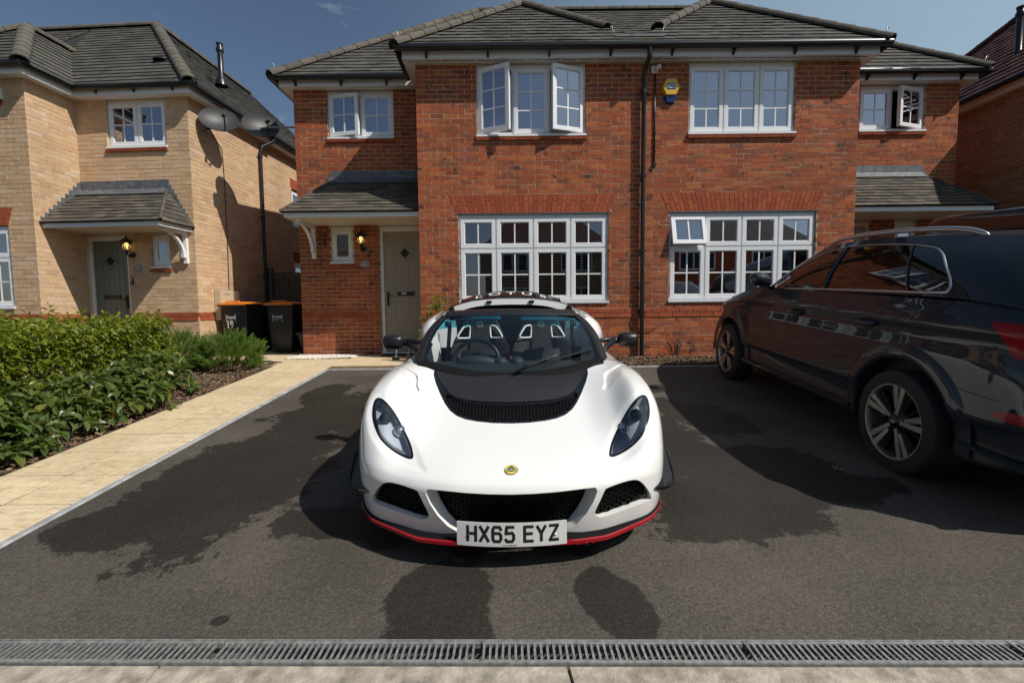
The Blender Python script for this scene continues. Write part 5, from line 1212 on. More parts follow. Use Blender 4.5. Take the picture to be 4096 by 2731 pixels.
# top vents in the wings
OUT_W = [(450, 628), (437, 600), (438, 548), (408, 524), (340, 498), (306, 515), (318, 535), (372, 580), (420, 632)]
PW = smooth_closed(OUT_W, 4)
wv, clam, sg = split(clam, lambda V: sdpoly(*car_px(V), PW))
def dip(P):
    Q = np.asarray(P, float).copy(); x, y = car_px(Q); Q[:, 2] -= .020*np.clip((x-330)/100, .08, 1); return Q
wvs = walls(sg, dip)
for s_ in (-1, 1):
    h = compact(dip(wv[0]), [f for f in wv[1] if wv[0][f[0]][0]*s_ > 0]); o = put(h, 'wing_vent', M['white'], SC)
    h = compact(np.array(wvs.v), [f for f in wvs.f if wvs.v[f[0]][0]*s_ > 0]); put(h, 'wing_vent_side', M['white'], o)
put(clam, 'front_clamshell', M['white'], SC)
# tow eye seam: none. chin splitter with a red edge
def chin(off, z, n=61):
    b = G[0]                                      # bottom row of the net
    idx = np.linspace(0, len(b)-1, n*3).astype(int); P = b[idx]; P = P[P[:, 1] < .36]; off = off*np.where(np.abs(P[:, 0]) < .45, 1, np.clip(1-(np.abs(P[:, 0])-.45)/.33*.72, .2, 1)) if off > 0 else np.full(len(P), off)
    d = np.gradient(P, axis=0); nn = np.stack([d[:, 1], -d[:, 0]], 1); nn /= np.linalg.norm(nn, axis=1, keepdims=True)+1e-9
    return np.stack([P[:, 0]+nn[:, 0]*off, P[:, 1]+nn[:, 1]*off, np.full(len(P), z)], 1)
A = [chin(-.05, .150), chin(.020, .148), chin(.052, .138), chin(.052, .128), chin(-.05, .128)]
M['tray'] = mat('splitter_black', (.006, .006, .007), .75, spec=.15)
for a in A[1:4]: a[:, 2] += .030*np.clip((np.abs(a[:, 0])-.45)/.35, 0, 1)
MB().grid(A).build('splitter', M['tray'], SC, auto=R(30))
e0 = chin(.048, .145); e1 = chin(.060, .144); e2 = chin(.060, .127); e3 = chin(.048, .122)
for a in (e0, e1, e2, e3): a[:, 2] += .030*np.clip((np.abs(a[:, 0])-.45)/.35, 0, 1)
MB().grid([e0, e1, e2, e3]).build('red_lip', M['redlip'], SC, auto=R(40))
# canards on the bumper corners
for s_ in (-1, 1):
    for pts in ([(.735, .222, .302), (.800, .275, .285), (.868, .33, .291), (.874, .345, .310), (.866, .39, .40), (.852, .42, .445), (.826, .40, .44), (.80, .32, .345)], [(.755, .25, .285), (.800, .29, .265), (.872, .335, .268), (.866, .36, .31), (.80, .31, .305)]):
        q = MB(); q.prism([(s_*x, y, z) for x, y, z in (pts if s_ > 0 else pts[::-1])], (s_*.0, .012, .004)); q.build('canard', M['satin'], SC)
        q = MB(); q.tube([(s_*x, y-.003, z) for x, y, z in pts[:6 if len(pts) > 6 else 4]], .005, 6); q.build('canard_edge', M['gloss'], SC)
# badge
bz = Vector((0, .115, .4545)); nb = Vector((0, -.36, .93)).normalized(); Mb_ = Matrix.Translation(bz+nb*.002) @ Matrix(((1, 0, 0, 0), (0, nb.z, nb.y, 0), (0, -nb.y, nb.z, 0), (0, 0, 0, 1)))
bd_ = MB(); bd_.lathe([(0, .004), (.029, .004), (.031, .005), (.033, .003), (.033, -.004)], n=36); bd_.xf(Mb_); badge = bd_.build('badge', M['chrome'], SC, auto=R(30))
q = MB(); q.lathe([(0, .0056), (.0288, .0056)], n=36); q.xf(Mb_); q.build('badge_field', mat('badge_yellow', (.78, .55, .05), .3, coat=.5), badge)
tri = smooth_closed([(0, .0225), (.012, .014), (.024, -.004), (.022, -.010), (.012, -.0135), (0, -.0145), (-.012, -.0135), (-.022, -.010), (-.024, -.004), (-.012, .014)], 4)
q = MB(); q.add([(x, y, .0062) for x, y in tri], [tuple(range(len(tri)))]); q.xf(Mb_); q.build('badge_shield', mat('badge_green', (.008, .045, .022), .3), badge)
wm = mat('badge_white', (.75, .76, .72), .4)
text_obj('badge_lettering', 'LOTUS', .0125, Mb_ @ Matrix.Translation((0, -.0055, .0068)), wm, badge, extrude=.0002, bold=.0002)
text_obj('badge_monogram', 'ACBC', .0085, Mb_ @ Matrix.Translation((0, .0065, .0068)), wm, badge, extrude=.0002)
# number plate: HX65 EYZ
pm = mat('plate_white', (.62, .63, .62), .35, coat=.3); pk = mat('plate_black', (.008, .008, .008), .5)
plate = MB(); P = []
def pc(u, w, d=0): return (u, -.012+.055*(u/.26)**2*.45-.020*(w/.055)*-1*.35-d, .192+w)     # plate follows the curved bumper
for w_ in np.linspace(-.0555, .0555, 3): P.append([pc(u, w_) for u in np.linspace(-.26, .26, 15)])
pg = grid_mesh(np.array(P)); plate = put(thicken(pg, -.006 if normals(pg)[:, 1].mean() < 0 else .006), 'number_plate', pm, SC, smooth=False)
def stroke(segs, u0, wd, ht, th):
    q = MB()
    for sidx, sg_ in enumerate(segs):
        pts = [(u0+x*wd, -.0335+y*ht) for x, y in sg_]
        for (a, b) in zip(pts[:-1], pts[1:]):
            d = np.array(b)-np.array(a); l_ = np.linalg.norm(d); d = d/l_; n_ = np.array([-d[1], d[0]])*th/2; a_ = np.array(a)-d*th*.30; b_ = np.array(b)+d*th*.30
            c = [a_-n_, b_-n_, b_+n_, a_+n_]; dd = .0009+.00004*(len(q.f) % 7)
            q.add([pc(x, y+.004, dd) for x, y in c], [(0, 1, 2, 3)])
    return q
GL = {'H': [[(0, 0), (0, 1)], [(1, 0), (1, 1)], [(0, .5), (1, .5)]], 'X': [[(0, 0), (1, 1)], [(0, 1), (1, 0)]],
      '6': [[(1, .82), (.82, 1), (.18, 1), (0, .82), (0, .18), (.18, 0), (.82, 0), (1, .18), (1, .42), (.82, .56), (0, .56)]],
      '5': [[(.98, 1), (.16, 1), (.05, .55), (.80, .60), (1, .44), (1, .16), (.82, 0), (.18, 0), (0, .14)]],
      'E': [[(1, 0), (0, 0), (0, 1), (1, 1)], [(0, .52), (.9, .52)]], 'Y': [[(0, 1), (.5, .5), (1, 1)], [(.5, .5), (.5, 0)]], 'Z': [[(0, 1), (1, 1), (0, 0), (1, 0)]]}
u = -.208; cwid = .038
for ch in 'HX65 EYZ':
    if ch == ' ': u += .030; continue
    stroke(GL[ch], u, cwid, .067, .0140).build('plate_character', pk, plate); u += cwid+.0215
text_obj('plate_print', 'Lotus Hedge End', .0095, Matrix.Translation(pc(-.01, -.047, .0011)) @ FRONT, pk, plate, extrude=.0002)
for x, c in ((-.205, pk), (.205, mat('screw_cap', (.75, .75, .74), .4))):
    q = MB(); q.lathe([(0, -.006), (.005, -.005), (.0065, 0)], pc(x, -.005), 'Y', 12); q.build('plate_screw', c, plate, smooth=True)
# CR motif on the lip
rm = M['redlip']
text_obj('lip_motif', 'CR', .030, Matrix.Translation((.315, -.012, .150)) @ FRONT, rm, SC, extrude=.0003, shear=.3)
for i in range(5):
    for j in range(2):
        if (i+j) % 2 == 0: q = MB(); q.box(.345+i*.016, .358+i*.016, -.013+.006*i, -.0115+.006*i, .142+j*.008, .1475+j*.008); q.build('motif_chequer', rm, SC)

# --- tub, sills and rear body
SEC = {1.16: [(.66, .80), (.72, .797), (.80, .745), (.855, .5), (.85, .16)], 1.45: [(.69, .80), (.735, .79), (.79, .72), (.825, .5), (.82, .16)], 1.8: [(.69, .81), (.73, .80), (.775, .72), (.80, .48), (.80, .16)],
       2.1: [(.66, .88), (.74, .87), (.81, .78), (.82, .5), (.82, .16)], 2.4: [(.60, 1.01), (.72, .995), (.86, .87), (.90, .55), (.87, .16)], 2.8: [(.52, 1.03), (.73, 1.0), (.875, .875), (.905, .6), (.885, .18)],
       3.3: [(.48, 1.0), (.72, .975), (.865, .86), (.895, .6), (.88, .2)], 3.8: [(.45, .93), (.66, .91), (.80, .82), (.85, .6), (.83, .25)], 4.05: [(.42, .88), (.6, .86), (.72, .78), (.76, .6), (.75, .3)]}
rows = [[(x, y, z) for x, z in pts] for y, pts in SEC.items()]
sd = dense(np.array(rows), 120, 40, 3); sm = grid_mesh(sd)
_, sm, sg = split(sm, lambda V: np.hypot(V[:, 1]-3.23, V[:, 2]-.33)-.355)
for s_ in (-1, 1):
    V = np.asarray(sm[0])*np.array([s_, 1, 1]); put((V, sm[1] if s_ < 0 else [f[::-1] for f in sm[1]]), 'rear_bodyside', M['white'], SC)
cov = dense(np.array([[(-.6, 2.42, 1.0), (-.3, 2.42, 1.09), (0, 2.42, 1.115), (.3, 2.42, 1.09), (.6, 2.42, 1.0)], [(-.52, 2.8, 1.03), (-.3, 2.8, 1.07), (0, 2.8, 1.085), (.3, 2.8, 1.07), (.52, 2.8, 1.03)], [(-.48, 3.3, 1.0), (-.3, 3.3, 1.01), (0, 3.3, 1.015), (.3, 3.3, 1.01), (.48, 3.3, 1.0)], [(-.42, 4.05, .88), (-.2, 4.05, .88), (0, 4.05, .88), (.2, 4.05, .88), (.42, 4.05, .88)]]), 30, 24, 2)
put(grid_mesh(cov), 'engine_cover', M['satin'], SC)
q = MB(); q.add([(-.75, 4.05, .3), (.75, 4.05, .3), (.72, 4.06, .78), (.42, 4.05, .88), (-.42, 4.05, .88), (-.72, 4.06, .78)], [(0, 1, 2, 3, 4, 5)]); q.build('tail_panel', M['satin'], SC)
q = MB(); q.box(-.78, .78, .5, 3.95, .13, .16); q.build('underfloor', M['satin'], SC)
# wheels
def wheel(x, y, r, w, s_, m_rim, parent, name='wheel'):
    t = MB(); prof = [(r*.72, -w/2), (r*.93, -w/2), (r*.985, -w*.42), (r, -w*.3), (r, w*.3), (r*.985, w*.42), (r*.93, w/2), (r*.72, w/2)]
    t.lathe(prof, (x, y, r), 'X', 40); ty = t.build(name, M['rubber'], parent, auto=R(35))
    q = MB(); q.lathe([(r*.72, -w*.45), (r*.68, -w*.3), (r*.66, w*.4)], (x, y, r), 'X', 40); q.build('rim', m_rim, ty, smooth=True)
    q = MB()
    for i in range(10):
        a = i*PI/5; c_, s2 = math.cos(a), math.sin(a); xo = x+s_*w*.40
        q.hexa([(xo-.012, y+c_*r*.12-s2*.016, r+s2*r*.12+c_*.016), (xo+.012, y+c_*r*.12-s2*.016, r+s2*r*.12+c_*.016), (xo+.012, y+c_*r*.12+s2*.016, r+s2*r*.12-c_*.016), (xo-.012, y+c_*r*.12+s2*.016, r+s2*r*.12-c_*.016),
                (xo-.012, y+c_*r*.7-s2*.012, r+s2*r*.7+c_*.012), (xo+.012, y+c_*r*.7-s2*.012, r+s2*r*.7+c_*.012), (xo+.012, y+c_*r*.7+s2*.012, r+s2*r*.7-c_*.012), (xo-.012, y+c_*r*.7+s2*.012, r+s2*r*.7-c_*.012)])
    q.lathe([(0, s_*.02), (.06, s_*.015), (.07, 0)], (x+s_*w*.38, y, r), 'X', 16)
    q.build('spokes', m_rim, ty)
    return ty
for s_ in (-1, 1):
    wheel(s_*.745, .86, .305, .205, s_, M['darkrim'], SC); wheel(s_*.75, 3.23, .325, .265, s_, M['darkrim'], SC)
# --- windscreen, frame and open roof
def W_(u, v):
    """windscreen surface, u -1..1, v 0 base .. 1 header"""
    bx, tx = .632, .515
    base = np.array([u*bx, 1.005+.115*u*u, .745+.085*abs(u)**1.7]); top = np.array([u*tx, 1.60+.07*u*u, 1.092-.020*u*u])
    p = base+(top-base)*v; p[2] += .030*math.sin(PI*v)*(1-.3*u*u); p[0] += u*.022*math.sin(PI*v); return p
gl_ = np.array([[W_(u, v) for u in np.linspace(-.955, .955, 41)] for v in np.linspace(-.03, .955, 24)])
gm = grid_mesh(gl_)
band_, rest_, _ = split(gm, lambda V: (1.020-.03*(V[:, 0]/.5)**2)-V[:, 2])
put(rest_, 'windscreen', M['screen'], SC); put(band_, 'windscreen_tint', M['visorband'], SC)
for s_ in (-1, 1):
    a = [W_(s_*.955, v) for v in np.linspace(-.06, 1.0, 24)]; b = [W_(s_*1.015, v)+np.array([s_*.004, .01, 0]) for v in np.linspace(-.06, 1.0, 24)]; c = [p+np.array([s_*.022, .045, -.004]) for p in b]; d = [p+np.array([-s_*.01, .05, -.01]) for p in a]
    MB().grid([a, [(np.array(x)+np.array(y))/2+np.array([0, -.006, .006]) for x, y in zip(a, b)], b, c, d]).build('windscreen_pillar', M['satin'], SC, auto=R(50))
us = np.linspace(-1.0, 1.0, 41)
MB().grid([[W_(u, .945) for u in us], [W_(u, .975)+np.array([0, -.006, .006]) for u in us], [W_(u, 1.0)+np.array([0, .02, .016]) for u in us], [W_(u, 1.0)+np.array([0, .11, .022]) for u in us], [W_(u, 1.0)+np.array([0, .12, -.02]) for u in us], [W_(u, .95)+np.array([0, .04, -.03]) for u in us]]).build('windscreen_header', M['satin'], SC, auto=R(45))
us2 = np.linspace(-.99, .99, 41)
MB().grid([[W_(u, -.005)+np.array([0, -.001, .0015]) for u in us2], [W_(u, -.03)+np.array([0, -.003, .001]) for u in us2], [W_(u, -.06)+np.array([0, -.006, -.006]) for u in us2], [W_(u, -.1)+np.array([0, -.02, -.04]) for u in us2]]).build('scuttle_trim', M['tray'], SC, smooth=True)
# wiper
wp = [W_(.28+.62*t, .035+.115*math.sin(t*PI*.5)) + np.array([0, -.022, .018]) for t in np.linspace(0, 1, 14)]
piv = W_(.03, -.02)+np.array([0, -.03, .012])
q = MB().tube([piv, W_(.20, .05)+np.array([0, -.035, .02]), W_(.45, .115)+np.array([0, -.03, .025]), W_(.62, .155)+np.array([0, -.024, .022])], [.012, .009, .007, .006], 8); wi = q.build('wiper', M['blackmetal'], SC, smooth=True)
bl = [W_(u, .055+.09*((u-.12)/.80)**.9) + np.array([0, -.010, .010]) for u in np.linspace(.14, .90, 16)]
MB().tube(bl, .007, 6, flat=1.6).build('wiper_blade', M['rubber'], wi, smooth=True)
# mirrors
for s_ in (-1, 1):
    q = MB(); N = 14; P = []
    for t, (xx, ry, rz) in enumerate(((.825, .012, .018), (.833, .030, .034), (.845, .045, .046), (.875, .060, .053), (.91, .064, .055), (.955, .056, .052), (.982, .035, .040), (.990, .006, .010))):
        P.append([(s_*xx, 1.56+ry*math.copysign(abs(math.cos(a))**.75, math.cos(a)), .878+rz*math.copysign(abs(math.sin(a))**.75, math.sin(a))) for a in np.linspace(0, 2*PI, 25)])
    q.grid(dense(np.array(P), 26, 25)); mi = q.build('mirror', M['satin'], SC, smooth=True)
    MB().tube([(s_*.828, 1.56, .872), (s_*.79, 1.55, .872)], .026, 14).build('mirror_collar', M['satin'], mi, smooth=True)
    q = MB(); q.tube([(s_*.80, 1.55, .878), (s_*.73, 1.53, .882), (s_*.60, 1.46, .868)], [.024, .019, .015], 10); q.tube([(s_*.79, 1.545, .866), (s_*.72, 1.46, .832), (s_*.635, 1.28, .79)], [.026, .017, .015], 10); q.tube([(s_*.60, 1.46, .868), (s_*.635, 1.27, .79)], .012, 8)
    q.build('mirror_arm', M['satin'], mi, smooth=True)
# rear hoop and roof opening
hp = lambda k: smooth_open(k, 41)
xo = hp([(-.70, .97), (-.60, 1.045), (-.52, 1.095), (-.35, 1.140), (-.17, 1.158), (0, 1.162), (.17, 1.158), (.35, 1.140), (.52, 1.095), (.60, 1.045), (.70, .97)]); xi = hp([(-.60, .93), (-.53, 1.0), (-.46, 1.045), (-.30, 1.088), (-.15, 1.099), (0, 1.102), (.15, 1.099), (.30, 1.088), (.46, 1.045), (.53, 1.0), (.60, .93)])
MB().grid([[(x, 2.30, z) for x, z in xi], [(x, 2.28, z+.004) for x, z in xi], [(x, 2.29, z-.004) for x, z in xo], [(x, 2.32, z) for x, z in xo], [(x, 2.45, z-.02) for x, z in xo]]).build('roof_hoop', M['white'], SC, auto=R(40))
MB().grid([[(x, 2.29, z+.001) for x, z in xo], [(x, 2.295, z+.012) for x, z in xo], [(x, 2.34, z+.010) for x, z in xo]]).build('roof_seal', M['satin'], SC, smooth=True)
MB().grid([[(x, 2.31, z) for x, z in xi], [(x, 2.36, z-.03) for x, z in xi], [(x*.95, 2.40, z-.05) for x, z in xi], [(x*.95, 2.42, .75) for x, z in xi]]).build('rear_bulkhead', M['alcantara'], SC, smooth=True)
for s_ in (-1, 1):
    q = MB(); q.box(s_*.195-.022, s_*.195+.022, 2.270, 2.29, 1.122, 1.142); q.build('roof_catch', M['blackmetal'], SC)
    q = MB(); q.prism([(s_*.53, 2.27, 1.10), (s_*.565, 2.27, 1.075), (s_*.57, 2.27, 1.03), (s_*.535, 2.27, 1.02), (s_*.515, 2.27, 1.06)], (0, .02, 0)); q.build('roof_latch', M['blackmetal'], SC)
    q = MB(); c = dense(np.array([[(s_*.68, 2.05, .83), (s_*.76, 2.05, .80)], [(s_*.70, 2.25, .93), (s_*.78, 2.2, .86)], [(s_*.62, 2.42, 1.02), (s_*.78, 2.4, .95)]]), 12, 6); q.grid(c); q.build('buttress', M['white'], SC, smooth=True)
# rear wing with lettering
wz = lambda x: .105*(abs(x)/.61)**2.2
wg = np.array([[(x, y_, z_-wz(x)) for x in np.linspace(-.61, .61, 41)] for y_, z_ in ((3.70, 1.082), (3.72, 1.094), (3.80, 1.120), (3.90, 1.146), (3.96, 1.160), (3.965, 1.150), (3.80, 1.105), (3.70, 1.082))])
wing = MB().grid(wg).build('rear_wing', M['gloss'], SC, auto=R(40))
for s_ in (-1, 1):
    q = MB(); q.box(s_*.30-.008, s_*.30+.008, 3.78, 3.9, .86, 1.13); q.build('wing_post', M['satin'], wing)
    q = MB(); q.prism([(s_*.61, 3.68, .95), (s_*.61, 3.99, .97), (s_*.61, 3.98, 1.07), (s_*.61, 3.72, 1.03)], (s_*.008, 0, 0)); q.build('wing_endplate', M['satin'], wing)
for i, ch in enumerate('LOTUS'):
    x = -.40+i*.20; t_ = Matrix.Translation((x, 3.835, 1.1335-wz(x))) @ Matrix.Rotation(math.atan(.105*2.2*abs(x)**1.2/.61**2.2)*(1 if x > 0 else -1), 4, 'Y') @ Matrix.Rotation(.28, 4, 'X')
    text_obj('wing_letter', ch, .135, t_, M['whiteplastic'], wing, extrude=.001, bold=.001, sx=1.5)
# --- cabin
q = MB().grid(dense(np.array([[(x, 1.06, .70) for x in (-.66, -.3, 0, .3, .66)], [(x, 1.2, .745) for x in (-.66, -.3, 0, .3, .66)], [(x, 1.36, .755) for x in (-.66, -.3, 0, .3, .66)], [(x, 1.42, .72) for x in (-.66, -.3, 0, .3, .66)], [(x, 1.45, .45) for x in (-.66, -.3, 0, .3, .66)]]), 20, 12)); q.build('dashboard', M['dash'], SC, smooth=True)
for (x, rx, rz, y) in ((-.255, .155, .055, 1.33), (-.075, .055, .040, 1.34), (.045, .055, .040, 1.34)):
    q = MB(); P = [[(x+rx*math.cos(a)*math.cos(b), y-.08*math.sin(b)*.0+.07*math.sin(a)*math.cos(b)*.8, .752+rz*math.sin(b)) for a in np.linspace(0, 2*PI, 25)] for b in np.linspace(0, PI/2, 8)]
    q.grid(P); q.build('instrument_hood' if rx > .1 else 'air_vent', M['dash'], SC, smooth=True)
q = MB(); q.box(-.70, .70, 1.4, 2.35, .16, .22); q.build('cabin_floor', M['alcantara'], SC)
for s_ in (-1, 1):
    q = MB().grid(dense(np.array([[(s_*.665, 1.15, .40), (s_*.655, 1.15, .60), (s_*.655, 1.15, .78)], [(s_*.68, 1.6, .40), (s_*.67, 1.6, .62), (s_*.685, 1.6, .80)], [(s_*.66, 2.2, .40), (s_*.64, 2.2, .65), (s_*.66, 2.2, .88)]]), 20, 12)); dc = q.build('door_card', M['whiteplastic'], SC, smooth=True)
    q = MB(); q.lathe([(0, -.01), (.07, -.012), (.085, 0)], (s_*.655, 1.50, .68), 'X', 20); q.xf(Matrix.Identity(4)); q.build('door_speaker', M['leather'], dc, smooth=True)
    MB().tube([(s_*.60, 2.18, .42), (s_*.55, 2.15, .9), (s_*.545, 2.12, .95)], .018, 6, flat=.4).build('seat_belt', M['alcantara'], SC)
    q = MB().grid([[(s_*.50, 2.27, .72), (s_*.69, 2.20, .72)], [(s_*.50, 2.27, .90), (s_*.68, 2.20, .88)], [(s_*.52, 2.27, 1.02), (s_*.62, 2.25, .99)]]); q.build('quarter_trim', M['whiteplastic'], SC)
    MB().tube([(s_*.56, 2.14, .97), (s_*.56, 2.13, .92)], .030, 10).build('belt_guide', M['satin'], SC, smooth=True)
# seats
def seat(xc):
    st = MB(); P = []
    hw = [(.40, .215), (.52, .235), (.64, .245), (.74, .245), (.82, .225), (.90, .185), (.98, .150), (1.04, .125), (1.068, .085)]
    for z, w in hw:
        yb = 1.78+(z-.4)*.36; row = []
        for t in np.linspace(-1, 1, 21):
            bol = .085*max(0, (abs(t)-.45)/.55)**1.3*(1.0 if z < .85 else .55); row.append((xc+t*w, yb-bol+.03*abs(t)**4*1.5, z))
        P.append(row)
    bk_ = dense(np.array(P), 40, 41, 1); m_ = grid_mesh(bk_)
    # two harness holes
    fh = lambda V: np.minimum(sdpoly(V[:, 0]-xc, V[:, 2], HL), sdpoly(-(V[:, 0]-xc), V[:, 2], HL))
    HL = smooth_closed([(.085, .935), (.090, .860), (.100, .848), (.175, .853), (.188, .868), (.150, .925), (.135, .942), (.098, .948)], 4)
    hole, body, sg = split(m_, fh); n_ = normals(body); sgn = 1 if n_[:, 1].mean() > 0 else -1
    so_ = put(thicken(body, .07*sgn, n_), 'seat', M['leather'], SC, auto=R(40))
    put((np.asarray(hole[0])+np.array([0, .10, 0]), hole[1]), 'harness_recess', M['deck'], so_)
    for s_ in (-1, 1):
        ring = [Vector((xc+s_*x, 1.78+(z-.4)*.36-.085*max(0, (abs(x)/(.185)-.45)/.55)**1.3*.6-.012, z)) for x, z in HL[::2]]
        MB().tube(ring, .0085, 6, closed=True).build('harness_bezel', M['whiteplastic'], so_, smooth=True)
    # centre pad and cushion
    q = MB().grid(dense(np.array([[(xc+t*w, 1.772+(z-.4)*.36-.012, z) for t in (-1, -.4, .4, 1)] for z, w in ((.62, .09), (.75, .085), (.88, .078), (.98, .085), (1.045, .07))]), 16, 8)); q.build('seat_pad', M['alcantara'], so_, smooth=True)
    q = MB().grid(dense(np.array([[(xc+t*.21, y, z+.05*abs(t)**3) for t in (-1, -.5, 0, .5, 1)] for y, z in ((1.42, .36), (1.45, .42), (1.6, .40), (1.80, .38))]), 14, 14)); q.build('seat_cushion', M['leather'], so_, smooth=True)
    q = MB().grid(dense(np.array([[(xc+t*.15, 1.755+(z-.4)*.36-.02*(1-t*t), z) for t in (-1, -.7, 0, .7, 1)] for z in (.50, .62, .735, .755)]), 12, 12)); q.build('lumbar_pad', M['leather'], so_, smooth=True)
    sil = mat('silver_thread', (.45, .46, .47), .5)
    Mt = Matrix.Translation((xc, 1.772+(.96-.4)*.36-.03, .962)) @ Matrix.Rotation(-.33, 4, 'X') @ FRONT
    q = MB(); q.tube([Mt @ Vector((.026*math.cos(a), .026*math.sin(a), 0)) for a in np.linspace(0, 2*PI, 25)[:-1]], .0012, 5, closed=True); q.build('seat_badge', sil, so_)
    q = MB(); q.tube([Mt @ Vector((x*.9, y*.9, 0)) for x, y in tri[::2]], .0010, 5, closed=True); q.build('seat_badge_shield', sil, so_)
    text_obj('seat_badge_lettering', 'LOTUS', .012, Mt @ Matrix.Translation((0, -.006, .001)), sil, so_, extrude=.0003)
    Mt = Matrix.Translation((xc+.0, 1.735+(.66-.4)*.36-.01, .665)) @ Matrix.Rotation(-.33, 4, 'X') @ FRONT
    text_obj('seat_motif', 'CR', .042, Mt @ Matrix.Translation((-.035, 0, .001)), sil, so_, extrude=.0003, shear=.25)
    for i in range(5):
        for j in range(2):
            if (i+j) % 2 == 0: q = MB(); q.box(.002+i*.014, .014+i*.014, -.002+j*.009, .005+j*.009, .0005, .0012); q.xf(Mt); q.build('motif_chequer', sil, so_)
seat(-.262); seat(.262)
# steering wheel
Mst = Matrix.Translation((-.262, 1.47, .735)) @ Matrix.Rotation(-.40, 4, 'X') @ FRONT
q = MB(); q.tube([Mst @ Vector((.172*math.cos(a), .165*math.sin(a), 0)) for a in np.linspace(0, 2*PI, 37)[:-1]], .0155, 10, closed=True); sw_ = q.build('steering_wheel', M['leather'], SC, smooth=True)
q = MB(); q.lathe([(0, -.02), (.05, -.015), (.06, .02)], n=20); q.xf(Mst); q.build('wheel_boss', M['leather'], sw_, smooth=True)
for a in (-.3, PI+.3, -PI/2): MB().tube([Mst @ Vector((.04*math.cos(a), .04*math.sin(a), 0)), Mst @ Vector((.165*math.cos(a), .16*math.sin(a), 0))], .012, 6).build('wheel_spoke', M['satin'], sw_)
# sun visors and interior mirror
for s_ in (-1, 1):
    q = MB().grid([[W_(s_*u, v)+np.array([0, .035, -.008]) for u in np.linspace(.14, .86, 12)] for v in np.linspace(.83, .95, 3)]); o = q.build('sun_visor', mat('grey_visor', (.30, .32, .33), .7), SC, smooth=True); mo = o.modifiers.new('t', 'SOLIDIFY'); mo.thickness = .012
q = MB(); q.box(-.0, .2, 1.62, 1.64, .995, 1.045); q.tube([(.10, 1.63, 1.04), (.10, 1.62, 1.085)], .012, 8); q.build('interior_mirror', M['satin'], SC)
# ------------------------------------------------------------------ dark grey SUV, nose to the house
SUA = Vector((.04925, .99556, .08024)).normalized(); SUX = SUA.cross(Vector((0, -.0803, .9968))).normalized(); SUZ = SUX.cross(SUA)
SUO = Vector((2.66, 3.25, Z0+SL*3.25))+SUX*.93-SUA*1.0
SV = thing('parked_suv', 'dark grey SUV with chrome window trim parked in shade by the red house', 'car', SUO)
SV.rotation_euler = Matrix((SUX, SUA, SUZ)).transposed().to_euler()
M['gunmetal'] = mat('dark_metallic_paint', (.016, .021, .028), .5, metal=.0, coat=.75, coat_rough=.02, spec=.1)
M['privacy'] = glass_mat('privacy_glass', (.10, .10, .10), .10)
M['sidglass'] = glass_mat('side_glass', (.55, .58, .56), .10)
M['alutrim'] = mat('satin_aluminium', (.50, .50, .51), .28, metal=.9)
M['machined'] = mat('machined_alloy', (.56, .55, .52), .32, metal=.9)
M['taillens'] = mat('red_tail_lens', (.24, .003, .006), .25, coat=.3, spec=.2)
M['lowerclad'] = mat('grey_cladding', (.020, .020, .020), .42)
SY = [.0, .012, .06, .20, .45, .74, 1.0, 1.3, 1.7, 2.2, 2.7, 3.2, 3.55, 3.86, 4.15, 4.38, 4.54, 4.62, 4.64]          # perimeter stations, tail to nose
SX = [.0, .42, .74, .875, .925, .938, .942, .940, .936, .936, .936, .934, .930, .925, .905, .845, .72, .40, .0]       # half width at the shoulder
def ring(dx, zside, ztail, znose, dyt, dyn):
    out = []
    for i, (y, x) in enumerate(zip(SY, SX)):
        f = min(1, max(0, (y-3.2)/1.3)); r_ = min(1, max(0, (.45-y)/.45)); z = zside+(znose-zside)*f**1.2+(ztail-zside)*r_
        tl_ = min(1, max(0, (.85-y)/.5)); out.append((max(0, x-(dx+.07*tl_*max(0, z-.56))*min(1, x/.5)), y+dyt*r_-dyn*f, z))
    return out
RG = [ring(.055, .270, .33, .24, .06, .06), ring(.022, .300, .36, .27, .03, .04), ring(.030, .42, .45, .36, .012, .03), ring(.024, .50, .52, .44, .0, .0), ring(-.002, .545, .60, .50, .0, .0), ring(.0, .70, .72, .62, .03, .0), ring(.002, .86, .84, .74, .06, .005), ring(.018, .97, .93, .83, .08, .02), ring(-.004, 1.055, 1.02, .90, .055, .05), ring(.012, 1.105, 1.08, .935, .07, .09), ring(.042, 1.165, 1.12, .96, .09, .14), ring(.060, 1.205, 1.145, .975, .11, .20)]
def mirror_ring(rows):
    A = np.array(rows); return np.concatenate([A[:, ::-1]*np.array([-1, 1, 1]), A[:, 1:]], 1)
lower = grid_mesh(dense(mirror_ring(RG), 90, 321, 2))
RWY, FWY, WZ = 1.0, 3.865, .352
fa = lambda V: np.where(np.abs(V[:, 0]) > .70, np.minimum(np.hypot(V[:, 1]-RWY, V[:, 2]-WZ), np.hypot(V[:, 1]-FWY, V[:, 2]-WZ))-.445, 1.)
_, lower, sg = split(lower, fa)
walls(sg, lambda P: P*np.array([.72, 1, 1])).build('wheel_arch_liner', M['deck'], SV, smooth=True)
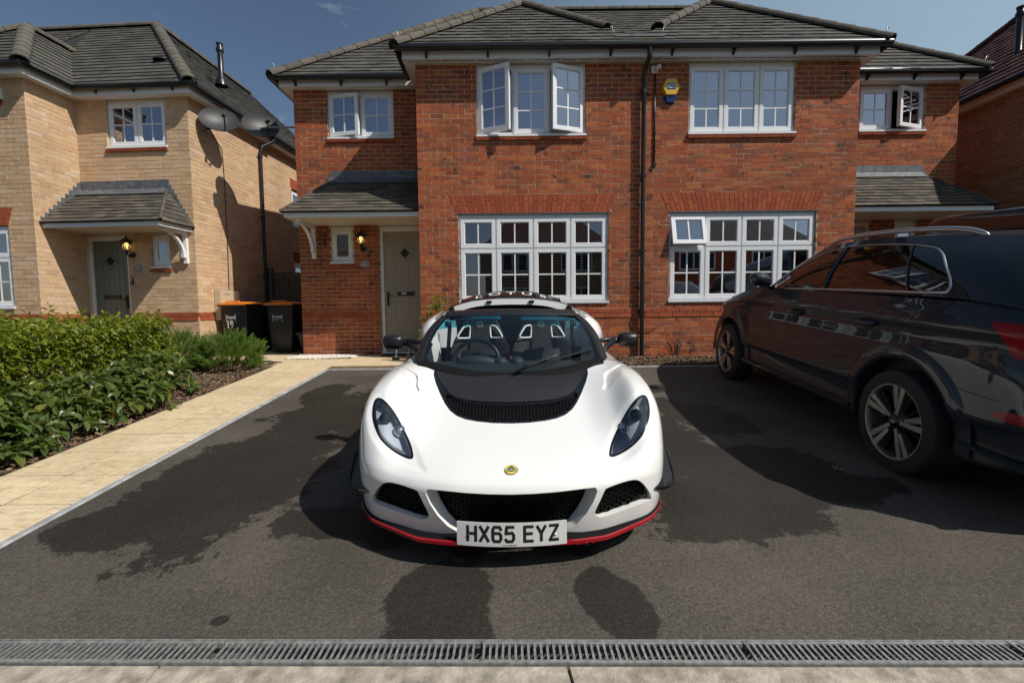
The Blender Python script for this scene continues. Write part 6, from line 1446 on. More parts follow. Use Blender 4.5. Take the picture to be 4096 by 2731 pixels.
# tail lamps and lower reflectors cut from the body
tl, lower, _ = split(lower, lambda V: np.maximum(sdpoly(V[:, 1], V[:, 2], [(.47, 1.105), (.40, 1.04), (.345, .925), (.2, .905), (-.2, .905), (-.2, 1.10)]), .40-np.abs(V[:, 0])))
rl, lower, _ = split(lower, lambda V: np.maximum(sdpoly(V[:, 1], V[:, 2], [(.40, .595), (.33, .63), (.1, .64), (-.2, .64), (-.2, .585), (.2, .575)]), .45-np.abs(V[:, 0])))
for s_ in (-1, 1):
    for (m_, nm) in ((tl, 'tail_lamp'), (rl, 'rear_reflector')):
        h = compact(np.asarray(m_[0]), [f for f in m_[1] if m_[0][f[0]][0]*s_ > 0]); put(h, nm, M['taillens'], SV)
low_c, body_c, _ = split(lower, lambda V: V[:, 2]-(.415+.0*V[:, 1]))
put(body_c, 'body', M['gunmetal'], SV); put(low_c, 'sill_cladding', M['lowerclad'], SV)
bvL = BVHTree.FromPolygons([tuple(v) for v in np.asarray(lower[0])], lower[1])
# greenhouse
BE = [(0, .12, 1.135), (.45, .14, 1.14), (.76, .26, 1.16), (.868, .50, 1.205), (.882, .85, 1.222), (.884, 1.4, 1.217), (.884, 2.0, 1.205), (.880, 2.6, 1.185), (.855, 3.05, 1.155), (.80, 3.27, 1.14), (.50, 3.48, 1.115), (0, 3.55, 1.105)]
RO = [(0, .34, 1.585), (.32, .36, 1.583), (.52, .43, 1.585), (.605, .66, 1.592), (.632, .98, 1.612), (.640, 1.4, 1.632), (.642, 1.85, 1.638), (.638, 2.2, 1.628), (.625, 2.42, 1.612), (.600, 2.55, 1.60), (.36, 2.66, 1.605), (0, 2.70, 1.612)]
BE, RO = np.array(BE), np.array(RO); gh = []
for t in np.linspace(0, 1, 7):
    P = BE+(RO-BE)*t; P[:, 0] += .032*math.sin(PI*t)*(BE[:, 0] > .3); gh.append(P)
gh = dense(mirror_ring(gh), 70, 261, 2); gm_ = grid_mesh(gh)
DLO = smooth_closed([(3.08, 1.195), (2.6, 1.207), (2.0, 1.224), (1.4, 1.236), (.86, 1.247), (.785, 1.266), (.815, 1.33), (.93, 1.43), (1.04, 1.51), (1.17, 1.548), (1.5, 1.582), (1.95, 1.590), (2.25, 1.565), (2.55, 1.475), (2.82, 1.34)], 6)
side, gm_, sg = split(gm_, lambda V: np.maximum(sdpoly(V[:, 1], V[:, 2], DLO), .52-np.abs(V[:, 0])))
rg_, gm_, _ = split(gm_, lambda V: np.maximum(np.maximum(V[:, 1]-.52, np.abs(V[:, 0])-.60), np.maximum(1.19-V[:, 2], V[:, 2]-1.53)))
ws_, gm_, _ = split(gm_, lambda V: np.maximum(np.maximum(2.62-V[:, 1]-.0, np.abs(V[:, 0])-(.50+.30*(1.56-V[:, 2])/.45)), V[:, 2]-1.57))
put(gm_, 'greenhouse_frame', M['gunmetal'], SV); put(rg_, 'rear_window', M['privacy'], SV); put(ws_, 'windscreen', M['sidglass'], SV)
for s_ in (-1, 1):
    h = compact(np.asarray(side[0]), [f for f in side[1] if side[0][f[0]][0]*s_ > 0])
    rear, front, _ = split(h, lambda V: V[:, 1]-(2.02+.1*(V[:, 2]-1.2)))
    qlt, rdr, _ = split(rear, lambda V: V[:, 1]-(1.085+.72*(V[:, 2]-1.22)))
    put(front, 'front_door_window', M['sidglass'], SV); put(rdr, 'rear_door_window', M['privacy'], SV); put(qlt, 'quarter_window', M['privacy'], SV)
bvG = BVHTree.FromPolygons([tuple(v) for v in np.concatenate([gh.reshape(-1, 3)])], grid_mesh(gh)[1])
def on_side(y, z, s_=-1, o=.0):
    for bv in (bvG, bvL):
        h = bv.ray_cast(Vector((s_*2, y, z)), Vector((-s_, 0, 0)))
        if h[0] is not None and abs(h[0].x) > .45: return h[0]+Vector((s_*o, 0, 0))
    return Vector((s_*.9, y, z))
for s_ in (-1, 1):
    tr = [on_side(y, z, s_, .004) for y, z in DLO[::1]]
    MB().tube(tr, .0090, 6, closed=True, flat=.5).build('window_chrome', M['alutrim'], SV, smooth=True)
    for pts in ([(2.02, 1.225), (2.035, 1.35), (2.06, 1.585)], [(1.10, 1.245), (1.21, 1.40), (1.325, 1.56)]):
        MB().tube([on_side(y, z, s_, .001) for y, z in smooth_open(pts, 10)], .022 if pts[0][0] > 1.5 else .014, 6, flat=.35).build('window_pillar', M['gloss'], SV, smooth=True)
    for pts in ([(3.36, .99), (3.34, .85), (3.25, .55), (3.2, .42)], [(2.02, 1.20), (2.06, 1.0), (2.11, .7), (2.13, .42)], [(1.07, 1.22), (1.09, 1.1), (1.17, .97), (1.33, .86), (1.44, .72), (1.50, .50)], [(3.36, .99), (3.30, 1.05), (3.20, 1.13)], [(.76, .70), (.55, .695), (.34, .68)]):
        MB().tube([on_side(y, z, s_, -.002) for y, z in smooth_open(pts, 24)], .0035, 5).build('panel_gap', M['deck'], SV, smooth=True)
    for yy, zz in ((2.36, .985), (1.37, 1.0)):
        c = on_side(yy, zz, s_); q = MB(); q.lathe([(0, 0), (.055, .0), (.06, s_*-.004)], (c.x+s_*.002, yy-.0, zz), 'X', 20); hd_ = q.build('handle_recess', M['deck'], SV)
        MB().tube([(c.x+s_*.004, yy-.10, zz), (c.x+s_*.042, yy-.08, zz+.004), (c.x+s_*.045, yy+.06, zz+.004), (c.x+s_*.006, yy+.10, zz)], .016, 8, flat=.7).build('door_handle', M['gunmetal'], hd_, smooth=True)
    # arch lips
    for cy in (RWY, FWY):
        a = np.linspace(-.16, PI+.16, 40); rows = []
        for (rr, o) in ((.442, -.03), (.446, .016), (.47, .022), (.525, .014), (.55, .0)):
            rows.append([on_side(cy+rr*math.cos(t), max(.30, WZ+rr*math.sin(t)), s_, o) for t in a])
        for i in range(5): rows[i] = [Vector((s_*max(abs(p.x), .915+(.016, .022, .024, .016, .0)[i]*0), p.y, p.z)) for p in rows[i]]
        MB().grid(rows).build('arch_lip', M['gunmetal'], SV, smooth=True)
    # sill step and roof rail
    MB().grid([[(s_*x, y, z) for y in np.linspace(1.47, 3.42, 12)] for x, z in ((.90, .30), (.955, .325), (.955, .345), (.92, .36))]).build('sill_trim', M['gunmetal'], SV, auto=R(40))
    MB().grid([[(s_*x, y, z+.04*min(1, y)) for y in np.linspace(.10, .53, 8)] for x, z in ((.86, .33), (.93, .35), (.93, .37), (.90, .38))]).build('bumper_trim', M['alutrim'] if False else M['gunmetal'], SV, auto=R(40))
    rp = smooth_open([(.60, .86, 1.60), (.603, 1.0, 1.645), (.605, 1.35, 1.677), (.606, 1.8, 1.688), (.60, 2.2, 1.675), (.588, 2.42, 1.64), (.585, 2.5, 1.615)], 24)
    MB().tube([(s_*x, y, z) for x, y, z in rp], [.006]+[.019]*22+[.006], 8, flat=.8).build('roof_rail', M['alutrim'], SV, smooth=True)
    # mirror
    q = MB(); P = []
    for (dx, ry, rz) in ((.0, .03, .03), (.02, .06, .055), (.07, .085, .072), (.14, .09, .074), (.19, .07, .06), (.215, .02, .02)):
        P.append([(s_*(.905+dx), 2.93+ry*math.cos(a)*(1.15 if math.cos(a) > 0 else .8)-.10*dx, 1.275+rz*math.sin(a)+.15*dx) for a in np.linspace(0, 2*PI, 21)])
    mi = MB().grid(dense(np.array(P), 22, 21)).build('mirror', M['gunmetal'], SV, smooth=True)
    MB().tube([(s_*.86, 2.95, 1.20), (s_*.95, 2.93, 1.225)], .022, 8).build('mirror_foot', M['gloss'], mi, smooth=True)
# roof, bonnet, headlamps
rf_ = np.array([[RO[i]*np.array([k, 1, 1])+np.array([0, 0, .034*(1-k*k)*(1 if 0 < i < 11 else .3)]) for k in (-1, -.75, -.4, 0, .4, .75, 1)] for i in range(len(RO))])
put(grid_mesh(dense(rf_, 60, 40, 1)), 'roof', M['gunmetal'], SV)
q = MB(); q.grid([[(k*.56, .24+.05*k*k, 1.575) for k in np.linspace(-1, 1, 12)], [(k*.58, .36, 1.598) for k in np.linspace(-1, 1, 12)], [(k*.58, .36, 1.56) for k in np.linspace(-1, 1, 12)], [(k*.56, .24+.05*k*k, 1.565) for k in np.linspace(-1, 1, 12)]]); q.build('roof_spoiler', M['gunmetal'], SV, smooth=True)
top = np.array(RG[-1]); hb = []
for (y, z) in ((3.50, 1.115), (3.75, 1.10), (4.0, 1.075), (4.2, 1.04), (4.36, 1.0), (4.43, .975)):
    wx = float(np.interp(y, [3.2, 3.55, 3.86, 4.05, 4.2, 4.36, 4.43], [.874, .868, .855, .83, .78, .62, .45])); ze_ = float(np.interp(y, [3.2, 3.55, 4.0, 4.3, 4.45], [1.17, 1.10, 1.06, 1.005, .975]))
    hb.append([(k*wx, y, ze_+(z+.02-ze_)*(1-abs(k)**2.5)) for k in np.linspace(-1, 1, 15)])
put(grid_mesh(dense(np.array(hb), 30, 40)), 'bonnet', M['gunmetal'], SV)
q = MB(); q.grid([[(k*.88, 3.15, 1.165-.01*k*k) for k in np.linspace(-1, 1, 9)], [(k*.86, 3.52, 1.10) for k in np.linspace(-1, 1, 9)]]); q.build('cowl', M['deck'], SV)
for s_ in (-1, 1):
    q = MB().grid(dense(np.array([[(s_*.84, 4.30, .90), (s_*.86, 4.26, .96), (s_*.80, 4.24, 1.0)], [(s_*.74, 4.50, .88), (s_*.74, 4.47, .94), (s_*.70, 4.40, .985)], [(s_*.55, 4.61, .87), (s_*.55, 4.58, .92), (s_*.52, 4.48, .965)]]), 10, 8)); q.build('headlamp', M['lens'], SV, smooth=True)
q = MB(); q.box(-.80, .80, .7, 3.4, .24, .30); q.box(-.80, .80, .5, 4.3, .30, .9); q.box(-.74, .74, .16, 1.0, 1.02, 1.10); q.box(-.70, .70, .14, .5, .5, 1.05); q.build('cabin_tub', M['deck'], SV)
for (x, y) in ((-.38, 2.35), (.38, 2.35), (-.38, 1.45), (.38, 1.45)):
    q = MB().grid(dense(np.array([[(x+t*w, y-(z-.6)*.25+.05*t*t, z) for t in (-1, 0, 1)] for z, w in ((.7, .25), (1.0, .25), (1.22, .22), (1.25, .12), (1.42, .13), (1.46, .09))]), 24, 10)); o = q.build('seat', M['leather'], SV, smooth=True); mo = o.modifiers.new('t', 'SOLIDIFY'); mo.thickness = .1
# wheels: five twin spokes
def suv_wheel(y, s_):
    r = .358; x = s_*.842; w = .235
    t = MB(); t.lathe([(.262, -w/2), (r*.90, -w/2), (r*.975, -w*.44), (r, -w*.34), (r, w*.34), (r*.975, w*.44), (r*.90, w/2), (.262, w/2)], (x, y, WZ), 'X', 48); ty = t.build('wheel', M['rubber'], SV, auto=R(35))
    xo = x+s_*w*.47
    q = MB(); q.lathe([(.266, 0), (.266, s_*.006), (.252, s_*.004), (.245, -s_*.02), (.235, -s_*.16)], (xo, y, WZ), 'X', 48); q.build('rim', M['machined'], ty, auto=R(30))
    q = MB(); q.lathe([(.235, -s_*.13), (.0, -s_*.13)], (xo, y, WZ), 'X', 32); q.build('brake_disc', M['darkrim'], ty)
    def spoke(a, r0, r1, w0, w1, d0, d1, m_, nm, off=0):
        c, s2 = math.cos(a), math.sin(a); P = []
        for d in (-.035, 0):
            for (rr, ww, sg_, dd) in ((r0, w0, -1, d0), (r0, w0, 1, d0), (r1, w1, 1, d1), (r1, w1, -1, d1)):
                yy = c*rr-s2*(sg_*ww+off); zz = s2*rr+c*(sg_*ww+off); P.append((xo+s_*(d+dd), y+yy, WZ+zz))
        q = MB(); q.hexa(P); q.build(nm, m_, ty)
    for i in range(5):
        a = PI/2+.12+i*2*PI/5
        spoke(a+.135, .05, .255, .013, .020, -.012, .0, M['machined'], 'spoke'); spoke(a-.135, .09, .255, .012, .022, -.016, .0, M['machined'], 'spoke')
        spoke(a+.42, .10, .240, .010, .012, -.03, -.02, M['darkrim'], 'inner_spoke'); spoke(a-.42, .10, .240, .010, .012, -.03, -.02, M['darkrim'], 'inner_spoke')
    q = MB(); q.lathe([(0, s_*.006), (.03, s_*.005), (.036, 0), (.06, -s_*.012), (.085, -s_*.03)], (xo-s_*.008, y, WZ), 'X', 24); hb_ = q.build('hub', M['darkrim'], ty, smooth=True)
    for k in range(4): MB().tube([(xo, y-.0165+k*.011+.0065*math.cos(t), WZ+.0065*math.sin(t)) for t in np.linspace(0, 2*PI, 13)[:-1]], .0012, 4, closed=True).build('hub_ring', M['chrome'], hb_)
for s_ in (-1, 1): suv_wheel(RWY, s_); suv_wheel(FWY, s_)

# ------------------------------------------------------------------ black van beyond it
VN = thing('parked_van', 'tall black van standing behind the grey SUV with only its roof showing', 'van', (6.38, 6.55, Z0+SL*6.55))
VN.rotation_euler = (Matrix.Rotation(SLA, 3, 'X') @ Matrix.Rotation(PI, 3, 'Z')).to_euler()
VS = [(0.0, .88, 1.93, .40), (.05, .93, 2.03, .32), (.22, .945, 2.075, .30), (1.5, .95, 2.08, .28), (3.0, .95, 2.06, .28), (3.55, .95, 2.0, .28), (3.95, .945, 1.78, .28), (4.25, .94, 1.45, .28), (4.5, .93, 1.14, .28), (4.8, .88, .98, .3), (4.92, .78, .86, .36)]
rows = []
for (y, hw, zt_, zb_) in VS:
    h = zt_-zb_; k = min(1, (zt_-1.0)/.9) if zt_ > 1.0 else 0
    rows.append([(0, y, zt_), (hw*.5, y, zt_-.006), (hw*(.86-.03*k), y, zt_-.035), (hw*(.945-.05*k), y, zt_-.12*max(.4, k)), (hw*(1-.06*k), y, zt_-.3*h), (hw, y, zb_+.5*h), (hw*1.0, y, zb_+.3*h), (hw*.98, y, zb_+.05*h), (hw*.9, y, zb_)])
vb = grid_mesh(dense(mirror_ring(rows), 120, 101, 1))
vw, vb, sg = split(vb, lambda V: np.maximum(np.minimum.reduce([sdpoly(V[:, 1], V[:, 2], smooth_closed([(a, 1.17), (b, 1.17), (b+.0, 1.74), (a, 1.74)], 1)) for a, b in ((.35, 1.55), (1.72, 2.72))]+[sdpoly(V[:, 1], V[:, 2], [(2.9, 1.17), (4.05, 1.17), (3.75, 1.55), (3.5, 1.72), (2.9, 1.72)])]), .7-np.abs(V[:, 0])))
_, vb, sga = split(vb, lambda V: np.where(np.abs(V[:, 0]) > .75, np.minimum(np.hypot(V[:, 1]-.95, V[:, 2]-.34), np.hypot(V[:, 1]-3.95, V[:, 2]-.34))-.40, 1.))
put(vb, 'body', mat('black_van_paint', (.006, .0065, .007), .2, coat=1.0), VN)
Vv = np.asarray(vw[0])
for (a, b) in ((.3, 1.6), (1.65, 2.8), (2.85, 4.2)):
    for s_ in (-1, 1): put(compact(Vv, [f for f in vw[1] if a < Vv[f].mean(0)[1] < b and Vv[f].mean(0)[0]*s_ > 0]), 'side_window', M['privacy'], VN)
for s_ in (-1, 1):
    MB().tube([(s_*.905, .1, 1.80), (s_*.915, 1.5, 1.815), (s_*.91, 3.3, 1.80)], .008, 5).build('roof_moulding', M['deck'], VN)
    for y in (.95, 3.95): wheel(s_*.82, y, .335, .22, s_, M['darkrim'], VN)
q = MB(); q.add([(-.8, .0, .4), (.8, .0, .4), (.86, 0, 1.2), (.7, 0, 1.88), (-.7, 0, 1.88), (-.86, 0, 1.2)], [(0, 1, 2, 3, 4, 5)]); q.build('tailgate', M['gloss'], VN)
# ------------------------------------------------------------------ planting
LEAF_V = np.array([(0, 0, 0), (-.5, .42, .13), (0, .42, 0), (.5, .42, .13), (0, 1, -.14), (-.36, .74, .06), (.36, .74, .06), (0, .74, -.05)])
LEAF_F = [(0, 2, 1), (0, 3, 2), (1, 2, 7, 5), (2, 3, 6, 7), (5, 7, 4), (7, 6, 4)]
def leaf_frames(D, roll=.5, rng=RNG):
    D = D/np.linalg.norm(D, axis=1, keepdims=True); n = len(D); up = np.tile([0, 0, 1.], (n, 1))+rng.normal(0, roll, (n, 3))
    X = np.cross(D, up); X /= np.linalg.norm(X, axis=1, keepdims=True)+1e-9; return X, D, np.cross(X, D)
def foliage(name, parent, P, D, sc, mt, ratio=.4, keep=0, cam_pick=True, roll=.5, leaf_name='leaf'):
    """all leaves of a plant as one mesh, the nearest ones as single leaf objects"""
    P, D, sc = np.asarray(P, float), np.asarray(D, float), np.asarray(sc, float); X, Y, Z = leaf_frames(D, roll)
    pick = np.zeros(len(P), bool)
    if keep:
        d = np.linalg.norm(P-np.array([0, 0, EYE]), axis=1); px = np.array([pixel(p) or (-1, -1) for p in P]); ok = (px[:, 0] > 10) & (px[:, 0] < 4080)
        sc_ = np.where(ok, d-.6*P[:, 2]-.5*P[:, 0], 1e9); idx = np.argsort(sc_)[:keep]; pick[idx[sc_[idx] < 1e8]] = True
    T = LEAF_V*np.array([ratio, 1, 1])
    def verts(i): return P[i, None, :]+(T[None, :, 0:1]*X[i, None, :]+T[None, :, 1:2]*Y[i, None, :]+T[None, :, 2:3]*Z[i, None, :])*sc[i, None, None]
    rest = np.where(~pick)[0]; V = verts(rest).reshape(-1, 3); k = len(T); base = np.arange(len(rest))*k
    F = [tuple(b+i for i in f) for b in base.tolist() for f in LEAF_F]
    o = mesh_obj(name, V, F, mt, parent, False); o['kind'] = 'stuff'
    if pick.any():
        me = bpy.data.meshes.new(leaf_name); me.from_pydata(T.tolist(), [], LEAF_F); me.materials.append(mt); off = root_off(parent); off = np.zeros(3) if off is None else off
        for i in np.where(pick)[0]:
            l_ = bpy.data.objects.new(leaf_name, me); link(l_, parent); p = P[i]-off; s_ = sc[i]
            l_.matrix_local = Matrix(((X[i][0]*s_, Y[i][0]*s_, Z[i][0]*s_, p[0]), (X[i][1]*s_, Y[i][1]*s_, Z[i][1]*s_, p[1]), (X[i][2]*s_, Y[i][2]*s_, Z[i][2]*s_, p[2]), (0, 0, 0, 1)))
    return o
def shoots(B, D, ln, m, ang, ls, droop=.25, rng=RNG):
    """leaves spiralling along shoots from B in direction D"""
    P, A, S_ = [], [], []
    for b, d, l_ in zip(B, D, ln):
        d = d/np.linalg.norm(d); a = np.cross(d, [0, 0, 1.]) if abs(d[2]) < .95 else np.array([1., 0, 0]); a /= np.linalg.norm(a); c = np.cross(d, a); ph = rng.uniform(0, 6.3)
        for k in range(m):
            t = (k+.6)/m; th_ = ph+k*2.4; rad = a*math.cos(th_)+c*math.sin(th_); an = ang*(1.15-.65*t)
            P.append(b+d*l_*t); A.append(d*math.cos(an)+rad*math.sin(an)-np.array([0, 0, droop])*rng.uniform(.4, 1.2)); S_.append(ls*rng.uniform(.55, 1.25)*(1-.25*abs(t-.5)))
    return np.array(P), np.array(A), np.array(S_)
def leaf_mat(name, cols, rough=.40, trans=.36):
    m = piece_mat(name, cols, rough=rough, bump=None, grain=(25, .15), spec=.45); n, l = nd(m); b = n['Principled BSDF']; out = n['Material Output']
    src = b.inputs['Base Color'].links[0].from_socket; tr = n.new('ShaderNodeBsdfTranslucent'); mi = n.new('ShaderNodeMixShader'); mi.inputs[0].default_value = trans
    hs_ = n.new('ShaderNodeMix'); hs_.data_type = 'RGBA'; hs_.blend_type = 'MULTIPLY'; hs_.inputs[0].default_value = 1; hs_.inputs[7].default_value = (1.7, 1.7, .5, 1); l(src, hs_.inputs[6]); l(hs_.outputs[2], tr.inputs[0])
    l(b.outputs[0], mi.inputs[1]); l(tr.outputs[0], mi.inputs[2]); l(mi.outputs[0], out.inputs[0]); return m
M['laurel'] = leaf_mat('laurel_leaf', [(.15, .195, .022), (.20, .25, .026), (.10, .145, .02), (.25, .29, .03), (.16, .21, .025), (.33, .31, .035), (.11, .16, .022), (.19, .22, .024)])
M['viburnum'] = leaf_mat('viburnum_leaf', [(.08, .125, .034), (.10, .155, .04), (.06, .10, .028), (.13, .175, .044), (.085, .13, .045), (.18, .20, .04), (.12, .145, .036)], rough=.32)
M['hebe'] = leaf_mat('fine_leaf', [(.09, .16, .024), (.13, .22, .03), (.065, .115, .02), (.17, .26, .036), (.11, .185, .026)])
M['bay'] = leaf_mat('bright_leaf', [(.12, .20, .03), (.16, .26, .035), (.08, .14, .022), (.20, .30, .04), (.10, .17, .025)])
M['twig'] = mat('brown_twig', (.13, .085, .055), .85)
gz = lambda y: drive_z(y)
rng = RNG
# laurel hedge
HX0, HX1, HY0, HY1 = -5.75, -4.45, 3.15, 6.05
hd = thing('laurel_hedge', 'tall glossy green laurel hedge behind the low shrubs', 'hedge', (-5.0, 5.0, gz(5.0)), world_coords=True)
B, D = [], []
def hedge_top(x, y): return gz(y)+.86+.06*math.sin(y*2.7+x*2)+.05*math.sin(y*6.1)-.5*max(0, (y-5.45))**1.3
for i in range(2300):
    y = rng.uniform(HY0, HY1); f = rng.random()
    if f < .52:
        x = rng.uniform(HX0, HX1); b = np.array([x, y, hedge_top(x, y)-rng.uniform(.08, .30)]); d = np.array([rng.normal(0, .45)+.15, rng.normal(0, .45), 1.0])
    elif f < .90:
        x = HX1-rng.uniform(.05, .28); z = gz(y)+rng.uniform(.16, .86); b = np.array([x, y, z]); d = np.array([1.0, rng.normal(0, .5), rng.uniform(.1, .9)])
    else:
        x = rng.uniform(-5.2, HX1); y = HY1-rng.uniform(0, .2) if rng.random() < .6 else HY0+rng.uniform(0, .2); b = np.array([x, y, gz(y)+rng.uniform(.2, .85)]); d = np.array([rng.normal(.3, .4), 1.0 if y > 5 else -1.0, .5])
    B.append(b); D.append(d)
for k in range(9): B.append(np.array([rng.uniform(-5.3, -4.6), rng.uniform(4.4, 5.6), gz(5)+.86])); D.append(np.array([.1, 0, 1.]))
P, A, S_ = shoots(B, D, rng.uniform(.14, .26, len(B)), 10, 1.15, .072, .35)
foliage('foliage', hd, P, A, S_, M['laurel'], ratio=.42, keep=240)
for i in range(26):
    x, y = rng.uniform(-5.2, -4.55), HY0+(HY1-HY0)*(i+.5)/26; z0_ = gz(y); q = MB()
    p1 = (x+rng.normal(0, .1), y+rng.normal(0, .12), z0_+.35); p2 = (p1[0]+rng.normal(.05, .14), p1[1]+rng.normal(0, .14), z0_+.8); q.tube([(x, y, z0_-.03), p1, p2], [.016, .011, .005], 6); q.build('stem', M['twig'], hd, smooth=True)
# low viburnum mounds
VP = [(-4.12, 3.05, .40, .36, 'nearest low shrub of broad ribbed leaves at the bed corner by the path'), (-4.20, 3.62, .42, .42, 'second low broad-leaved shrub from the street beside the path'), (-4.22, 4.22, .44, .42, 'third low broad-leaved shrub from the street beside the path'), (-4.15, 4.85, .44, .40, 'fourth low broad-leaved shrub from the street beside the path'), (-4.30, 5.45, .42, .42, 'last low broad-leaved shrub before the round green bushes')]
for (cx, cy, r_, h_, lab) in VP:
    t = thing('viburnum_shrub', lab, 'shrub', (cx, cy, gz(cy)), group='low broad-leaved shrubs along the path', world_coords=True)
    B, D = [], []
    for i in range(135):
        a = rng.uniform(0, 2*PI); e = math.acos(rng.uniform(.02, 1)); rr = rng.uniform(.78, 1.02); lump = 1+.18*math.sin(3*a+cx*7)+.1*math.sin(5*a)
        v = np.array([math.sin(e)*math.cos(a)*r_*lump, math.sin(e)*math.sin(a)*r_*1.05*lump, math.cos(e)*h_+.02]); B.append(np.array([cx, cy, gz(cy)+.03])+v*rr); D.append(v/np.linalg.norm(v)+np.array([0, 0, .55]))
    P, A, S_ = shoots(B, D, rng.uniform(.03, .07, len(B)), 7, 1.35, .118, .30)
    foliage('foliage', t, P, A, S_, M['viburnum'], ratio=.46, keep=70, roll=.3)
    for i in range(6):
        a = rng.uniform(0, 6.3); MB().tube([(cx, cy, gz(cy)-.02), (cx+.12*math.cos(a), cy+.12*math.sin(a), gz(cy)+.14), (cx+.28*math.cos(a), cy+.28*math.sin(a), gz(cy)+.28)], [.010, .008, .004], 5).build('stem', M['twig'], t)
# single young sprigs at the bed edge
for (cx, cy, n, lab) in ((-3.86, 3.42, 3, 'small sprig of ribbed leaves growing through the mulch nearest the street'), (-3.92, 4.55, 4, 'small leafy sprig on the mulch at the path edge')):
    t = thing('viburnum_sprig', lab, 'plant', (cx, cy, gz(cy)), world_coords=True); B = [np.array([cx+rng.normal(0, .05), cy+rng.normal(0, .05), gz(cy)+.04+.04*i]) for i in range(n)]
    P, A, S_ = shoots(B, [np.array([rng.normal(0, .3), rng.normal(0, .3), 1.]) for _ in B], [.05]*n, 5, 1.3, .09, .2); foliage('foliage', t, P, A, S_, M['viburnum'], ratio=.45)
# two rounded fine-leaved bushes
for (cx, cy, r_, h_, lab) in ((-4.22, 7.0, .44, .47, 'round bright green bush nearest the paved path corner'), (-4.86, 6.80, .42, .50, 'round green bush between the hedge end and the bin')):
    t = thing('round_bush', lab, 'bush', (cx, cy, gz(cy)), group='round fine-leaved bushes', world_coords=True); B, D = [], []
    for i in range(760):
        a = rng.uniform(0, 2*PI); e = math.acos(rng.uniform(-.55, 1)); lump = 1+.12*math.sin(4*a+cx)+.10*math.sin(3*e*2+a); v = np.array([math.sin(e)*math.cos(a)*r_*lump, math.sin(e)*math.sin(a)*r_*lump, math.cos(e)*h_*.62*lump])
        B.append(np.array([cx, cy, gz(cy)+h_*.42])+v*rng.uniform(.65, .98)); D.append(v+np.array([0, 0, .18]))
    P, A, S_ = shoots(B, D, rng.uniform(.08, .15, len(B)), 16, 1.0, .040, .1); foliage('foliage', t, P, A, S_, M['hebe'], ratio=.26)
    for i in range(7):
        a = i*.9; MB().tube([(cx, cy, gz(cy)-.02), (cx+.14*math.cos(a), cy+.14*math.sin(a), gz(cy)+.22), (cx+.22*math.cos(a), cy+.22*math.sin(a), gz(cy)+.42)], [.010, .008, .003], 5).build('stem', M['twig'], t)
# upright shrub by the front door of the red house
t = thing('door_shrub', 'upright light green shrub by the taupe front door behind the sports car', 'shrub', (-1.22, 7.38, 0), world_coords=True); B, D = [], []
for (x, y, h_) in ((-1.42, 7.35, .66), (-1.33, 7.42, .80), (-1.25, 7.3, .85), (-1.12, 7.38, 1.06), (-1.05, 7.4, .92), (-1.5, 7.4, .48), (-.98, 7.35, .75), (-1.18, 7.45, .95)):
    MB().tube([(-1.2, 7.38, -.02), ((x-1.2)/2, 7.38, h_*.4), (x, y, h_)], [.012, .008, .003], 6).build('stem', M['twig'], t)
    for k in range(30): f = rng.uniform(.25, 1.0); B.append(np.array([-1.2+(x+1.2)*f+rng.normal(0, .035), 7.38+(y-7.38)*f+rng.normal(0, .04), h_*f])); D.append(np.array([rng.normal(0, .7), rng.normal(0, .7), .8]))
P, A, S_ = shoots(B, D, rng.uniform(.04, .08, len(B)), 6, .95, .050, .05); foliage('foliage', t, P, A, S_, M['bay'], ratio=.36, keep=60)
# dry twiggy shrub
t = thing('dry_shrub', 'dry brown twiggy shrub beside the black downpipe', 'shrub', (2.62, 7.55, .03), world_coords=True); B, D = [], []
for i in range(26):
    a = rng.uniform(0, 6.3); sp = rng.uniform(.05, .28); h_ = rng.uniform(.22, .50); tip = (2.62+sp*math.cos(a)*1.1, 7.52+sp*math.sin(a)*.5, .03+h_)
    MB().tube([(2.62+.04*math.cos(a), 7.55, .0), ((2.62+tip[0])/2+.02, (7.55+tip[1])/2, .03+h_*.55), tip], [.005, .0035, .0015], 5).build('twig', M['twig'], t)
    for k in range(14): f = rng.uniform(.35, 1); B.append(np.array([2.62+(tip[0]-2.62)*f, 7.55+(tip[1]-7.55)*f, .03+h_*f])); D.append(rng.normal(0, 1, 3))
foliage('foliage', t, B, D, rng.uniform(.012, .026, len(B)), leaf_mat('dry_leaflet', [(.12, .05, .03), (.16, .08, .045), (.08, .05, .025), (.10, .085, .03)]), ratio=.5)
for (cx, cy, n, nm, lab, s_) in ((3.28, 7.45, 16, 'weed', 'small green weed in the mulch by the front wheel of the SUV', .07), (2.36, 7.3, 7, 'weed', 'tiny green seedling in the mulch by the downpipe foot', .03), (-4.95, 9.0, 60, 'weed_tuft', 'tuft of green weeds at the foot of the numbered bin', .06)):
    t = thing(nm, lab, 'weed', (cx, cy, gz(cy)+.02), world_coords=True); B = np.array([[cx+rng.normal(0, .05 if n < 30 else .16), cy+rng.normal(0, .03), gz(cy)+rng.uniform(.01, .08 if n > 8 else .03)] for _ in range(n)]); foliage('foliage', t, B, np.column_stack([rng.normal(0, .5, n), rng.normal(0, .5, n), np.ones(n)]), rng.uniform(.6, 1.3, n)*s_, M['hebe'], ratio=.3)
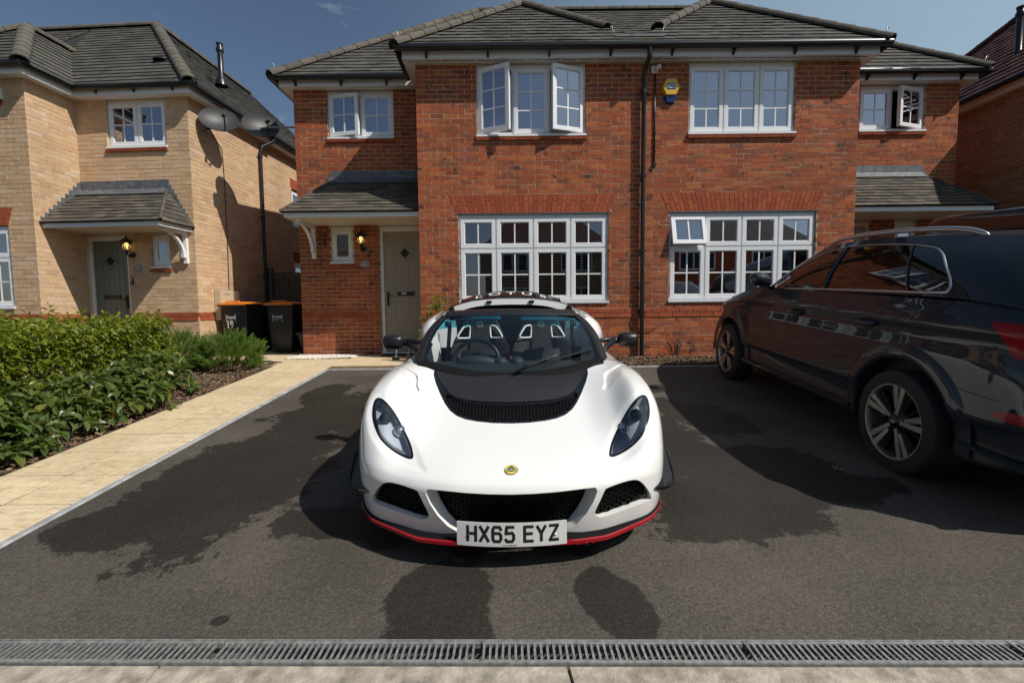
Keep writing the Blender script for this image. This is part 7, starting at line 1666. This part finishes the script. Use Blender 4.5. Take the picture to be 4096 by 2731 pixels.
# ------------------------------------------------------------------ fixtures on the walls
lantern('black wall lantern lit beside the taupe door of the red house', (-2.72, YR_, 2.16))
p_ = onb(-1.22, 0, 2.10); lantern('black wall lantern lit beside the sage green door of the buff house', p_, rot=TH)
plaque('oval house number plaque 21 under the red house lantern', (-2.70, YR_, 1.685), '21')
plaque('oval house number plaque 19 beside the sage green door', onb(-1.14, 0, 1.65), '19', TH)
def doorbell(label, pos, rot, big):
    t = thing('doorbell', label, 'doorbell', pos, (0, 0, rot)); h = .13 if big else .06; w = .03 if big else .018
    q = MB(); q.box(-w, w, -.022, 0, -h/2, h/2); q.build('housing', M['blackmetal'], t); q = MB(); q.lathe([(0, -.004), (.011, -.002), (.012, 0)], (0, -.022, -h*.28 if big else 0), 'Y', 14); q.build('button', M['galv'], t)
    if big: q = MB(); q.box(-.022, .022, -.026, -.022, -.01, .055); q.build('face_plate', M['galv'], t)
doorbell('tall video doorbell beside the sage green door', onb(-1.27, 0, 1.42), TH, True); doorbell('small black bell push beside the taupe door', (-2.585, YR_, 1.335), 0, False)
q = MB(); q.lathe([(.022, 0), (.022, -.02), (.014, -.025), (0, -.025)], (-2.63, YR_, 1.83), 'Y', 16); tag(q.build('drain_cap', M['blackmetal']), 'small round black cap on the red wall below the lantern', 'cap')
# yellow alarm box on the red wall
yl_ = mat('alarm_yellow', (.72, .42, .02), .35, coat=.3); bl_ = mat('alarm_blue', (.01, .04, .20), .3); wh_ = M['whiteplastic']
al = thing('alarm_box', 'yellow hexagonal alarm box with blue base on the red wall', 'alarm box', (2.575, YF, 4.32))
hx = [(-.155, 0), (-.085, .135), (.085, .135), (.155, 0), (.085, -.135), (-.085, -.135)]
q = MB(); q.add([(x, -.0, z) for x, z in hx]+[(x*.86, -.075, z*.88) for x, z in hx], [tuple(range(6, 12))[::-1]]+[(i, (i+1) % 6, 6+(i+1) % 6, 6+i) for i in range(6)]); q.build('cover', yl_, al)
q = MB(); q.add([(-.105, 0, -.10), (.105, 0, -.10), (.065, 0, -.235), (-.065, 0, -.235), (-.095, -.055, -.125), (.095, -.055, -.125), (.055, -.045, -.225), (-.055, -.045, -.225)], [(7, 6, 5, 4), (0, 4, 5, 1), (1, 5, 6, 2), (2, 6, 7, 3), (3, 7, 4, 0)]); q.build('strobe_base', bl_, al)
q = MB(); q.box(-.066, .066, -.0775, -.0755, -.042, .052); pn = q.build('name_panel', bl_, al); text_obj('lettering', 'ADT', .088, at(0, -.0785, .004), wh_, pn, extrude=.0008, bold=.002, sx=.86)
# white alarm box at the far left
al = thing('alarm_box', 'white and red alarm box on the buff bay wall', 'alarm box', onb(-2.70, -bd, 4.42), (0, 0, TH))
q = MB(); q.add([(-.17, 0, .13), (.17, 0, .13), (.17, 0, -.06), (-.17, 0, -.06), (-.15, -.07, .11), (.15, -.07, .11), (.16, -.08, -.05), (-.16, -.08, -.05)], [(7, 6, 5, 4), (0, 4, 5, 1), (1, 5, 6, 2), (2, 6, 7, 3), (3, 7, 4, 0)]); q.build('cover', wh_, al)
q = MB(); q.add([(-.17, 0, -.062), (.17, 0, -.062), (.12, 0, -.15), (-.12, 0, -.15), (-.16, -.08, -.062), (.16, -.08, -.062), (.10, -.05, -.15), (-.10, -.05, -.15)], [(7, 6, 5, 4), (0, 4, 5, 1), (1, 5, 6, 2), (2, 6, 7, 3), (3, 7, 4, 0)]); q.build('strobe_base', mat('alarm_red', (.28, .01, .015), .3), al)
# camera and its conduit
cc = thing('security_camera', 'small white security camera under the eaves beside the downpipe', 'camera', (2.32, YF, 4.60))
q = MB(); q.box(-.05, .05, -.035, 0, -.05, .05); q.build('junction_box', wh_, cc)
q = MB(); q.lathe([(.0, -.07), (.034, -.07), (.037, -.05), (.036, .03), (.025, .05), (0, .05)], n=20); q.xf(Matrix.Translation((.035, -.075, .01)) @ Matrix.Rotation(R(78), 4, 'X') @ Matrix.Rotation(R(28), 4, 'Y')); q.build('body', wh_, cc, auto=R(40))
q = MB(); q.lathe([(0, -.0715), (.028, -.0715), (.030, -.069)], n=20); q.xf(Matrix.Translation((.035, -.075, .01)) @ Matrix.Rotation(R(78), 4, 'X') @ Matrix.Rotation(R(28), 4, 'Y')); q.build('lens', M['gloss'], cc)
MB().tube([(0, -.02, 0), (.02, -.06, .005)], .016, 8).build('bracket', wh_, cc)
cd = thing('conduit', 'thin black cable conduit running down the red wall below the camera', 'conduit', (2.33, YF, 3.14))
MB().tube([(0, -.013, 1.40), (0, -.013, .0)], .012, 8).build('pipe', M['blackpvc'], cd, smooth=True)
q = MB(); q.lathe([(0, -.03), (.034, -.03), (.036, 0)], (0, 0, -.02), 'Y', 20); q.build('end_box', M['blackpvc'], cd)
for z in (1.12, .80, .48, .2): q = MB(); q.box(-.03, .03, -.016, 0, z-.008, z+.008); q.build('saddle_clip', M['blackpvc'], cd)
# low cable looped near the ground
tag(MB().tube([(2.10, YF-.02, .48), (2.2, YF-.03, .47), (2.32, YF-.03, .475), (2.42, YF-.02, .53)], .006, 6).build('wall_cable', M['blackpvc'], smooth=True), 'thin black cable on the red wall behind the dry shrub', 'cable')
# satellite dishes on the buff flank
def dish(label, b, z, aim_rot):
    t = thing('satellite_dish', label, 'satellite dish', onb(0, b, z), (0, 0, TH), group='satellite dishes')
    q = MB(); q.box(0, .012, -.05, .05, -.09, .09); q.build('wall_plate', M['galv'], t)
    MB().tube([(.01, 0, -.02), (.14, -.03, -.02), (.20, -.06, .05)], .019, 8).build('mount_arm', M['blackmetal'], t, smooth=True)
    c = Vector((.33, -.12, .10)); nv = Vector((.62, -.70, .36)).normalized(); X = Vector((0, 0, 1)).cross(nv).normalized(); Y = nv.cross(X); Mx = Matrix.Translation(c) @ Matrix((X, Y, nv)).transposed().to_4x4() @ Matrix.Rotation(aim_rot, 4, 'Z')
    q = MB(); P = [[(.335*r_*math.cos(a), .255*r_*math.sin(a), .075*(r_*r_-1)) for a in np.linspace(0, 2*PI, 37)] for r_ in np.linspace(.001, 1, 9)]
    P2 = [[(x*1.012, y*1.012, z-.010) for x, y, z in row] for row in P[::-1]]; q.grid(P+P2); q.xf(Mx); q.build('reflector', M['greydish'], t, auto=R(50))
    fp = Mx @ Vector((0, -.15, .30)); MB().tube([Mx @ Vector((0, -.255, -.01)), Mx @ Vector((0, -.27, .10)), fp], .012, 6).build('feed_arm', M['blackmetal'], t)
    q = MB(); q.lathe([(0, -.05), (.022, -.05), (.026, .03), (.032, .05), (0, .055)], n=14); q.xf(Matrix.Translation(fp) @ (c-fp).to_track_quat('Z', 'Y').to_matrix().to_4x4()); q.build('receiver', M['blackmetal'], t, smooth=True)
dish('grey satellite dish on the flank wall of the buff house', .48, 4.33, .25)
d0_ = [o for o in COL.objects if o.name.startswith('satellite_dish')][0]
d2 = copy_tree(d0_); d2['label'] = 'grey satellite dish reaching out on an arm from the red house side wall'; d2.location = (-5.05, 9.30, 4.25); d2.rotation_euler = (0, 0, 0)
for ch in list(d2.children):
    if ch.name.startswith(('wall_plate', 'mount_arm')): bpy.data.objects.remove(ch)
MB().tube([(.30, -.06, .06), (.45, 0, .10), (.70, .06, .12), (1.15, .08, .12)], .019, 8).build('mount_arm', M['galv'], d2, smooth=True)
Pc = [onb(.012, .62, 4.25), onb(.012, .86, 4.05), onb(.012, .885, 3.6), onb(.012, .89, 2.5), onb(.012, .86, 1.26)]
tag(MB().tube(Pc, .007, 6).build('dish_cable', M['blackpvc'], smooth=True), 'thin black cable running down the buff flank from the dish to the meter box', 'cable')
# meter cabinets
def meter(label, b0, b1, z0_, z1_, col, pipe):
    t = thing('meter_box', label, 'meter box', onb(0, (b0+b1)/2, z0_), (0, 0, TH)); w = (b1-b0)/2; h = z1_-z0_; m_ = mat('meter_box_plastic', col, .5)
    q = MB(); q.box(.012, .12, -w, w, 0, h); q.build('cabinet', m_, t)
    q = MB(); q.box(.12, .128, -w+.02, w-.02, .03, h-.02); d_ = q.build('hatch', m_, t); q = MB(); q.box(.128, .130, -w*.4, w*.4, h-.09, h-.08); q.build('vent_slot', M['deck'], d_)
    if pipe: MB().tube([(.07, 0, 0), (.07, 0, -z0_)], .025, 10).build('service_pipe', m_, t, smooth=True)
meter('cream meter box on the sunlit buff flank wall', .42, .83, .67, 1.26, (.52, .44, .30), True); meter('grey meter box on the shaded buff flank wall', 1.0, 1.42, .67, 1.25, (.33, .29, .23), True)
# vents on the roofs
def flue(label, p, h, nrm=None):
    t = thing('roof_flue', label, 'flue', p); q = MB(); q.lathe([(.075, 0), (.07, .10), (.055, .12), (.055, h-.18), (.075, h-.17), (.08, h-.12), (.06, h-.09), (.06, h-.03), (.07, h-.02), (.07, h), (0, h)], n=20); q.build('pipe', M['blackpvc'], t, auto=R(40)); q = MB(); q.lathe([(.13, -.10), (.10, .02), (.072, .08)], n=20); q.build('collar', M['blackpvc'], t, smooth=True)
flue('black boiler flue on the side slope of the buff house roof', (-6.20, 10.5, 5.78), .78); flue('black flue pipe standing on the russet roof at the right', (9.95, 9.55, 5.62), .95)
q = MB(); q.lathe([(0, .05), (.10, .04), (.14, 0)], n=16); q.xf(Matrix.Translation(onb(-.95, .62, 5.66))); tag(q.build('roof_vent', M['blackpvc']), 'low black vent tile on the front slope of the buff house roof', 'roof vent')

# ------------------------------------------------------------------ alley: bins, fence, pot
M['bin'] = mat('black_bin_plastic', (.012, .012, .013), .42, bump=(150, .08, .001)); M['binlid'] = mat('orange_bin_lid', (.72, .20, .015), .4)
def bin_(label, x, y, rot, lidm, num=None, group='wheeled bins', sticker=True):
    t = thing('wheelie_bin', label, 'wheelie bin', (x, y, 0), (0, 0, rot), group=group)
    q = MB(); P = []
    for (z, hw, y0, y1) in ((.03, .20, .05, .50), (.08, .215, .03, .53), (.5, .25, .02, .62), (.93, .275, .0, .70)):
        r_ = .05; row = []
        for (cx, cy, a0) in ((hw-r_, y1-r_, 0), (-hw+r_, y1-r_, PI/2), (-hw+r_, y0+r_, PI), (hw-r_, y0+r_, 3*PI/2)): row += [(cx+r_*math.cos(a0+k*PI/6), cy+r_*math.sin(a0+k*PI/6), z) for k in range(4)]
        P.append(row+[row[0]])
    q.grid(P); q.build('body', M['bin'], t, auto=R(35))
    q = MB(); q.box(-.30, .30, -.03, .72, .93, .97); q.box(-.29, .29, .70, .76, .90, .99); q.build('rim', M['bin'], t)
    P = [[(u*.285, v, .972+.055*(1-(2*abs(u))**4/16 if abs(u) < .5 else 1-abs(u)**3*.9)*math.sin(PI*min(1, max(.04, (v+.03)/.78)))**.4) for u in np.linspace(-1, 1, 11)] for v in np.linspace(-.03, .72, 9)]
    P = [[(u*.29, v, .972+.004+.045*(1-abs(u)**5)*(1-abs((v-.34)/.38)**6)) for u in np.linspace(-1, 1, 13)] for v in np.linspace(-.035, .72, 11)]
    lid = MB().grid(P).build('lid', lidm, t, smooth=True)
    q = MB(); q.box(-.285, .285, -.045, -.03, .955, .985); q.build('lid_lip', lidm, lid); MB().tube([(-.16, -.035, .985), (-.14, .02, 1.03), (.14, .02, 1.03), (.16, -.035, .985)], .012, 6).build('lid_handle', lidm, lid)
    MB().tube([(-.26, .77, .95), (-.26, .80, .99), (.26, .80, .99), (.26, .77, .95)], .014, 8).build('handle', M['bin'], t, smooth=True)
    for s_ in (-1, 1): q = MB(); q.lathe([(0, -.02), (.09, -.02), (.10, -.012), (.10, .012), (.09, .02), (0, .02)], (s_*.235, .56, .10), 'X', 20); q.build('wheel', M['rubber'], t)
    if sticker:
        ws = M['whiteplastic']; tl_ = R(3.2); Ms = lambda x_, z_: Matrix.Translation((x_, .0125-(z_-.5)*.046-.006, z_)) @ Matrix.Rotation(.04, 4, 'X') @ FRONT
        for s_ in (-1, 1): q = MB(); q.box(-.0025, .0025, -.075, .075, 0, .001); q.xf(Ms(-.04+s_*.095, .70)); q.build('sticker_bar', ws, t)
        text_obj('sticker_word', 'recycle', .052, Ms(-.022, .725), ws, t, extrude=.0005, bold=.001); text_obj('sticker_small_print', 'for Central Bedfordshire', .017, Ms(-.04, .690), ws, t, extrude=.0004); text_obj('sticker_small_print', 'recycling website', .014, Ms(-.06, .655), ws, t, extrude=.0004)
        q = MB(); q.tube([Ms(-.108, .728) @ Vector((.019*math.cos(a), .019*math.sin(a), .001)) for a in np.linspace(.5, 5.6, 16)], .0035, 5); q.build('recycling_mark', ws, t)
    if num: text_obj('bin_number', num, .20, Matrix.Translation((-.055, -.010, .575)) @ Matrix.Rotation(.045, 4, 'X') @ FRONT, mat('pale_number', (.62, .63, .55), .6), t, extrude=.0006, bold=.006, sx=.78)
bin_('black wheelie bin with orange lid and white number 19', -5.36, 9.05, R(-6), M['binlid'], '19')
bin_('black wheelie bin with orange lid and no number beside the red wall', -4.55, 9.22, R(-4), M['binlid'])
bin_('all black wheelie bin standing behind and between the orange-lidded bins', -5.02, 9.75, R(3), M['bin'], sticker=False)
fn_ = thing('timber_fence', 'weathered timber fence closing the alley behind the bins', 'fence', (-4.8, 11.0, 0))
for i in range(15):
    q = MB(); x = -.82+i*.118; z = 1.72+random.uniform(-.015, .015); q.box(x, x+.108, -.012+.006*(i % 2), .006+.006*(i % 2), 0, z)
    q.build('board', M['wood'], fn_)
for x in (-.80, .05, .9): q = MB(); q.box(x, x+.10, -.12, -.02, 0, 1.82); q.build('post', M['wood'], fn_)
for z in (.4, 1.4): q = MB(); q.box(-.8, .95, .02, .06, z, z+.09); q.build('rail', M['wood'], fn_)
t = thing('flower_pot', 'dark urn-shaped flower pot in the alley by the red wall', 'flower pot', (-4.02, 9.25, 0))
q = MB(); q.lathe([(.0, .0), (.13, .0), (.15, .02), (.11, .06), (.13, .15), (.17, .30), (.19, .36), (.215, .37), (.215, .41), (.18, .41), (.17, .36), (0, .34)], n=28); q.build('urn', mat('dark_terracotta', (.045, .033, .028), .7), t, auto=R(40))
MB().tube([(.17*math.cos(2.4), .17*math.sin(2.4), .3), (.24*math.cos(2.4), .24*math.sin(2.4), .25), (.15*math.cos(2.4), .15*math.sin(2.4), .15)], .012, 6).build('lug', M['twig'], t, smooth=True)
# things on the doorstep
q = MB(); q.box(-2.36, -1.62, 8.42, 8.72, .002, .016); tag(q.build('doormat', mat('dark_doormat', (.035, .027, .02), .95, bump=(300, .6, .004))), 'dark doormat on the paving at the taupe front door', 'doormat')
t = thing('vacuum_cleaner', 'small upright handheld vacuum cleaner standing on the paving behind the car mirror', 'vacuum cleaner', (-1.92, 7.72, .004))
q = MB(); q.lathe([(0, -.055), (.022, -.055), (.022, .055), (0, .055)], (0, 0, .022), 'X', 14); q.build('floor_head', M['blackmetal'], t, auto=R(40))
MB().tube([(0, 0, .03), (.01, .02, .09), (.012, .02, .20)], [.016, .014, .018], 10).build('nozzle_tube', M['chrome'], t, smooth=True)
q = MB(); q.lathe([(0, .19), (.045, .19), (.048, .25), (.05, .30), (.03, .32), (0, .32)], (.01, .03, 0), 'Z', 18); q.build('dust_bin', mat('purple_plastic', (.08, .03, .12), .25), t, smooth=True)
MB().tube([(.03, .04, .3), (.08, .05, .34), (.09, .05, .24), (.05, .04, .2)], .013, 8).build('grip', M['redlip'], t, smooth=True)
t = thing('spray_bottle', 'clear spray bottle with blue head standing beside the vacuum cleaner', 'bottle', (-1.72, 7.76, .004))
q = MB(); q.lathe([(0, .0), (.036, .0), (.037, .03), (.037, .15), (.02, .19), (.013, .22)], n=18); q.build('bottle', M['lampglass'], t, smooth=True)
q = MB(); q.lathe([(0, .002), (.034, .002), (.034, .05), (0, .05)], n=18); q.build('liquid', mat('red_liquid', (.35, .06, .03), .15), t)
q = MB(); q.box(-.015, .015, -.03, .02, .22, .255); q.tube([(0, -.03, .245), (0, -.055, .24)], .008, 8); q.build('spray_head', mat('blue_plastic', (.02, .30, .55), .35), t)
q = MB()
for pts in ([(0, 0, .004), (.03, .015, .01), (.05, .05, .008)], [(.03, .015, .01), (.07, .0, .006)], [(.015, .008, .007), (.02, .05, .012)]): q.tube([(2.26+x, 3.24+y, drive_z(3.24+y)+z) for x, y, z in pts], .0022, 5)
tag(q.build('straw_sprig', mat('dry_straw', (.42, .33, .18), .8)), 'tiny dry straw sprig lying on the drive between the cars', 'twig')
# security light on the brown house
t = thing('flood_light', 'small black floodlight under the eaves of the brown house', 'light', (9.30, 10.55, 4.62)); q = MB(); q.box(-.10, -.02, -.07, .07, -.05, .05); q.build('lamp_head', M['blackmetal'], t); MB().tube([(.05, 0, 0), (-.03, 0, .02)], .012, 6).build('bracket', M['blackmetal'], t)
